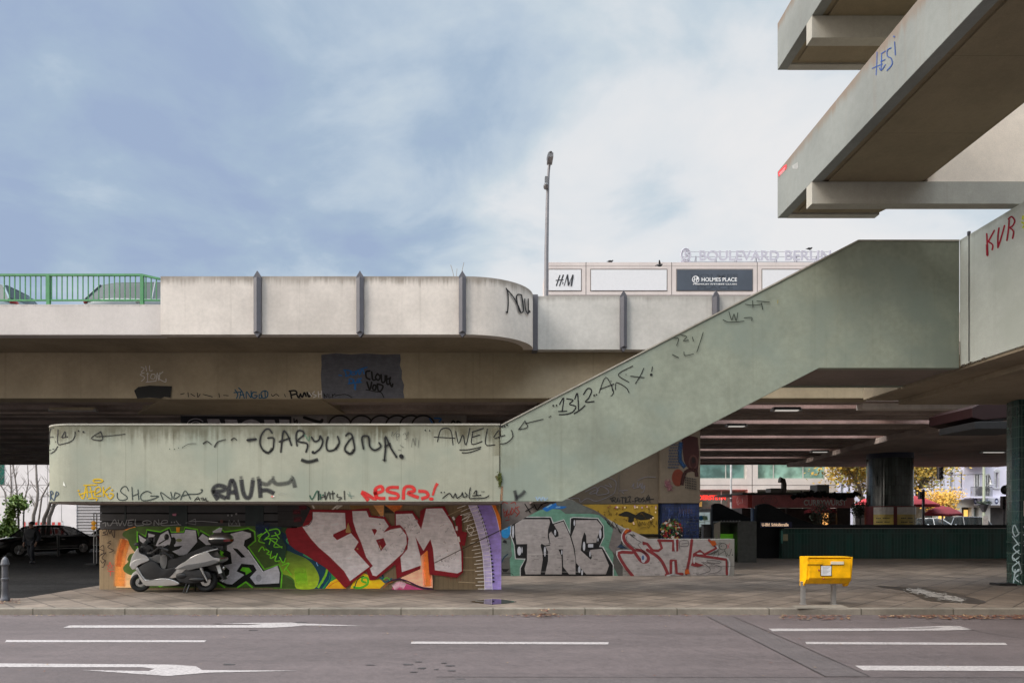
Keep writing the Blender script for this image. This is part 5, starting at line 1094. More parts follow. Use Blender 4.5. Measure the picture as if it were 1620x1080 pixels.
rdot = plain('red_badge', (.30, .05, .02), .5)
for u, v in ((1295.3, 901.5),): b = MB(); z = ZZ(v, YL - .23); b.ell((XX(u, YL - .23), fy(z) - .003, z), (.02, .008, .02), 10, 6); part(b, 'lock', rdot, box)
b = MB(); z = ZZ(914.5, YL - .2); b.ell((XX(1302, YL - .2), YL - .22, z), (.02, .03, .02), 10, 6); part(b, 'lock', rdot, box)
for xx in (1268, 1316):
    b = MB(); X = XX(xx, YL + .05); b.box(X - .035, YL - .06, 0, X + .035, YL + .03, zb + .05); b.box(X - .05, YL - .07, -.01, X + .05, YL + .04, .012); part(b, 'leg', M['galv'], box, bevel=.006)

# ------------------------------------------------------------------ bollards
M['iron'] = plain('grey_iron_paint', (.075, .075, .085), .45, .2, var=.25, bump=.1)
YBo = 14.0; X = XX(8, YBo)
bol = thing('bollard', 'grey cast iron bollard at the pavement corner', 'bollard', (X, YBo, 0))
b = MB(); b.lathe([(.085, 0), (.088, .05), (.075, .07), (.062, .16), (.06, .30), (.058, .42), (.072, .43), (.072, .47), (.058, .48), (.058, .73)], (X, YBo, 0), 20); part(b, 'shaft', M['iron'], bol, smooth=40)
b = MB(); b.lathe([(.062, .73), (.078, .74), (.08, .765), (.07, .785), (.066, .83), (.045, .88), (.015, .91), (.001, .915)], (X, YBo, 0), 20); part(b, 'cap', M['iron'], bol, smooth=40)
M['blackm'] = plain('black_metal', (.015, .015, .016), .5, var=.2)
proto = None
for px, py in ((92, 879), (128.5, 874.5)):
    x, y, z = Gp(px, py, z=-.02)
    if proto is None:
        proto = thing('bollard', 'thin black post in front of the black car\'s front wheel', 'bollard', (x, y, z), 'thin posts along the side road')
        b = MB(); b.lathe([(.05, 0), (.05, .95), (.045, .99), (.0, 1.0)], (0, 0, 0), 12); part(b, 'shaft', M['blackm'], proto, smooth=40, local=True); b = MB(); b.lathe([(.056, .80), (.056, .86)], (0, 0, 0), 12); part(b, 'collar', M['blackm'], proto, local=True)
    else:
        o = copy_tree(proto); o.location = (x, y, z); o['label'] = 'thin black post by the black car\'s rear wheel'

# ------------------------------------------------------------------ cars
M['tint'] = glass('car_glass', (.02, .024, .026), .06); M['tint'].node_tree.nodes['Principled BSDF'].inputs['Alpha'].default_value = .8; M['tint'].node_tree.nodes['Principled BSDF'].inputs['Specular IOR Level'].default_value = .35; M['tint_b'] = glass('car_glass_bluish', (.05, .075, .085), .3); M['tint_b'].node_tree.nodes['Principled BSDF'].inputs['Specular IOR Level'].default_value = .12; M['lamp'] = plain('headlamp_glass', (.5, .52, .55), .1, .3, spec=.8); M['rim'] = plain('alloy_rim', (.38, .38, .39), .3, .8)
def make_car(name, label, paint, loc, heading, L=4.7, W=1.82, Hh=1.44, kind='saloon', group=None, z=0):
    """car in local space: x forward, ground at z = 0"""
    t = thing(name, label, 'car', (loc[0], loc[1], z), group); t.rotation_euler = (0, 0, heading)
    h = L / 2; hw = W / 2
    est = kind == 'estate'
    # body below the windows: stations (x, half width, sill z, belt z, deck z)
    st = [(-h, .78, .42, .74, .80), (-h + .06, .88, .32, .82, .92), (-h + .45, .96, .24, .88, .96), (-h + 1.0, 1, .2, .9, .95), (0, 1, .19, .88, .93), (h - 1.55, 1, .19, .86, .91), (h - 1.0, .99, .2, .8, .88), (h - .5, .95, .22, .70, .80), (h - .15, .86, .26, .60, .70), (h, .72, .34, .52, .60)]
    b = MB(); n = 10; vs = []
    for x, k, s0, be, dk in st:
        w_ = hw * k
        ring = [(-.86 * w_, s0), (-w_, s0 + .12), (-w_ * 1.0, be - .14), (-w_ * .95, be), (-w_ * .55, dk)]
        vs += [(x, y, zz_) for y, zz_ in ring] + [(x, -y, zz_) for y, zz_ in ring[::-1]]
    m_ = len(st); fs = [[i * n + q, i * n + (q + 1) % n, (i + 1) * n + (q + 1) % n, (i + 1) * n + q] for i in range(m_ - 1) for q in range(n)] + [list(range(n)), list(range((m_ - 1) * n, m_ * n))]
    b.add(vs, fs); body = part(b, 'body', paint, t, smooth=38, local=True)
    # cabin glass and roof
    if est: gh = [(-h + .12, .90, .96), (-h + .45, .82, Hh - .1), (-h + .9, .80, Hh - .02), (.1, .80, Hh), (.55, .80, Hh - .03), (h - 1.35, .9, .92)]
    else: gh = [(-h + .62, .9, .95), (-h + 1.28, .80, Hh - .08), (-h + 1.75, .78, Hh - .01), (.15, .78, Hh), (.55, .80, Hh - .05), (h - 1.3, .92, .90)]
    b = MB(); vs = []
    for x, k, zr in gh:
        wb = hw * .93; wr = hw * k * .82 if zr > 1.1 else hw * .9
        vs += [(x, -wb, .86), (x, -wr, zr - .03), (x, -wr * .8, zr), (x, wr * .8, zr), (x, wr, zr - .03), (x, wb, .86)]
    n = 6; b.add(vs, [[i * n + q, i * n + q + 1, (i + 1) * n + q + 1, (i + 1) * n + q] for i in range(len(gh) - 1) for q in range(n - 1)] + [list(range(n)), list(range((len(gh) - 1) * n, len(gh) * n))])
    cab = part(b, 'cabin_glass', M['tint_b'] if name == 'car_on_bridge' else M['tint'], t, smooth=30, local=True)
    b = MB(); g = gh[1:-1]; vs = []
    for x, k, zr in g:
        wr = hw * k * .82; vs += [(x, -wr - .012, zr - .05), (x, -wr * .8, zr + .012), (x, 0, zr + .022), (x, wr * .8, zr + .012), (x, wr + .012, zr - .05)]
    n = 5; b.add(vs, [[i * n + q, i * n + q + 1, (i + 1) * n + q + 1, (i + 1) * n + q] for i in range(len(g) - 1) for q in range(n - 1)]); 
    for sg in (-1, 1):                                              # pillars
        for (xa_, ka, za), (xb_, kb, zb2) in ((gh[0], gh[1]), (gh[-1], gh[-2])):
            pa = Vector((xa_, sg * hw * .925, .88)); pb_ = Vector((xb_, sg * (hw * kb * .82 + .01), zb2 - .03)); b.tube([pa, pb_], .035, 5)
        xm = -.1; b.tube([(xm, sg * (hw * .93 + .004), .86), (xm - .03, sg * (hw * .78 * .82 + .012), Hh - .04)], .03, 5)
    part(b, 'roof', paint, t, smooth=40, local=True)
    for x in (-h + .92, h - .88):
        for sg in (-1, 1):
            b = MB(); c = (x, sg * (hw - .10), .32); r_ = .32; b.lathe([(.2, -.1), (.29, -.11), (.32, -.07), (.32, .07), (.29, .11), (.2, .1)], c, 22, 'y'); wv = part(b, 'wheel', M['rubber'], t, smooth=35, local=True)
            b = MB(); b.lathe([(.215, .112 * sg), (.215, .09 * sg)], c, 22, 'y')
            for q in range(5):
                a = 2 * math.pi * q / 5; b.tube([(c[0], c[1] + .115 * sg, c[2]), (c[0] + .2 * math.cos(a), c[1] + .118 * sg, c[2] + .2 * math.sin(a))], .028, 5)
            part(b, 'rim', M['rim'], wv, smooth=35, local=True)
            b = MB(); b.lathe([(.36, -.02), (.36, .012)], (x, sg * (hw - .015), .34), 22, 'y'); part(b, 'wheel_arch', M['blackp'], t, local=True)
    for sg in (-1, 1):
        b = MB(); b.ell((h - .22, sg * hw * .70, .63), (.2, .17, .07), 10, 6); part(b, 'headlight', M['lamp'], t, smooth=50, local=True)
        b = MB(); b.ell((-h + .1, sg * hw * .72, .82), (.1, .19, .09), 10, 6); part(b, 'tail_light', M['redlens'], t, smooth=50, local=True)
        b = MB(); b.ell((h - 1.62, sg * (hw + .09), .96), (.08, .11, .07), 10, 6); part(b, 'mirror', paint, t, smooth=50, local=True)
        b = MB(); b.box(-.55, sg * hw - .012, .76, -.40, sg * hw + .015, .79); b.box(.45, sg * hw - .012, .75, .60, sg * hw + .015, .78); part(b, 'door_handle', M['chrome'], t, local=True)
        b = MB(); b.box(-1.3, sg * hw - .015, .30, 1.25, sg * hw + .012, .335); part(b, 'sill_trim', M['rim'], t, local=True)
    b = MB(); b.box(h - .03, -.26, .36, h + .015, .26, .47); part(b, 'number_plate', M['plate'], t, local=True)
    b = MB(); b.box(h - .12, -.35, .50, h + .005, .35, .62); part(b, 'grille', M['blackp'], t, local=True)
    b = MB(); b.box(-h - .015, -.26, .55, -h + .03, .26, .66); part(b, 'number_plate', M['plate'], t, local=True)
    return t
M['carblack'] = plain('black_car_paint', (.006, .006, .008), .3, 0, var=.05, coat=.6, spec=.3); M['carwhite'] = plain('white_car_paint', (.55, .56, .57), .25, 0, var=.04, coat=.8)
M['cargrey'] = plain('grey_car_paint', (.16, .17, .185), .25, .4, var=.04, coat=.8); M['carsil'] = plain('silver_car_paint', (.4, .41, .43), .25, .6, var=.04, coat=.8)
gl = -.02
make_car('parked_car', 'black saloon car with alloy wheels parked by the pale wall', M['carblack'], (-21.9, 33.2), R(180 + 60), z=gl, group='cars at the side road')
make_car('parked_car', 'dark car behind the black saloon, mostly hidden by the fence post', M['carblack'], (-20.6, 37.6), R(180 + 66), kind='estate', z=gl, group='cars at the side road')
make_car('car_on_bridge', 'blue grey car behind the green railing beside the parapet end', plain('blue_grey_car_paint', (.09, .12, .14), .3, .1, var=.04), (XX(268, 20.9), 20.9), R(0), L=4.4, Hh=1.5, z=7.27, kind='estate', group='cars crossing the bridge')
make_car('car_on_bridge', 'silver car behind the green railing at the left edge', plain('pale_blue_car_paint', (.17, .22, .25), .3, .1, var=.04), (XX(-62, 20.9), 20.9), R(180), L=4.4, Hh=1.5, z=7.27, kind='estate', group='cars crossing the bridge')
YC = 54.0
make_car('parked_car', 'white car at the far kerb under the red umbrella', M['carwhite'], (XX(1466, YC), YC), R(180), z=.35, Hh=1.50, L=4.3, group='cars at the far kerb')
make_car('parked_car', 'dark grey estate car at the far kerb left of the lamp post', M['cargrey'], (XX(1522, YC), YC + .6), R(176), z=.35, Hh=1.62, L=4.6, kind='estate', group='cars at the far kerb')
make_car('parked_car', 'silver car at the far kerb beside the tiled pillar', M['carsil'], (XX(1608, YC), YC - 1), R(182), z=.35, Hh=1.52, L=4.6, group='cars at the far kerb')

# ------------------------------------------------------------------ pedestrian in dark clothes
def skin(name, mat, joints, edges, parent, sub=2):
    me = bpy.data.meshes.new(name); off = root_loc(parent); keys = list(joints)
    me.from_pydata([tuple(Vector(joints[k_][0]) - off) for k_ in keys], [(keys.index(a), keys.index(c)) for a, c in edges], [])
    o = bpy.data.objects.new(name, me); COL.objects.link(o)
    sk = o.modifiers.new('skin', 'SKIN'); sk.use_smooth_shade = True
    for i, k_ in enumerate(keys):
        r_ = joints[k_][1]; me.skin_vertices[0].data[i].radius = r_ if isinstance(r_, tuple) else (r_, r_)
    me.skin_vertices[0].data[0].use_root = True
    o.modifiers.new('sub', 'SUBSURF').levels = sub; o.modifiers['sub'].render_levels = sub
    dg = bpy.context.evaluated_depsgraph_get(); dg.update()
    nm = bpy.data.meshes.new_from_object(o.evaluated_get(dg)); nm.name = name; o.modifiers.clear(); o.data = nm; bpy.data.meshes.remove(me)
    nm.materials.clear(); nm.materials.append(mat); o.parent = parent
    for p in nm.polygons: p.use_smooth = True
    return o
M['skin'] = plain('skin', (.30, .17, .12), .5, var=.08); M['coat'] = plain('black_coat', (.010, .010, .013), .8, var=.3, bump=.2); M['jeans'] = plain('dark_trousers', (.012, .013, .018), .85, var=.3); M['shoe'] = plain('grey_shoe', (.05, .05, .055), .6); M['hair'] = plain('dark_hair', (.012, .009, .008), .6)
mx, my = Gp(50, 891, z=-.02)[:2]
man = thing('person', 'person in a black coat walking on the side road by the cars', 'person', (mx, my, -.02))
def Q(x, y, z): return (mx + x, my + y, z * .912 - .02)
J = {'pelvis': (Q(0, 0, .95), (.14, .11)), 'waist': (Q(0, 0, 1.08), (.13, .10)), 'chest': (Q(0, -.01, 1.32), (.165, .12)), 'neckb': (Q(0, 0, 1.46), (.075, .07)), 'neck': (Q(0, -.01, 1.53), .055), 'head': (Q(0, -.025, 1.62), (.078, .092)), 'crown': (Q(0, -.015, 1.70), (.07, .085)),
     'hl': (Q(.09, 0, .90), .085), 'kl': (Q(.11, -.16, .50), .055), 'al': (Q(.11, -.06, .09), .04), 'tl': (Q(.12, -.22, .03), .03), 'hr': (Q(-.09, 0, .90), .085), 'kr': (Q(-.10, .02, .50), .055), 'ar': (Q(-.10, .22, .12), .04), 'tr': (Q(-.10, .12, .03), .03),
     'sl': (Q(.19, 0, 1.40), .062), 'el': (Q(.27, .05, 1.12), .045), 'wl': (Q(.25, -.10, .90), .032), 'pl': (Q(.25, -.14, .83), (.04, .022)), 'sr': (Q(-.19, 0, 1.40), .062), 'er': (Q(-.27, .03, 1.12), .045), 'wr': (Q(-.25, -.06, .88), .032), 'pr': (Q(-.25, -.09, .81), (.04, .022))}
E = [('pelvis', 'waist'), ('waist', 'chest'), ('chest', 'neckb'), ('neckb', 'neck'), ('neck', 'head'), ('head', 'crown'), ('pelvis', 'hl'), ('hl', 'kl'), ('kl', 'al'), ('al', 'tl'), ('pelvis', 'hr'), ('hr', 'kr'), ('kr', 'ar'), ('ar', 'tr'), ('chest', 'sl'), ('sl', 'el'), ('el', 'wl'), ('wl', 'pl'), ('chest', 'sr'), ('sr', 'er'), ('er', 'wr'), ('wr', 'pr')]
for s, sg in (('l', 1), ('r', -1)):
    p = J['p' + s][0]
    for f_ in range(4):
        a = 'f%s%d' % (s, f_); y_ = (f_ - 1.5) * .018; L_ = (.03, .036, .034, .026)[f_]
        J[a + 'a'] = ((p[0], p[1] + y_, p[2] - .035), .009); J[a + 'b'] = ((p[0] - sg * .006, p[1] + y_, p[2] - .035 - L_), .008); J[a + 'c'] = ((p[0] - sg * .02, p[1] + y_ - .004, p[2] - .04 - L_ * 1.7), .007); E += [('p' + s, a + 'a'), (a + 'a', a + 'b'), (a + 'b', a + 'c')]
    J['t' + s + 'a'] = ((p[0] - sg * .01, p[1] - .045, p[2] - .005), .010); J['t' + s + 'b'] = ((p[0] - sg * .02, p[1] - .06, p[2] - .04), .008); E += [('p' + s, 't' + s + 'a'), ('t' + s + 'a', 't' + s + 'b')]
body = skin('body', M['skin'], J, E, man)
CJ = {k_: (J[k_][0], tuple(q + .035 for q in (J[k_][1] if isinstance(J[k_][1], tuple) else (J[k_][1],) * 2))) for k_ in ('pelvis', 'waist', 'chest', 'neckb', 'sl', 'el', 'wl', 'sr', 'er', 'wr')}
CJ['hem'] = (Q(0, 0, .80), (.19, .15))
skin('coat', M['coat'], CJ, [('pelvis', 'waist'), ('pelvis', 'hem'), ('waist', 'chest'), ('chest', 'neckb'), ('chest', 'sl'), ('sl', 'el'), ('el', 'wl'), ('chest', 'sr'), ('sr', 'er'), ('er', 'wr')], man)
TJ = {k_: (J[k_][0], tuple(q + .022 for q in (J[k_][1] if isinstance(J[k_][1], tuple) else (J[k_][1],) * 2))) for k_ in ('pelvis', 'hl', 'kl', 'al', 'hr', 'kr', 'ar')}
skin('trousers', M['jeans'], TJ, [('pelvis', 'hl'), ('hl', 'kl'), ('kl', 'al'), ('pelvis', 'hr'), ('hr', 'kr'), ('kr', 'ar')], man)
for s, a in (('l', -.14), ('r', .17)):
    b = MB(); q = J['a' + s][0]; t_ = J['t' + s][0]; b.ell(((q[0] + t_[0]) / 2, (q[1] + t_[1]) / 2, .03), (.052, .14, .055), 10, 7); part(b, 'shoe', M['shoe'], man, smooth=60)
hc = J['crown'][0]
b = MB(); b.ell((hc[0], hc[1] + .025, hc[2] + .005), (.092, .105, .085), 14, 10); part(b, 'hair', M['hair'], man, smooth=60)
b = MB(); hd = J['head'][0]; b.prism([(hd[0] - .014, hd[1] - .085, hd[2] - .01), (hd[0] + .014, hd[1] - .085, hd[2] - .01), (hd[0], hd[1] - .115, hd[2] - .012)], (0, .008, .045)); part(b, 'nose', M['skin'], man, smooth=60)
for sg in (-1, 1):
    b = MB(); b.ell((hd[0] + sg * .03, hd[1] - .086, hd[2] + .03), (.011, .006, .007), 8, 6); part(b, 'eye', M['hair'], man); b = MB(); b.ell((hd[0] + sg * .082, hd[1], hd[2] + .01), (.012, .02, .03), 8, 6); part(b, 'ear', M['skin'], man, smooth=60)
b = MB(); b.ell((hd[0], hd[1] - .088, hd[2] - .04), (.024, .006, .006), 8, 6); part(b, 'mouth', plain('lips', (.22, .09, .08), .5), man)
# ------------------------------------------------------------------ street lamp, ceiling lights
lampm = plain('lamp_grey_paint', (.17, .165, .175), .45, .3, var=.1)
YL2 = 26.0
lamp = thing('street_lamp', 'tall grey street lamp standing on the bridge beside the curved parapet', 'street lamp', (XX(863.5, YL2), YL2, 7.3))
b = MB(); pts = [P(863.5, 475, YL2), P(864.5, 400, YL2), P(866, 320, YL2), P(867, 285, YL2), P(868, 270, YL2), P(869.5, 258, YL2)]; pts[0] = (pts[0][0], YL2, 7.3)
b.tube(pts, [.085, .08, .065, .055, .05, .05], 10); part(b, 'pole', lampm, lamp, smooth=40)
b = MB(); c = P(869.5, 254, YL2); b.ell((c[0], c[1] - .1, c[2] + .06), (.12, .45, .09), 14, 8); b.box(c[0] - .10, c[1] - .5, c[2] - .12, c[0] + .10, c[1] + .1, c[2] + .03); part(b, 'lamp_head', plain('lamp_head_grey', (.12, .12, .125), .5), lamp, smooth=45)
b = MB(); c = P(863.8, 291, YL2); b.box(c[0] - .05, c[1] - .15, c[2] - .1, c[0] + .07, c[1] + .05, c[2] + .22); b.ell((c[0] - .01, c[1] - .1, c[2] - .14), (.1, .2, .1), 10, 7); part(b, 'spotlight', plain('lamp_head_grey', (.12, .12, .125), .5), lamp, smooth=45)
tube = plain('lamp_diffuser', (.75, .72, .66), .4, emit=.35); tubeoff = plain('lamp_diffuser_off', (.3, .26, .23), .4)
def fixture(px, py, z, L, label, lit):
    Y = (z - H) * F / (HY - py); X = XX(px, Y)
    t = thing('ceiling_light', label, 'ceiling light', (X, Y, z), 'long lights fixed under the bridge deck')
    b = MB(); b.box(X - L / 2, Y, z, X + L / 2, Y + .22, z + .09); part(b, 'housing', M['blackm'] if lit else M['girder'], t, bevel=.01)
    b = MB(); b.box(X - L / 2 + .06, Y + .02, z - .035, X + L / 2 - .06, Y + .2, z - .001); part(b, 'diffuser', tube if lit else tubeoff, t, bevel=.01)
    for s in (-1, 1):
        b = MB(); b.box(X + s * L * .5 - .04, Y + .01, z - .045, X + s * L * .5 + .04, Y + .21, z + .05); part(b, 'end_cap', M['galv'], t)
fixture(113, 648, 5.36, 1.5, 'unlit long ceiling light at the left end of the bridge', False)
fixture(1246, 647.5, 5.36, .9, 'lit ceiling light above the flight, nearest of those left of the column', True); fixture(1166, 673, 5.36, .75, 'lit ceiling light close to the sloping flight edge', True)
fixture(1514, 673.5, 5.38, 1.1, 'lit ceiling light next to the red duct under the walkway', True); fixture(1298, 714, 5.36, .9, 'lit ceiling light nearest the far edge left of the column', True); fixture(1573, 714.5, 5.2, 1.2, 'lit ceiling light on the smooth pier head by the tiled pillar', True)
# red service box hung below the walkway
rd = plain('dark_red_paint', (.014, .0012, .0015), .5, var=.2)
YR_ = 20.2
rb = thing('service_duct', 'dark red and black duct hanging under the walkway beside the tiled pillar', 'duct', (XX(1570, YR_), YR_, ZZ(660, YR_)))
b = MB(); b.prism([P(x, y, YR_) for x, y in ((1538, 660), (1538, 645), (1552, 638), (1640, 632), (1640, 655), (1556, 664))], (0, 2.0, 0)); part(b, 'red_panel', rd, rb, bevel=.01)
b = MB(); b.pxprism([(1542, 667), (1640, 665), (1640, 678), (1542, 678)], YR_ - .2, 1.6); part(b, 'black_case', M['blackm'], rb, bevel=.01)
b = MB(); b.box(XX(1560, YR_), YR_ + .3, ZZ(640, YR_), XX(1563, YR_), YR_ + .36, 5.6); b.box(XX(1600, YR_), YR_ + .3, ZZ(640, YR_), XX(1603, YR_), YR_ + .36, 5.6); part(b, 'hanger', M['galv'], rb)
# ------------------------------------------------------------------ tiled pillar at the right edge
YPi = 17.4
M['gtile'] = tiles('dark_green_tiles', (.010, .04, .032), (.085, .13, .11), .085, .27, .22, mort=.10)
pil = thing('tiled_pillar', 'dark green tiled pillar with white tags at the right edge', 'pillar', (XX(1612, YPi), YPi + .5, 0))
b = MB(); X0 = XX(1613, YPi); XA = XX(1600.5, YPi + .3); b.prism([(XA, YPi + .3, 0), (X0, YPi, 0), (X0 + .75, YPi, 0), (X0 + .75 + X0 - XA, YPi + .3, 0), (X0 + .75, YPi + .6, 0), (X0 + .12, YPi + .6, 0)], (0, 0, 4.86)); pm = part(b, 'shaft', M['gtile'], pil)
b = MB(); b.box(X0 - .55, YPi - .05, -.02, X0 - .1, YPi + .3, .05); part(b, 'foot_plate', M['blackm'], pil)
def pil_map(px, py, o):
    Y = YPi + .3 - .3 * (px - 1600.5) / 12.5 if px < 1613 else YPi
    return (XX(px, Y) - o * .5, Y - o, ZZ(py, Y))
pt = Paint(pil_map, k=1.4); WS = (150, 165, 170)
pt.S(1.8, WS, '1611,842 1605,830 1602,838 1606,848 1613,842', '1602,848 1612,862', '1613,858 1603,866 1614,876', '1612,870 1602,878 1604,886 1613,880', '1603,882 1613,892', '1612,888 1602,896 1604,904 1614,900 1612,890', '1605,908 1611,900 1616,905 1606,914 1616,922', '1606,900 1602,928', '1603,918 1614,918'); pt.S(1.6, WS, '1619,832 1624,840', '1619,845 1625,850 1620,856', '1620,862 1625,870'); pt.poly('1619,792 1632,792 1632,816 1619,816', (160, 158, 150))
pt.build('graffiti_tag', pm, 'white vertical tag')
# ------------------------------------------------------------------ underground station entrance
YU = 29.7
M['utile'] = tiles('station_wall_tiles', (.011, .046, .038), (.024, .066, .054), .14, 1.1, .55, mort=.14, var=.3)
M['udark'] = plain('dark_station_metal', (.005, .006, .008), .6, var=.25, spec=.25)
st = thing('station_wall', 'long low wall of dark green tiles round the station stairs', 'wall', (XX(1420, YU), YU, 0))
b = MB(); b.box(XX(1237, YU), YU, 0, 27, YU + .3, 1.30); b.box(26.7, YU + .3, 0, 27, YU + 5.5, 1.30); part(b, 'tiled_face', M['utile'], st)
b = MB(); b.box(XX(1237, YU) - .03, YU - .05, 1.302, 27.05, YU + .35, 1.47); part(b, 'coping', M['udark'], st, bevel=.015)
b = MB(); b.box(XX(1240, YU), YU - .056, 1.305, 27, YU - .052, 1.325); part(b, 'coping_edge', M['galv'], st)
en = thing('station_entrance', 'dark station entrance with curved sloping side walls and lit blue sign', 'entrance', (XX(1230, YU), YU, 0))
b = MB(); b.pxprism([(1197, 886), (1197, 800), (1203, 797), (1209, 796), (1217, 797), (1226, 801), (1240, 810), (1258, 818), (1275, 824), (1290, 829), (1290, 886)], YU + .4, .25); part(b, 'side_wall', M['udark'], en, bevel=.02)
b = MB(); b.box(XX(1197, YU) - .02, YU + .41, 0, XX(1199, YU), YU + .64, ZZ(803, YU)); part(b, 'blue_edge', plain('blue_edge', (.02, .05, .12), .4), en)
Y2 = 33.5
b = MB(); b.pxprism([(1127, 880), (1127, 799), (1131, 796), (1140, 796), (1150, 801), (1192, 822), (1240, 846), (1240, 880)], Y2, .25); part(b, 'side_wall', M['udark'], en, bevel=.02)
b = MB(); b.box(XX(1203, YU), YU - .06, ZZ(834, YU), XX(1252, YU), YU - .003, ZZ(825, YU)); sg = part(b, 'sign_board', plain('sign_blue', (.004, .006, .045), .4), en)
b = fit_text('U-Bhf. Schloßstraße', 1205.5, 1247.5, 826.8, 831.8, YU - .065, .004, .004); part(b, 'sign_lettering', plain('sign_letters', (.9, .62, .42), .5, emit=.55), sg)
b = MB(); b.box(XX(1235, YU) , YU - .07, ZZ(859, YU), XX(1237.5, YU), YU - .02, ZZ(839, YU)); part(b, 'teal_strip', plain('teal_paint', (.06, .2, .17), .5), en); b = MB(); b.box(XX(1238.5, YU), YU - .03, ZZ(855, YU), XX(1246, YU), YU - .01, ZZ(844.5, YU)); part(b, 'notice', plain('buff_notice', (.3, .26, .16), .6), en)
# pale crumpled bags on the floor by the wall
for px, py, s_, lb in ((1238, 881, .16, 'small pale litter bag by the station wall corner'), (1250, 882.5, .10, 'smaller pale scrap by the station wall')):
    c = Gp(px, py, z=0); b = MB(); b.ell((c[0], c[1], s_ * .55), (s_ * .8, s_ * .7, s_ * .6), 9, 6); b.v = [(x + random.uniform(-.02, .02), y + random.uniform(-.02, .02), max(.001, z + random.uniform(-.03, .03))) for x, y, z in b.v]
    o = part(b, 'litter_bag', plain('pale_plastic', (.35, .35, .36), .5, var=.4), None, loc=c); setp(o, lb, 'litter')
# ticket booth with green inside
YK = 27.0
bo = thing('ticket_booth', 'tan sided booth with dark opening and bright green panel inside', 'booth', (XX(1160, YK), YK, 0))
b = MB(); x0, x1, x2, x3 = XX(1128, YK + 1), XX(1139.5, YK), XX(1167, YK), XX(1197, YK); zt = ZZ(824, YK)
b.prism([(x0, YK + .9, 0), (x1, YK, 0), (x1 + .04, YK, 0), (x1 + .04, YK + .9, 0)], (0, 0, 0)) if False else b.quad((x0, YK + .9, 0), (x1, YK, 0), (x1, YK, zt), (x0, YK + .9, zt - .12))
b.quad((x0 + .02, YK + .92, 0), (x1, YK + .04, 0), (x1, YK + .04, zt), (x0 + .02, YK + .92, zt - .12)); part(b, 'tan_side', plain('tan_panel', (.36, .31, .23), .7), bo)
b = MB(); b.box(x2, YK, 0, x3, YK + .9, zt); b.box(x1 + .01, YK + .88, 0, x2, YK + .95, zt - .02); b.box(x1 + .01, YK + .02, zt - .06, x2, YK + .9, zt); part(b, 'grey_body', plain('booth_grey', (.075, .078, .072), .5, var=.2), bo, bevel=.01)
b = MB(); b.box(x1 + .02, YK + .5, .35, x2 - .005, YK + .55, ZZ(844.5, YK)); part(b, 'green_panel', plain('green_glow_panel', (.12, .42, .02), .4, emit=.12), bo)
b = MB()
for i in range(7): b.box(x1 + .02 + i * .12, YK - .01, zt + .001, x1 + .07 + i * .12, YK + .03, zt + .025)
part(b, 'roof_edge', M['galv'], bo)
# city map board and grey cabinet
YV = 38.0
mp = thing('map_board', 'backlit town map board between the blue mural and the entrance wall', 'map board', (XX(1114, YV), YV, 0))
b = MB(); b.box(XX(1100, YV), YV, 0, XX(1126, YV), YV + .2, ZZ(804, YV)); part(b, 'frame', plain('map_frame', (.33, .34, .35), .4, .3), mp, bevel=.02)
b = MB(); b.box(XX(1103, YV), YV - .02, ZZ(833, YV), XX(1123, YV), YV - .005, ZZ(810, YV)); mpp = part(b, 'map', plain('map_paper', (.5, .6, .6), .4, emit=.25), mp)
pt = Paint(planeY(YV - .022)); pt.ellp(1109, 819, 4, 4, (60, 140, 200)); pt.poly('1111,815 1119,816 1120,822 1113,823', (150, 190, 150)); pt.S(.8, (220, 220, 200), '1103,826 1123,824', '1114,811 1115,832'); pt.build('map_print', mpp)
YV2 = 34
cb = thing('cabinet', 'plain grey street cabinet in front of the map board', 'cabinet', (XX(1119, YV2), YV2, 0))
b = MB(); b.box(XX(1113, YV2), YV2, 0, XX(1127, YV2), YV2 + .4, ZZ(830, YV2)); part(b, 'body', plain('cabinet_grey', (.19, .18, .18), .6), cb, bevel=.02); b = MB(); b.box(XX(1113, YV2) - .02, YV2 - .02, ZZ(830, YV2) + .001, XX(1127, YV2) + .02, YV2 + .42, ZZ(830, YV2) + .03); part(b, 'lid', plain('cabinet_lid', (.15, .15, .15), .6), cb)
YV3 = 36
ub = thing('utility_box', 'white box with black scrawl beside the grey cabinet', 'utility box', (XX(1108, YV3), YV3, 0))
b = MB(); b.box(XX(1100, YV3), YV3, 0, XX(1116, YV3), YV3 + .4, ZZ(838, YV3)); ubb = part(b, 'body', plain('box_white', (.5, .5, .5), .6), ub, bevel=.015)
b = MB(); b.box(XX(1099, YV3), YV3 - .015, ZZ(838, YV3) + .001, XX(1117, YV3), YV3 + .415, ZZ(838, YV3) + .03); part(b, 'lid', plain('cabinet_lid', (.15, .15, .15), .6), ub)
pt = Paint(planeY(YV3)); pt.S(1.5, INK, '1101,841 1113,842', '1103,846 1110,844 1106,850', '1104,852 1112,850 1108,857', '1112,846 1114,856'); pt.build('graffiti_tag', ubb)
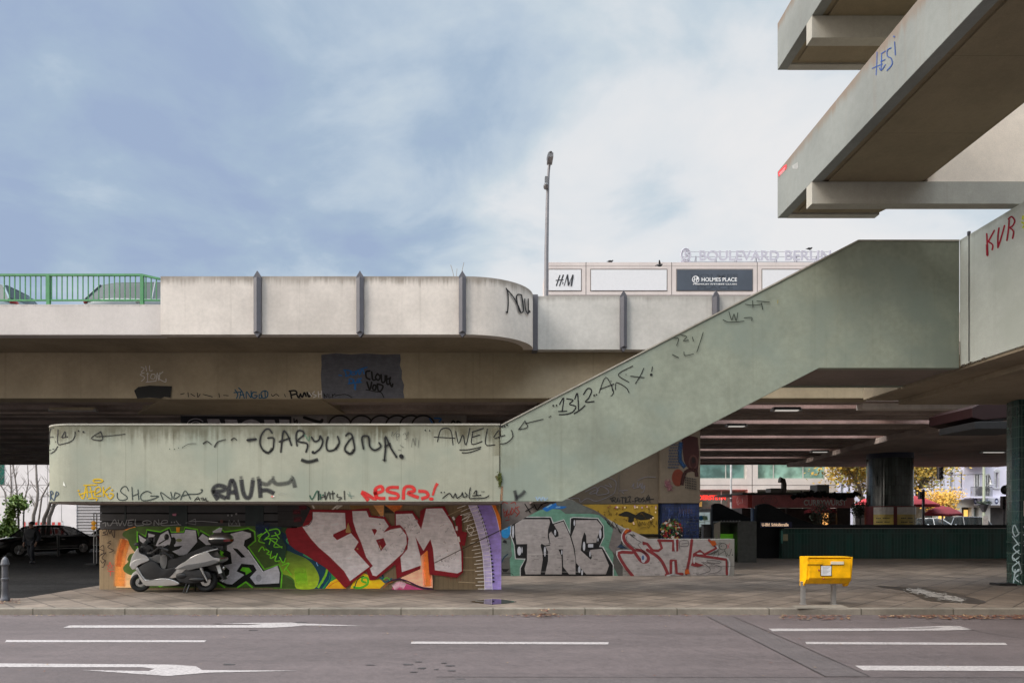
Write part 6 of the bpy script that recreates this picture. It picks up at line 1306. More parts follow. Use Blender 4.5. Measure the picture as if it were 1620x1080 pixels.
# ------------------------------------------------------------------ round tiled column with posters
YCo = 37.0; Xc = XX(1407.5, YCo)
M['coltile'] = tiles('column_tiles', (.03, .042, .038), (.02, .022, .02), .16, .5, .12, axis='R', mort=.05, var=.5)
co = thing('poster_column', 'thick round tiled bridge column wrapped with yellow posters at its foot', 'column', (Xc, YCo, 0))
b = MB(); b.lathe([(1.115, 0), (1.115, 4.98)], (Xc, YCo, 0), 40); part(b, 'shaft', M['coltile'], co, smooth=40)
b = MB(); b.lathe([(1.13, 4.985), (1.13, 5.25)], (Xc, YCo, 0), 40); part(b, 'blue_ring', plain('dark_blue_band', (.006, .012, .035), .5), co, smooth=40)
b = MB(); b.lathe([(1.20, .2), (1.20, 2.42)], (Xc, YCo, 0), 40); part(b, 'poster_drum', plain('dull_red_paint', (.16, .018, .02), .4), co, smooth=40)
gold = plain('gold_poster', (.72, .55, .14), .3, 0, var=.35, scale=1.6)
for a0, a1 in ((-158, -112), (-104, -52), (-50, -28)):
    b = MB(); n = 12
    for i in range(n):
        q = [(Xc + 1.22 * math.cos(R(a0 + (a1 - a0) * (i + j) / n)), YCo + 1.22 * math.sin(R(a0 + (a1 - a0) * (i + j) / n))) for j in (0, 1)]
        b.mi = 0; b.quad((*q[0], .3), (*q[1], .3), (*q[1], 1.98), (*q[0], 1.98)); b.mi = 1; b.quad((*q[0], 1.98), (*q[1], 1.98), (*q[1], 2.36), (*q[0], 2.36))
    po = part(b, 'poster', [gold, plain('poster_header', (.6, .57, .54), .3, .1)], co, smooth=40)
    b = MB()
    for j in range(5):
        for i in range(2, n - 2):
            q = [(Xc + 1.226 * math.cos(R(a0 + (a1 - a0) * (i + k_) / n)), YCo + 1.226 * math.sin(R(a0 + (a1 - a0) * (i + k_) / n))) for k_ in (0, .8)]
            if (i * 7 + j * 3) % 5: z = 1.75 - j * .2; b.quad((*q[0], z), (*q[1], z), (*q[1], z + .05), (*q[0], z + .05))
    part(b, 'poster_print', plain('poster_ink', (.05, .05, .03), .5), po)
# ------------------------------------------------------------------ currywurst stand
YQ = 42.0
ks = thing('snack_stand', 'dark red snack stand with CURRYWURST fascia behind the station entrance', 'snack stand', (XX(1260, YQ), YQ, 0))
maroon = plain('maroon_fascia', (.62, .225, .235), .5, var=.2, scale=1.2); bright = plain('red_side_panel', (.6, .075, .065), .5, var=.1)
b = MB(); b.box(XX(1190, YQ), YQ, ZZ(803, YQ), XX(1352, YQ), YQ + .2, ZZ(782.5, YQ)); fa = part(b, 'fascia', maroon, ks, bevel=.02)
b = MB(); b.quad((XX(1158, YQ + 1.2), YQ + 1.2, ZZ(803, YQ)), (XX(1183, YQ), YQ, ZZ(803, YQ)), (XX(1183, YQ), YQ, ZZ(782.5, YQ)), (XX(1158, YQ + 1.2), YQ + 1.2, ZZ(782.5, YQ))); b.box(XX(1183, YQ), YQ, ZZ(803, YQ), XX(1190, YQ) - .01, YQ + .2, ZZ(782.5, YQ)); fs_ = part(b, 'side_fascia', bright, ks)
b = MB(); b.box(XX(1172, YQ), YQ - .3, ZZ(782, YQ), XX(1356, YQ), YQ + 5, ZZ(779, YQ)); part(b, 'roof', plain('roof_dark', (.05, .048, .04), .7), ks)
dk = plain('dark_interior', (.055, .042, .038), .6, var=.3)
b = MB(); b.box(XX(1185, YQ), YQ + 1.2, 0, XX(1350, YQ), YQ + 4.5, ZZ(803, YQ)); part(b, 'body', dk, ks)
for xa_, xb_ in ((1190, 1193), (1245, 1248), (1325, 1346)): b = MB(); b.box(XX(xa_, YQ), YQ + .05, 0, XX(xb_, YQ), YQ + .2, ZZ(803, YQ)); part(b, 'post', dk, ks)
og = plain('lit_orange_window', (.85, .40, .12), .4, emit=1.0)
for y0_, y1_ in ((804, 819), (822, 830)): b = MB(); b.box(XX(1315, YQ), YQ + 1.1, ZZ(y1_, YQ), XX(1324, YQ), YQ + 1.18, ZZ(y0_, YQ)); part(b, 'lit_window', og, ks)
b = fit_text('CURRYWURST', 1271.5, 1339, 790, 798.7, YQ - .012, .006, .03); part(b, 'lettering', plain('fascia_letters', (.97, .93, .91), .6), fa)
b = fit_text('ORIGINAL BERLINER', 1285, 1339, 784.6, 788.6, YQ - .012, .006); part(b, 'lettering', plain('fascia_letters_small', (.42, .25, .25), .6), fa)
pt = Paint(planeY(YQ), k=1.0); FL = (165, 120, 120); pt.ring(1217, 791.5, 12.5, 7.5, .7, FL); pt.build('emblem', fa)
b = fit_text('CURRY', 1207, 1226, 786.6, 791, YQ - .012, .006); part(b, 'lettering', plain('fascia_letters_dim', (.40, .22, .22), .6), fa); b = fit_text('WOLF', 1209, 1224, 792, 796.3, YQ - .012, .006); part(b, 'lettering', plain('fascia_letters_dim', (.40, .22, .22), .6), fa)
sm = lambda px, py, o: (XX(px, YQ + 1.2 - (px - 1158) / 25 * 1.2) , YQ + 1.2 - (px - 1158) / 25 * 1.2 - o - .01, ZZ(py, YQ + .6))
pt = Paint(sm); pt.ring(1170, 792, 4.5, 8, .8, (220, 170, 165)); pt.S(1, (220, 170, 165), '1167,794 1170,788 1173,790', '1168,798 1171,793 1172,796'); pt.build('emblem', fs_)
metal = plain('duct_metal', (.09, .085, .075), .4, .5)
b = MB(); b.tube([P(1240, 780, YQ + 2), P(1240, 765, YQ + 2), P(1239, 760, YQ + 2), P(1233, 758.5, YQ + 2)], [.17, .17, .17, .2], 12); b.box(XX(1236, YQ), YQ + 1.6, ZZ(780, YQ), XX(1253, YQ), YQ + 2.4, ZZ(770, YQ)); part(b, 'roof_duct', metal, ks, smooth=40)
b = MB(); b.box(XX(1311, YQ), YQ + 1.5, ZZ(779, YQ), XX(1331, YQ), YQ + 2.5, ZZ(764, YQ)); part(b, 'air_unit', plain('air_unit_grey', (.13, .125, .12), .5), ks, bevel=.03)
b = MB(); 
for i in range(170):
    x = random.uniform(XX(1248, YQ), XX(1356, YQ)); z = ZZ(783, YQ) + random.gauss(0, .07) + .1 * math.sin(x * 2); a = random.uniform(0, 6); s_ = random.uniform(.06, .14)
    b.quad(*[(x + s_ * math.cos(a + k * 1.57), YQ - .35 + random.uniform(-.15, .15), z + s_ * math.sin(a + k * 1.57)) for k in range(4)])
part(b, 'roof_garland', plain('dark_garland', (.012, .012, .010), .9), ks)
# ------------------------------------------------------------------ plants, umbrellas
def leaf_ball(b, c, r, n, s, rn, zs=1.0):
    for i in range(n):
        d = Vector((rn.gauss(0, 1), rn.gauss(0, 1), rn.gauss(0, 1))).normalized() * (rn.random() ** .35 if s < .09 else abs(rn.gauss(0, .62))); p = Vector(c) + Vector((d.x * r, d.y * r, d.z * r * zs))
        u = Vector((rn.gauss(0, 1), rn.gauss(0, 1), rn.gauss(0, 1))).normalized(); v = u.orthogonal().normalized(); k = s * rn.uniform(.6, 1.3)
        b.mi = rn.randrange(2); b.quad(p - u * k, p - v * k * .55, p + u * k, p + v * k * .55)
topi = [plain('dark_leaf', (.010, .016, .008), .6, var=.4), plain('deep_green_leaf', (.02, .032, .012), .6, var=.4)]
def topiary(px, py, Y, r, lb):
    X, z = XX(px, Y), ZZ(py, Y); t = thing('potted_topiary', lb, 'potted plant', (X, Y, 0)); b = MB(); leaf_ball(b, (X, Y, z), r, 700, .07, random.Random(int(px))); part(b, 'crown', topi, t)
    b = MB(); b.tube([(X, Y, .4), (X, Y, z)], .04, 6); part(b, 'stem', M['blackm'], t); b = MB(); b.lathe([(.22, 0), (.30, .45), (.27, .45), (.26, .4)], (X, Y, 0), 16); part(b, 'pot', plain('dark_pot', (.03, .025, .02), .7), t, smooth=40)
topiary(1361, 806, 39, .52, 'dark round clipped shrub between snack stand and column'); topiary(1300, 815, 38, .66, 'dark round clipped shrub in front of the snack stand')
def umbrella(px, py_top, py_rim, Y, hw_px, mat, lb, grp='red umbrellas', sides=4):
    X = XX(px, Y); zt, zr = ZZ(py_top, Y), ZZ(py_rim, Y); r = hw_px * Y / F; t = thing('patio_umbrella', lb, 'umbrella', (X, Y, 0), grp)
    b = MB(); ns = sides * 4
    ring = lambda k, z, dz=0: [(X + r * k * math.cos(2 * math.pi * i / ns + .5), Y + r * k * math.sin(2 * math.pi * i / ns + .5), z + dz * (.5 + .5 * math.cos(2 * math.pi * i / 4))) for i in range(ns)]
    rows = [ring(.02, zt), ring(.35, zt - (zt - zr) * .16), ring(.7, zt - (zt - zr) * .5), ring(1, zr, .05), ring(.995, zr - .14, .05)]
    vs = [p for q in rows for p in q]; b.add(vs, [[j * ns + i, j * ns + (i + 1) % ns, (j + 1) * ns + (i + 1) % ns, (j + 1) * ns + i] for j in range(4) for i in range(ns)]); part(b, 'canopy', mat, t, smooth=50)
    b = MB(); b.tube([(X, Y, 0), (X, Y, zt + .05)], .035, 8); part(b, 'pole', M['galv'], t)
    b = MB()
    for i in range(8): a = 2 * math.pi * i / 8 + .5; b.tube([(X, Y, zt - .1), (X + r * .97 * math.cos(a), Y + r * .97 * math.sin(a), zr)], .012, 4)
    part(b, 'ribs', M['galv'], t); b = MB(); b.lathe([(.3, 0), (.3, .06), (.05, .1)], (X, Y, 0), 14); part(b, 'base', M['iron'], t)
ured = plain('red_canvas', (.46, .03, .04), .75, var=.12); udr = plain('dark_red_canvas', (.20, .012, .02), .75, var=.15)
umbrella(1414, 779, 799, 51, 62, ured, 'bright red wide umbrella behind the poster column'); umbrella(1491, 799.5, 813, 51, 27, udr, 'dark red umbrella above the parked cars'); umbrella(1298, 800.5, 808, 40, 24, udr, 'dark red umbrella in front of the snack stand')
wt = plain('white_wall_panel', (.6, .6, .6), .7)
pv = thing('pavilion', 'low white pavilion wall behind the poster column', 'pavilion', (XX(1395, 46), 47, 0)); b = MB(); b.box(XX(1353, 47), 47, 0, XX(1440, 47), 47.3, ZZ(800, 47)); part(b, 'wall', wt, pv); b = MB(); b.box(XX(1351, 47), 46.8, ZZ(800, 47) + .001, XX(1442, 47), 47.5, ZZ(798, 47)); part(b, 'roof', plain('pavilion_roof', (.4, .4, .4), .6), pv)
# ------------------------------------------------------------------ shopping centre
YM2 = 70.0
mall = thing('shopping_centre', 'pale stone shopping centre with rooftop advertising panels', 'building', (XX(1093, YM2), YM2 + 3, 0))
M['stone'] = concrete('pale_stone', (.56, .50, .46), None, streak=.08, blot=.08, seed=61); M['stone2'] = concrete('pale_attic_panels', (.55, .49, .465), None, streak=.12, blot=.06, seed=63)
M['joint'] = plain('joint_grey', (.17, .15, .14), .8); M['gglass'] = glass('green_window_glass', (.10, .19, .17), .12); M['gglass2'] = glass('light_green_glass', (.20, .33, .27), .12); M['shopglass'] = glass('shop_glass', (.09, .11, .09), .1)
xl, xr = XX(866, YM2), XX(1323, YM2); zt, zb = ZZ(415, YM2), ZZ(466, YM2)
ws = []
for pxa, pxb in ((1056, 1181), (1199, 1308)): ws.append((XX(pxa, YM2), XX(pxb, YM2), ZZ(757.5, YM2), ZZ(722, YM2)))
sh = []
for pxa, pxb in ((1064, 1183), (1198, 1310)): sh.append((XX(pxa, YM2), XX(pxb, YM2), .05, ZZ(774, YM2)))
up = []
for f_ in range(3):
    for pxa, pxb in ((880, 918), (935, 1054), (1071, 1181), (1199, 1308)): up.append((XX(pxa, YM2), XX(pxb, YM2), ZZ(722, YM2) + 1.5 + f_ * 5.4, ZZ(722, YM2) + 5 + f_ * 5.4))
b = MB(); facade(b, xl, xr, 0, zb - .05, YM2, ws + sh + up, .5); b.box(xl, YM2 + .51, 0, xl + .3, YM2 + 6.5, zb - .05); b.box(xr - .3, YM2 + .51, 0, xr, YM2 + 6.5, zb - .05); part(b, 'facade', M['stone'], mall)
b = MB(); b.box(xl, YM2, zb - .03, xr, YM2 + 6.5, zt); attic = part(b, 'attic', M['stone2'], mall)
b = MB()
for px in (927, 1062.5, 1198): X = XX(px, YM2); b.box(X - .04, YM2 - .006, zb, X + .04, YM2 - .002, zt)
b.box(xl - .02, YM2 - .02, zb - .12, xr, YM2 + .3, zb - .031); X = XX(1190, YM2); b.box(X - .04, YM2 - .006, .1, X + .04, YM2 - .002, 8); b.box(xl, YM2 - .006, ZZ(767.6, YM2), xr, YM2 - .002, ZZ(766.6, YM2)); b.box(xl, YM2 - .008, ZZ(421, YM2), xr, YM2 - .002, ZZ(420.6, YM2))
part(b, 'panel_joints', M['joint'], mall)
wp_ = plain('white_panel', (.60, .60, .615), .6, var=.03); np_ = plain('navy_panel', (.05, .062, .082), .5, var=.2, scale=.3)
panels = {}
for pxa, pxb, m_, nm in ((861 + 7, 919, wp_, 'a'), (935, 1054.5, wp_, 'b'), (1071, 1190, np_, 'c'), (1206, 1318, wp_, 'd')):
    b = MB(); xa_, xb_, za_, zc_ = XX(pxa, YM2), XX(pxb, YM2), ZZ(459.5, YM2), ZZ(427, YM2); b.box(xa_ - .09, YM2 - .015, za_ - .09, xb_ + .09, YM2 - .003, zc_ + .12); fr = part(b, 'panel_frame', M['joint'], mall)
    b = MB(); b.box(xa_, YM2 - .05, za_, xb_, YM2 - .016, zc_); panels[nm] = part(b, 'advertising_panel', m_, fr)
pt = Paint(planeY(YM2 - .052), k=1.0, step=.002).crop(860, 400, 8.1); LB = (44, 44, 48)
pt.S(17, LB, '208,290 165,418', '252,285 205,420'); pt.S(14, LB, '160,352 250,345', curve=0); pt.S(9, LB, '240,372 248,385 240,398', '244,400 250,380'); pt.S(10, LB, '300,290 265,418', curve=0); pt.S(20, LB, '306,285 318,415', '376,288 354,420'); pt.S(9, LB, '370,285 322,412', curve=0)
pt.build('panel_lettering', panels['a'])
wl = plain('white_letters', (.72, .72, .72), .5)
b = fit_text('HOLMES PLACE', 1110, 1166, 439, 445, YM2 - .06, .01, .012); part(b, 'panel_lettering', wl, panels['c']); b = fit_text('PREMIUM FITNESS CLUBS', 1096.5, 1166, 448.4, 450.4, YM2 - .06, .01, .01); part(b, 'panel_lettering', wl, panels['c'])
pt = Paint(planeY(YM2 - .058), step=.002); WL = (222, 222, 222); pt.ring(1100.5, 442, 5.2, 5.2, 1.0, WL); pt.S(1, WL, '1099,438.5 1098,445.5', '1102.5,438.5 1101.5,445.5', '1097,443 1104,440.5'); pt.S(.9, WL, '1102,439 1105,440 1102.5,442.5'); pt.build('emblem', panels['c'])
gh = plain('faded_letters', (.032, .04, .055), .6); b = fit_text('HOLMES', 1093, 1168, 433.5, 440, YM2 - .053, .002, .03); part(b, 'faded_lettering', gh, panels['c']); b = fit_text('PLACE', 1103, 1160, 451, 457.5, YM2 - .053, .002, .03); part(b, 'faded_lettering', gh, panels['c'])
def window(par, x0, x1, z0, z1, Y, mull, pane, fm, t_=.12):
    b = MB(); b.box(x0, Y, z0, x1, Y + .1, z0 + t_); b.box(x0, Y, z1 - t_, x1, Y + .1, z1); b.box(x0, Y, z0 + t_, x0 + t_, Y + .1, z1 - t_); b.box(x1 - t_, Y, z0 + t_, x1, Y + .1, z1 - t_)
    for m_ in mull: b.box(m_ - t_ * .4, Y + .002, z0 + t_, m_ + t_ * .4, Y + .098, z1 - t_)
    fr = part(b, 'window', fm, par); b = MB(); b.quad((x0 + t_, Y + .06, z0 + t_), (x1 - t_, Y + .06, z0 + t_), (x1 - t_, Y + .06, z1 - t_), (x0 + t_, Y + .06, z1 - t_)); part(b, 'pane', pane, fr); return fr
wf = plain('stone_window_frame', (.40, .40, .36), .5)
window(mall, *ws[0], YM2 + .35, [XX(1150, YM2)], M['gglass'], wf); window(mall, *ws[1], YM2 + .35, [XX(1226, YM2), XX(1273, YM2)], M['gglass2'], wf)
for u_ in up: window(mall, *u_, YM2 + .35, [(u_[0] + u_[1]) / 2], M['gglass'], wf)
for s_ in sh: window(mall, *s_, YM2 + .4, [s_[0] + (s_[1] - s_[0]) * k_ / 3 for k_ in (1, 2)], M['shopglass'], wf)
rs = plain('red_shop_letters', (.85, .03, .02), .5, emit=.6)
b = fit_text('LEDERSTEYN', 1096, 1148, 783, 790, YM2 - .1, .06, .02); part(b, 'shop_lettering', rs, mall)
b = MB(); b.box(XX(1105, YM2), YM2 + .3, ZZ(801, YM2), XX(1112, YM2), YM2 + .34, ZZ(793, YM2)); part(b, 'window_poster', plain('ochre_poster', (.5, .32, .08), .6), mall)
b = MB(); b.box(XX(1158, YM2), YM2 - .35, ZZ(801, YM2), XX(1184, YM2), YM2 - .1, ZZ(781, YM2)); part(b, 'shop_sign', rs, mall)
sgn = thing('rooftop_sign', 'pale letters on a steel frame along the shopping centre roof edge', 'sign', (XX(1196, YM2), YM2 + .5, zt))
YS2 = YM2 + .3; sl_ = plain('pale_sign_letters', (.42, .41, .47), .5, var=.05); sf = plain('sign_frame', (.30, .29, .33), .5, .2)
b = fit_text('BOULEVARD', 1106.5, 1232.5, 396.5, 411.5, YS2, .05, .02); part(b, 'sign_lettering', sl_, sgn); b = fit_text('BERLIN', 1242, 1314.5, 396.5, 411.5, YS2, .05, .02); part(b, 'sign_lettering', sl_, sgn)
b = MB()
for py in (396.2, 404, 412): b.box(XX(1078, YS2), YS2 + .35, ZZ(py, YS2) - .02, XX(1316, YS2), YS2 + .39, ZZ(py, YS2) + .02)
for k_ in range(8): X = XX(1103 + 32 * k_, YS2); b.box(X - .04, YS2 + .36, zt, X + .04, YS2 + .42, ZZ(404, YS2)); b.tube([(X, YS2 + 1.4, zt), (X, YS2 + .4, ZZ(402, YS2))], .03, 4)
part(b, 'sign_frame', sf, sgn)
b = MB(); 
def ringpx(u, v, ru, rv, wd, a0=0, a1=360):
    n = 20; L = [P(u + ru * math.cos(R(a0 + (a1 - a0) * k_ / n)), v + rv * math.sin(R(a0 + (a1 - a0) * k_ / n)), YS2) for k_ in range(n + 1)]; b.tube(L, wd, 5)
ringpx(1085, 403, 7.5, 10, .07); ringpx(1085, 403, 5.8, 8, .05); ringpx(1086, 399.5, 3, 3, .08, -100, 100); ringpx(1086, 407, 3.5, 3.8, .09, -110, 110); b.tube([P(1084, 396, YS2), P(1084, 411, YS2)], .09, 5); b.box(XX(1077, YS2), YS2, ZZ(414.5, YS2), XX(1093, YS2), YS2 + .2, ZZ(412, YS2))
part(b, 'sign_emblem', sl_, sgn)
blk = plain('black_feathers', (.015, .015, .017), .7)
def bird(px, py, Y, lb, s=.22, wing=0):
    c = P(px, py, Y); t = thing('bird', lb, 'bird', c, 'birds about the shopping centre roof')
    b = MB(); b.ell(c, (s, s * .5, s * .45), 10, 7); b.ell((c[0] + s * .9, c[1], c[2] + s * .45), (s * .33, s * .3, s * .3), 8, 6); b.tube([(c[0] + s * 1.15, c[1], c[2] + s * .42), (c[0] + s * 1.5, c[1], c[2] + s * .35)], [s * .12, .002], 5); b.prism([(c[0] - s * .7, c[1] - s * .2, c[2]), (c[0] - s * 1.8, c[1] - s * .25, c[2] - s * .1), (c[0] - s * 1.8, c[1] + s * .25, c[2] - s * .1), (c[0] - s * .7, c[1] + s * .2, c[2])], (0, 0, s * .15)); part(b, 'body', blk, t, smooth=60)
    for sg_ in (-1, 1):
        b = MB()
        if wing: b.prism([(c[0] + s * .5, c[1] + sg_ * s * .3, c[2] + .1), (c[0] - s * .5, c[1] + sg_ * s * .3, c[2] + .1), (c[0] - s * .9, c[1] + sg_ * s * 2.4, c[2] + s * 1.2), (c[0] - .1, c[1] + sg_ * s * 2.2, c[2] + s * 1.3)], (0, 0, .03))
        else: b.ell((c[0] - s * .3, c[1] + sg_ * s * .45, c[2] + .02), (s * .95, s * .12, s * .36), 8, 6)
        part(b, 'wing', blk, t, smooth=60)
    if not wing:
        b = MB()
        for sg_ in (-1, 1): b.tube([(c[0], c[1] + sg_ * s * .2, c[2] - s * .3), (c[0] + .02, c[1] + sg_ * s * .2, c[2] - s * .9)], .015, 4)
        part(b, 'legs', blk, t)
bird(966, 413.6, YM2 + .3, 'black bird perched on the roof edge left of the rooftop letters'); bird(1043.5, 420, YM2 - 3, 'black bird flying past the attic above the blank white panel', .24, 1); bird(1281, 393.5, YS2 + .3, 'black bird perched on top of the rooftop letters')
# white flagpole-like post in front of the shops
YPo = 50
po = thing('white_pole', 'slim white pole in front of the red shop sign', 'pole', (XX(1156.5, YPo), YPo, 0)); b = MB(); b.tube([(XX(1156.5, YPo), YPo, 0), (XX(1156.5, YPo), YPo, 7)], .075, 10); part(b, 'shaft', plain('white_pole_paint', (.6, .6, .6), .4), po, smooth=40); b = MB(); b.lathe([(.082, 3.0), (.082, 3.25)], (XX(1156.5, YPo), YPo, 0), 10); part(b, 'band', M['iron'], po)
# ------------------------------------------------------------------ lilac apartment house at the crossing
YH = 76.0
M['lilac'] = concrete('lilac_render', (.66, .64, .74), None, streak=.05, blot=.05, seed=71); M['shopw'] = concrete('pale_shopfront', (.48, .46, .42), None, streak=.05, blot=.06, seed=72)
M['wdark'] = glass('dark_window_glass', (.06, .065, .07), .1); M['wwhite'] = plain('white_window_frame', (.62, .62, .62), .5)
hs = thing('apartment_house', 'lilac rendered apartment house with balconies and lit ground floor shops', 'building', (XX(1530, YH), YH + 4, 0))
xl, xr = XX(1462, YH), XX(1660, YH); z1 = ZZ(787, YH); holes = []
for px in (1475, 1489.5, 1505.5, 1522, 1577, 1596, 1622):
    for f_ in range(4): holes.append((XX(px - 2.2, YH), XX(px + 2.2, YH), ZZ(771, YH) + 3.6 * f_, ZZ(747, YH) + 3.6 * f_))
b = MB(); facade(b, xl, xr, z1, 19, YH, holes, .3); b.box(xl, YH + .31, z1, xl + .3, YH + 10, 19); part(b, 'wall', M['lilac'], hs)
b = MB(); b.prism([(xl - .3, YH - .3, 19), (xr, YH - .3, 19), (xr, YH + 5, 22.5), (xl - .3, YH + 5, 22.5)], (0, .3, .3)); part(b, 'roof', plain('roof_tiles', (.16, .07, .05), .8), hs)
for h in holes:
    b = MB(); b.box(h[0] - .16, YH - .07, h[3] + .02, h[1] + .16, YH - .002, h[3] + .2); b.prism([(h[0] - .2, YH - .08, h[3] + .21), (h[1] + .2, YH - .08, h[3] + .21), ((h[0] + h[1]) / 2, YH - .08, h[3] + .42)], (0, .078, 0)); b.box(h[0] - .14, YH - .05, h[2] - .02, h[0] - .01, YH - .002, h[3]); b.box(h[1] + .01, YH - .05, h[2] - .02, h[1] + .14, YH - .002, h[3]); b.box(h[0] - .2, YH - .12, h[2] - .14, h[1] + .2, YH - .001, h[2] - .02)
    sur = part(b, 'window_surround', plain('surround_white', (.58, .58, .6), .7), hs)
    b = MB(); zm = h[2] + (h[3] - h[2]) * .66; b.box(h[0], YH + .2, zm - .05, h[1], YH + .27, zm + .05); b.box(h[0], YH + .2, h[2], h[0] + .05, YH + .27, h[3]); b.box(h[1] - .05, YH + .2, h[2], h[1], YH + .27, h[3]); part(b, 'window_frame', M['wwhite'], sur)
    b = MB(); b.quad((h[0], YH + .26, h[2]), (h[1], YH + .26, h[2]), (h[1], YH + .26, h[3]), (h[0], YH + .26, h[3])); part(b, 'pane', M['wdark'], sur)
# bay with balconies
ba0, ba1 = XX(1531.5, YH - 1), XX(1565, YH - 1)
M['bal'] = plain('balcony_rail_iron', (.10, .10, .11), .5); M['lil2'] = concrete('lilac_bay', (.60, .58, .67), None, streak=.05, blot=.05, seed=75)
b = MB(); b.box(ba0, YH - .35, z1, ba1, YH - .002, 19); bay = part(b, 'bay', M['lil2'], hs)
for f_ in range(4):
    z0 = z1 + .1 + f_ * 3.75
    b = MB(); b.box(ba0 - .05, YH - 1.5, z0 - .18, ba1 + .05, YH - .35, z0); bl = part(b, 'balcony', M['lilac'], hs)
    b = MB(); b.box(ba0, YH - 1.47, z0 + 1.0, ba1, YH - 1.42, z0 + 1.06)
    for k_ in range(24): X = ba0 + (ba1 - ba0) * k_ / 23; b.box(X - .014, YH - 1.46, z0, X + .014, YH - 1.43, z0 + 1.0)
    part(b, 'balcony_rail', M['bal'], bl)
    xa_, xb_ = XX(1537, YH), XX(1545.5, YH); window(hs, xa_, xb_, z0, z0 + 2.55, YH - .47, [(xa_ + xb_) / 2], M['wdark'], M['wwhite'], .09); xa_, xb_ = XX(1554, YH), XX(1562, YH); window(hs, xa_, xb_, z0, z0 + 2.55, YH - .47, [(xa_ + xb_) / 2], M['wdark'], M['wwhite'], .09)
b = MB(); rnb = random.Random(2); leaf_ball(b, (XX(1550, YH), YH - 1.1, z1 + .9), .7, 130, .12, rnb, 1.3); part(b, 'balcony_plant', [M['wdark'], topi[1]], hs); b = MB(); b.ell((XX(1538, YH), YH - 1.2, z1 + .7), (.5, .25, .55), 12, 8); part(b, 'covered_chair', plain('grey_cover', (.2, .19, .2), .8), hs, smooth=60)
# ground floor
opn = [(XX(1463, YH), XX(1480, YH), .1, ZZ(793, YH)), (XX(1484, YH), XX(1512, YH), .1, ZZ(799, YH)), (XX(1521, YH), XX(1537, YH), .1, ZZ(802, YH)), (XX(1540, YH), XX(1548, YH), .1, ZZ(802, YH)), (XX(1566, YH), XX(1640, YH), .1, ZZ(802, YH))]
b = MB(); facade(b, xl, xr, 0, z1 - .001, YH - .05, opn, .6); part(b, 'shopfront_wall', M['shopw'], hs); b = MB(); b.box(xl - .1, YH - .35, z1 - .22, xr, YH - .051, z1); part(b, 'cornice', M['lilac'], hs)
b = MB(); b.box(xl, YH + .57, 0, xr, YH + .6, z1); part(b, 'shop_interior', plain('shop_interior', (.05, .045, .042), .7, var=.5, scale=.6), hs)
for pxa, pxb, pya, pyb in ((1530, 1536, 806, 818), (1489, 1494, 812, 826), (1498, 1503, 811, 824)): b = MB(); b.box(XX(pxa, YH), YH + .5, ZZ(pyb, YH), XX(pxb, YH), YH + .55, ZZ(pya, YH)); part(b, 'lit_window', plain('lit_shop_yellow', (.85, .5, .12), .5, emit=.8), hs)
for pxa, pxb in ((1564, 1571), (1541, 1547)): b = MB(); b.box(XX(pxa, YH), YH + .45, .6, XX(pxb, YH), YH + .49, ZZ(804, YH)); part(b, 'shop_display', plain('pale_display', (.35, .42, .38), .5), hs)
b = MB(); b.box(XX(1537, YH), YH - .5, ZZ(799, YH), XX(1640, YH), YH - .36, ZZ(788, YH)); sgb = part(b, 'shop_sign', plain('sign_white', (.55, .55, .60), .5), hs)
pt = Paint(planeY(YH - .5), step=.003); NB = (38, 40, 84)
for u in (1543.5, 1576.5): pt.ellp(u, 792.3, 3.1, 4.6, NB, 20); pt.poly([(u - 1.7, 790.8), (u + 1.7, 790.8), (u + 1.7, 794), (u - 1.7, 794)], (200, 205, 225))
pt.S(1.1, (120, 150, 185), '1550,793 1552,790 1553,794', '1556,791 1558,794', '1561,790 1564,793'); pt.S(1.1, (70, 80, 110), '1582,791 1582,794', '1584,791 1585.5,792 1584,794'); pt.build('sign_emblem', sgb)
gc = plain('green_cross_light', (.03, .62, .12), .5, emit=.5); b = MB(); cx_, cz = XX(1486.5, YH), ZZ(795, YH); b.box(cx_ - .42, YH - 1.0, cz - .16, cx_ + .42, YH - .85, cz + .16); b.box(cx_ - .16, YH - 1.004, cz - .42, cx_ + .16, YH - .846, cz + .42); part(b, 'pharmacy_cross', gc, hs)
# smaller pale house further along
YH2 = 100.0
h2 = thing('town_house', 'pale blue grey town house seen between the snack stand and the column', 'building', (XX(1380, YH2), YH2 + 3, 0)); holes = []
for px in (1333, 1344, 1355, 1366, 1420, 1434, 1449): holes += [(XX(px - 2.6, YH2), XX(px + 2.6, YH2), ZZ(781, YH2) + 3.8 * k_, ZZ(765, YH2) + 3.8 * k_) for k_ in range(4)]
b = MB(); facade(b, XX(1316, YH2), XX(1462, YH2), 0, 21, YH2, holes, .3); part(b, 'wall', M['lilac'], h2); b = MB(); b.prism([(XX(1315, YH2), YH2 - .3, 21), (XX(1463, YH2), YH2 - .3, 21), (XX(1463, YH2), YH2 + 4, 24), (XX(1315, YH2), YH2 + 4, 24)], (0, .3, .3)); part(b, 'roof', plain('roof_slate', (.08, .075, .08), .8), h2)
for h in holes: window(h2, *h, YH2 + .15, [(h[0] + h[1]) / 2], M['wdark'], M['wwhite'], .1)
gb = thing('glass_annex', 'grey blue glazed annex beside the lilac house', 'building', (XX(1448, 84), 84, 0)); b = MB(); b.box(XX(1430, 84), 84, 0, XX(1461, 84), 88, ZZ(761, 84)); part(b, 'glazing', plain('annex_glass', (.14, .14, .15), .25, var=.4, scale=.5), gb); b = MB(); b.box(XX(1428, 84), 83.6, ZZ(788, 84), XX(1462, 84), 83.9, ZZ(780.5, 84)); b.box(XX(1428, 84), 83.8, ZZ(761, 84), XX(1462, 84), 88.1, ZZ(760, 84)); part(b, 'band', M['lilac'], gb)
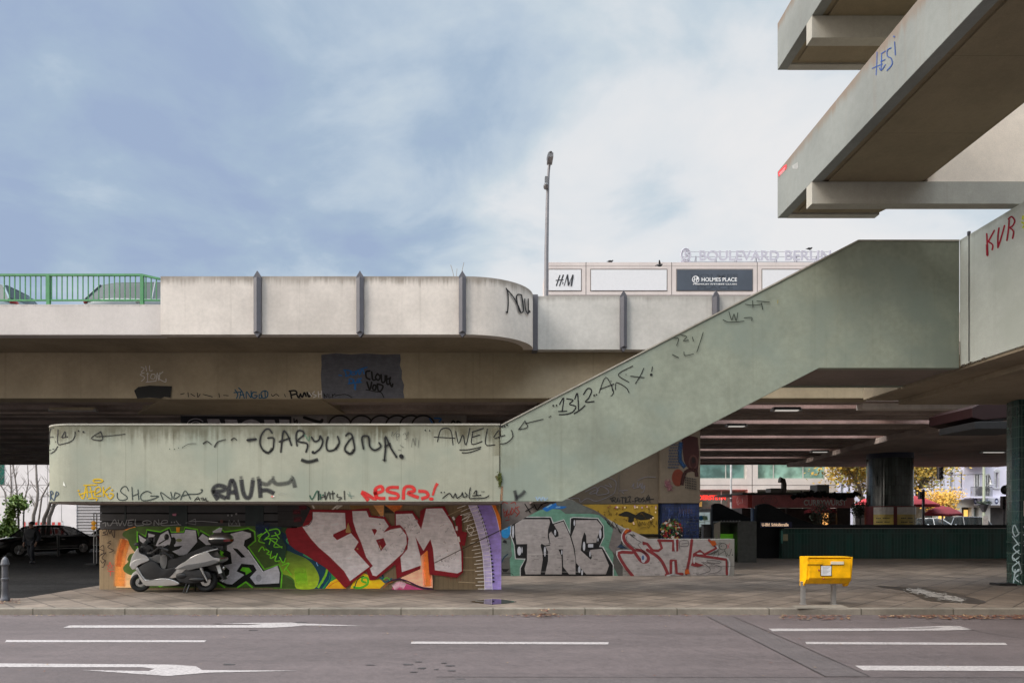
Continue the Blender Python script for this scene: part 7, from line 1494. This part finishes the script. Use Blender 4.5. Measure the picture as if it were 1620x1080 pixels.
# ------------------------------------------------------------------ trees
def branch(b, p, d, L, r, lev, rn, tips, spread=.7, up=.15, kids=(2, 3)):
    pts = [p]; rs = [r]; q = p; n = 4
    for i in range(n):
        d = (d + Vector((rn.gauss(0, .13), rn.gauss(0, .13), rn.gauss(0, .08) + up * .3))).normalized(); q = q + d * L / n; pts.append(q); rs.append(r * (1 - .45 * (i + 1) / n))
    b.tube(pts, rs, 7 if lev > 1 else 4, cap=False)
    if lev == 0: tips.append(q); return
    if lev <= 2: tips += pts[2:]
    for k in range(rn.choice(kids)):
        a = Vector((rn.gauss(0, 1), rn.gauss(0, 1), rn.gauss(.1, .6))).normalized()
        branch(b, pts[rn.choice((2, 3, 4, 4))], (d + a * spread).normalized(), L * rn.uniform(.6, .82), rs[-1] * .8, lev - 1, rn, tips, spread, up, kids)
bark = plain('plane_bark', (.16, .13, .09), .85, var=.4, scale=3, bump=.3)
def tree(name, lb, X, Y, hT, r0, lev, seed, leafm, nleaf, ls, spread=.75, up=.2, L=None, jit=.35, lean=(0, 0), grp=None, z=0):
    rn = random.Random(seed); t = thing(name, lb, 'tree', (X, Y, z), grp); b = MB(); tips = []
    top = Vector((X + lean[0], Y + lean[1], z + hT)); b.tube([(X, Y, z), (X + lean[0] * .5 + rn.gauss(0, .05), Y + lean[1] * .5, z + hT * .5), top], [r0 * 1.15, r0 * .9, r0 * .75], 9, cap=False)
    for k in range(4):
        a = k * 1.57 + rn.uniform(-.5, .5); branch(b, top, Vector((math.cos(a), math.sin(a), rn.uniform(.5, 1.0))).normalized(), L or hT * .7, r0 * .55, lev, rn, tips, spread, up)
    part(b, 'trunk', bark, t, smooth=60)
    if nleaf:
        b = MB()
        for i in range(nleaf):
            p = rn.choice(tips) + Vector((rn.gauss(0, jit), rn.gauss(0, jit), rn.gauss(0, jit * .8))); u = Vector((rn.gauss(0, 1), rn.gauss(0, 1), rn.gauss(0, 1))).normalized(); v = u.orthogonal().normalized(); k = ls * rn.uniform(.55, 1.3); b.mi = rn.randrange(len(leafm)); b.quad(p - u * k, p - v * k * .7, p + u * k, p + v * k * .7)
        part(b, 'crown', leafm, t)
    return t
yl = [plain('yellow_leaf', (.50, .32, .035), .7, var=.25), plain('ochre_leaf', (.36, .22, .03), .7, var=.25), plain('olive_leaf', (.22, .20, .05), .7, var=.25)]
ol = [plain('orange_leaf', (.55, .27, .025), .7, var=.25), plain('gold_leaf', (.55, .34, .04), .7, var=.2)]
tree('plane_tree', 'large plane tree with thinning yellow leaves behind the column', XX(1368, 62), 62, 2.9, .38, 4, 11, yl, 9000, .17, .75, .05, 2.9, .95)
tree('plane_tree', 'yellow leaved plane tree right of the column, in front of the lilac house', XX(1452, 66), 66, 4.6, .3, 3, 23, yl, 8000, .17, .7, .05, 2.8, .9)
tree('street_tree', 'small orange leaved tree above the dark red umbrella', XX(1497, 58), 58, 1.9, .1, 3, 5, ol, 2200, .10, .6, .3, 1.05, .34)
# ------------------------------------------------------------------ signals and signs at the crossing
def signal(px, Y, pyt, pyb, wpx, lb, pole=True, top=None):
    X = XX(px, Y); hw = wpx * Y / F / 2; z0, z1_ = ZZ(pyb, Y), ZZ(pyt, Y); t = thing('traffic_light', lb, 'traffic light', (X, Y, 0))
    b = MB(); b.box(X - hw, Y, z0, X + hw, Y + .25, z1_); part(b, 'signal_case', M['blackm'], t, bevel=.03)
    for k_ in range(3): b = MB(); b.lathe([(hw * .7, 0), (hw * .75, -.14)], (X, Y, z0 + (z1_ - z0) * (k_ + .5) / 3), 12, 'y', cap=False); part(b, 'hood', M['blackm'], t)
    return t, X
t, X = signal(1457.5, 47, 777, 789, 4, 'traffic light on a dark post right of the poster column'); b = MB(); b.box(XX(1460.4, 47), 47.02, 0, XX(1463.4, 47), 47.14, ZZ(774, 47)); part(b, 'post', M['iron'], t)
t, X = signal(1488.5, 52, 736.5, 757.5, 7, 'large traffic light hanging from the wire above the orange tree'); b = MB(); b.box(XX(1484.7, 52), 51.95, ZZ(757, 52), XX(1485.2, 52), 52, ZZ(736.5, 52)); b.tube([P(1489, 750, 52), P(1520, 750.6, 52), P(1557, 749.5, 52)], .025, 5); b.tube([P(1489, 740, 52), P(1489, 715, 52)], .03, 5); part(b, 'span_wire', M['iron'], t)
YLp = 52
lp = thing('lamp_post', 'pale green lamp post with curved lantern and flower baskets at the crossing', 'lamp post', (XX(1556.5, YLp), YLp, 0)); X = XX(1556.5, YLp); pg = plain('pale_green_post', (.32, .36, .27), .5)
b = MB(); b.lathe([(.16, 0), (.16, 1.2), (.095, 1.3), (.085, 9)], (X, YLp, 0), 14); part(b, 'pole', pg, lp, smooth=40)
b = MB(); b.tube([P(1559, 752, YLp), P(1562, 750.5, YLp), P(1565.5, 752, YLp), P(1567, 757, YLp), P(1567, 760, YLp)], .03, 6); part(b, 'arm', M['galv'], lp, smooth=40); b = MB(); c = P(1567, 763, YLp); b.lathe([(.05, .2), (.09, .1), (.12, -.1), (.17, -.16), (.28, -.2)], c, 14); part(b, 'lantern', M['galv'], lp, smooth=40)
b = MB(); rnb = random.Random(9); c = P(1556.5, 797, YLp); leaf_ball(b, c, .38, 260, .10, rnb, .7); 
for k_ in range(10): a = k_ * .63; leaf_ball(b, (c[0] + .42 * math.cos(a), c[1] + .3 * math.sin(a), c[2] + .12), .12, 25, .07, rnb)
part(b, 'flower_basket', topi, lp); b = MB(); c = P(1556.5, 803, YLp); b.lathe([(.12, -.3), (.34, .25)], c, 14); part(b, 'basket', M['iron'], lp, smooth=40); b = MB(); b.box(X - .2, YLp - .18, 1.0, X + .2, YLp - .16, 2.0); part(b, 'bill', plain('tattered_bills', (.5, .45, .42), .7, var=.3, scale=5), lp)
YSg = 40
rs_ = thing('road_sign', 'back of a round road sign on a pole beside the tiled pillar', 'road sign', (XX(1591, YSg), YSg, 0)); X = XX(1591, YSg); z = ZZ(774.5, YSg); b = MB(); b.lathe([(.28, 0), (.28, .03)], (X, YSg, z), 28, 'y'); part(b, 'sign_disc', M['blackm'], rs_); b = MB(); b.tube([(X + .02, YSg - .04, 0), (X + .02, YSg - .04, z + .3)], .032, 8); part(b, 'post', M['galv'], rs_, smooth=40); b = MB(); b.box(X - .12, YSg - .06, z - .06, X + .12, YSg - .01, z - .03); b.box(X - .12, YSg - .06, z + .05, X + .12, YSg - .01, z + .08); part(b, 'clamp', M['galv'], rs_)
YSg2 = 44
t, X = signal(1592, YSg2, 784.5, 805, 11, 'black traffic light case behind the round road sign'); b = MB(); b.tube([(X, YSg2 + .2, 0), (X, YSg2 + .2, ZZ(786, YSg2))], .05, 8); part(b, 'post', M['iron'], t)
# ------------------------------------------------------------------ left background
YWh = 64.0
wh = thing('white_building', 'pale panelled building wall behind the bare trees on the left', 'building', (XX(60, YWh), YWh + 2, 0)); M['wh'] = concrete('white_panel_wall', (.72, .67, .66), None, streak=.03, blot=.05, seed=81)
b = MB(); b.box(-75, YWh, -.1, XX(121, YWh), YWh + 6, 12); part(b, 'wall', M['wh'], wh); b = MB()
for py in (767, 785.5): b.box(-70, YWh - .012, ZZ(py, YWh), XX(121, YWh), YWh - .002, ZZ(py, YWh) + .03)
for px in (-40, 20, 75, 97): b.box(XX(px, YWh), YWh - .012, 0, XX(px, YWh) + .03, YWh - .002, 12)
part(b, 'panel_joints', M['joint'], wh); b = MB(); b.box(XX(-30, YWh), YWh - .05, ZZ(766, YWh), XX(7, YWh), YWh - .001, 12); part(b, 'glazing', plain('deep_green_glazing', (.02, .11, .085), .2, var=.3), wh)
sh_ = thing('shutter_gate', 'grey horizontal slatted shutter beside the white wall', 'shutter', (XX(140, YWh), YWh, 0)); b = MB(); b.box(XX(121, YWh) + .02, YWh + .1, -.1, XX(230, YWh), YWh + .4, 12); part(b, 'frame', plain('shutter_frame', (.2, .19, .19), .6), sh_); b = MB()
for k_ in range(20): b.prism([(XX(121.5, YWh), YWh + .09, .1 + k_ * .28), (XX(121.5, YWh), YWh + .04, .13 + k_ * .28), (XX(121.5, YWh), YWh + .09, .36 + k_ * .28)], (5.6, 0, 0))
part(b, 'slats', plain('shutter_slats', (.27, .25, .25), .6), sh_)
# bare multi-stem trees
gbark = plain('grey_bark', (.20, .17, .15), .85, var=.35, bump=.3)
def stem(b, pts, Y, r, rn, twigs=9, tl=1.2):
    q = [Vector(P(x, y, Y)) for x, y in pts]; q[0].z = -.02; n = len(q); b.tube(q, [r * (1 - .6 * i / (n - 1)) for i in range(n)], 8, cap=False)
    for k_ in range(twigs):
        i = rn.randrange(1, n - 1) if n > 2 else 0; f_ = rn.random(); p = q[i].lerp(q[i + 1], f_) if i + 1 < n else q[i]; d = Vector((rn.choice((-1, 1)) * rn.uniform(.5, 1), rn.uniform(-.4, .4), rn.uniform(.5, 1.2))).normalized(); L = rn.uniform(.4, 1) * tl
        m_ = p + d * L * .5 + Vector((rn.gauss(0, .08), 0, .08)); e = p + d * L + Vector((rn.gauss(0, .12), 0, .25)); b.tube([p, m_, e], [r * .28, r * .2, r * .06], 4, cap=False)
        for j in range(2): d2 = (d + Vector((rn.gauss(0, .6), 0, rn.uniform(0, .6)))).normalized(); b.tube([m_, m_ + d2 * L * .45], [r * .14, r * .04], 4, cap=False)
rn = random.Random(17)
for lb, Y, sts in (('bare tree with slender forked stems in front of the white wall', 54, [([(52, 836), (53, 815), (58, 798), (60, 780), (58, 758), (57, 736), (56, 700)], .17), ([(57, 800), (66, 786), (76, 768), (84, 750), (90, 730)], .09)]),
                   ('bare thin double stemmed tree left of the forked one', 52, [([(14, 838), (15, 812), (17, 790), (18, 770), (17, 745), (15, 715)], .10), ([(16, 792), (8, 778), (0, 766), (-8, 750)], .08), ([(30, 838), (29, 812), (28, 790), (26, 770), (22, 745), (20, 715)], .10), ([(36, 836), (38, 805), (40, 785), (45, 765), (44, 745), (43, 715)], .07)]),
                   ('pair of thick leaning bare trunks beside the shutter', 51, [([(66, 834), (70, 820), (76, 806), (81, 790), (88, 765), (92, 735)], .2), ([(74, 834), (78, 818), (84, 803), (89, 786), (97, 755), (103, 730)], .19)])):
    t = thing('bare_tree', lb, 'tree', (XX(sts[0][0][0][0], Y), Y, -.02)); b = MB(); x_ = 12 if 'thick' not in lb else 3
    for pts, r_ in sts: stem(b, pts, Y, r_ * .8, rn, x_, 1.3)
    part(b, 'trunk', gbark, t, smooth=60)
gl_ = [plain('shrub_leaf', (.085, .15, .022), .6, var=.35), plain('shrub_leaf_light', (.16, .23, .04), .6, var=.3)]
def shrub(lb, Y, blobs, n, s_):
    t = thing('shrub', lb, 'shrub', (XX(blobs[0][0], Y), Y, -.02)); b = MB(); r2 = random.Random(len(lb))
    for px, py, rp in blobs: leaf_ball(b, P(px, py, Y), rp * Y / F, int(n * rp / 10), s_, r2)
    part(b, 'foliage', gl_, t); b = MB()
    for px, py, rp in blobs[:3]: b.tube([(XX(blobs[0][0], Y), Y, -.02), P(px, py, Y)], .03, 5)
    part(b, 'stem', gbark, t)
shrub('climbing green shrub round the thin bare stems', 51.5, [(18, 812, 11), (24, 798, 12), (32, 794, 10), (38, 800, 7), (12, 824, 9), (10, 836, 12), (26, 788, 6), (20, 836, 9)], 330, .13)
shrub('low green shrub at the left edge behind the black car', 51, [(4, 842, 12), (-8, 836, 14), (28, 846, 8)], 300, .12)
YBa = 56.0
brr = thing('safety_barrier', 'red and white striped barrier panels behind the shrubs', 'barrier', (XX(65, YBa), YBa, -.02)); rdp = plain('barrier_red', (.62, .06, .05), .6); whp = plain('barrier_white', (.66, .64, .64), .6)
for k_, py in enumerate((825.5, 836)):
    b = MB(); px = 36; i = 0
    while px < 100:
        b.mi = (i + k_) % 2; b.box(XX(px, YBa), YBa, ZZ(py + 8, YBa), XX(px + 4.6, YBa), YBa + .04, ZZ(py, YBa)); px += 4.62; i += 1
    part(b, 'striped_board', [rdp, whp], brr)
b = MB()
for px in (38, 58, 78, 98): b.box(XX(px, YBa) - .03, YBa + .045, -.02, XX(px, YBa) + .03, YBa + .1, ZZ(824, YBa))
part(b, 'post', M['galv'], brr)
# warning lamp frame standing by the wall corner
YWa = 25.6
wa = thing('warning_lamp_frame', 'steel barrier frame with two amber warning lamps beside the graffiti wall', 'barrier frame', (XX(151, YWa), YWa, -.02)); b = MB()
for px in (148.5, 153): b.tube([(XX(px, YWa), YWa, -.02), (XX(px, YWa), YWa, ZZ(812, YWa))], .022, 6)
for py in (812, 845, 862, 872): b.tube([P(147, py, YWa), (XX(160, YWa), YWa + .1, ZZ(py, YWa))], .018, 6)
part(b, 'frame', M['galv'], wa); b = MB(); b.box(XX(140, YWa), YWa - .25, -.02, XX(158, YWa), YWa + .25, .05); part(b, 'foot', M['rubber'], wa, bevel=.02)
am = plain('amber_lamp', (.75, .33, .02), .3, emit=.15)
for py in (827, 834.5): b = MB(); b.ell(P(148, py, YWa - .06), (.09, .06, .085), 14, 8); part(b, 'warning_lamp', am, wa, smooth=50)
# thin twigs growing on the bridge parapet
tw_ = thing('weed', 'two dry stalks growing on the parapet top by a joint post', 'weed', (XX(722, YA + .1), YA + .1, 8.44)); b = MB(); b.tube([P(718, 438, YA + .1), P(716, 428, YA + .1), P(713, 419, YA + .1)], .006, 4); b.tube([P(728, 438, YA + .1), P(731, 428, YA + .1), P(734, 415, YA + .1)], .006, 4); b.tube([P(722, 438, YA + .1), P(723, 425, YA + .1)], .005, 4); part(b, 'stalks', plain('dry_stalk', (.2, .15, .1), .8), tw_)
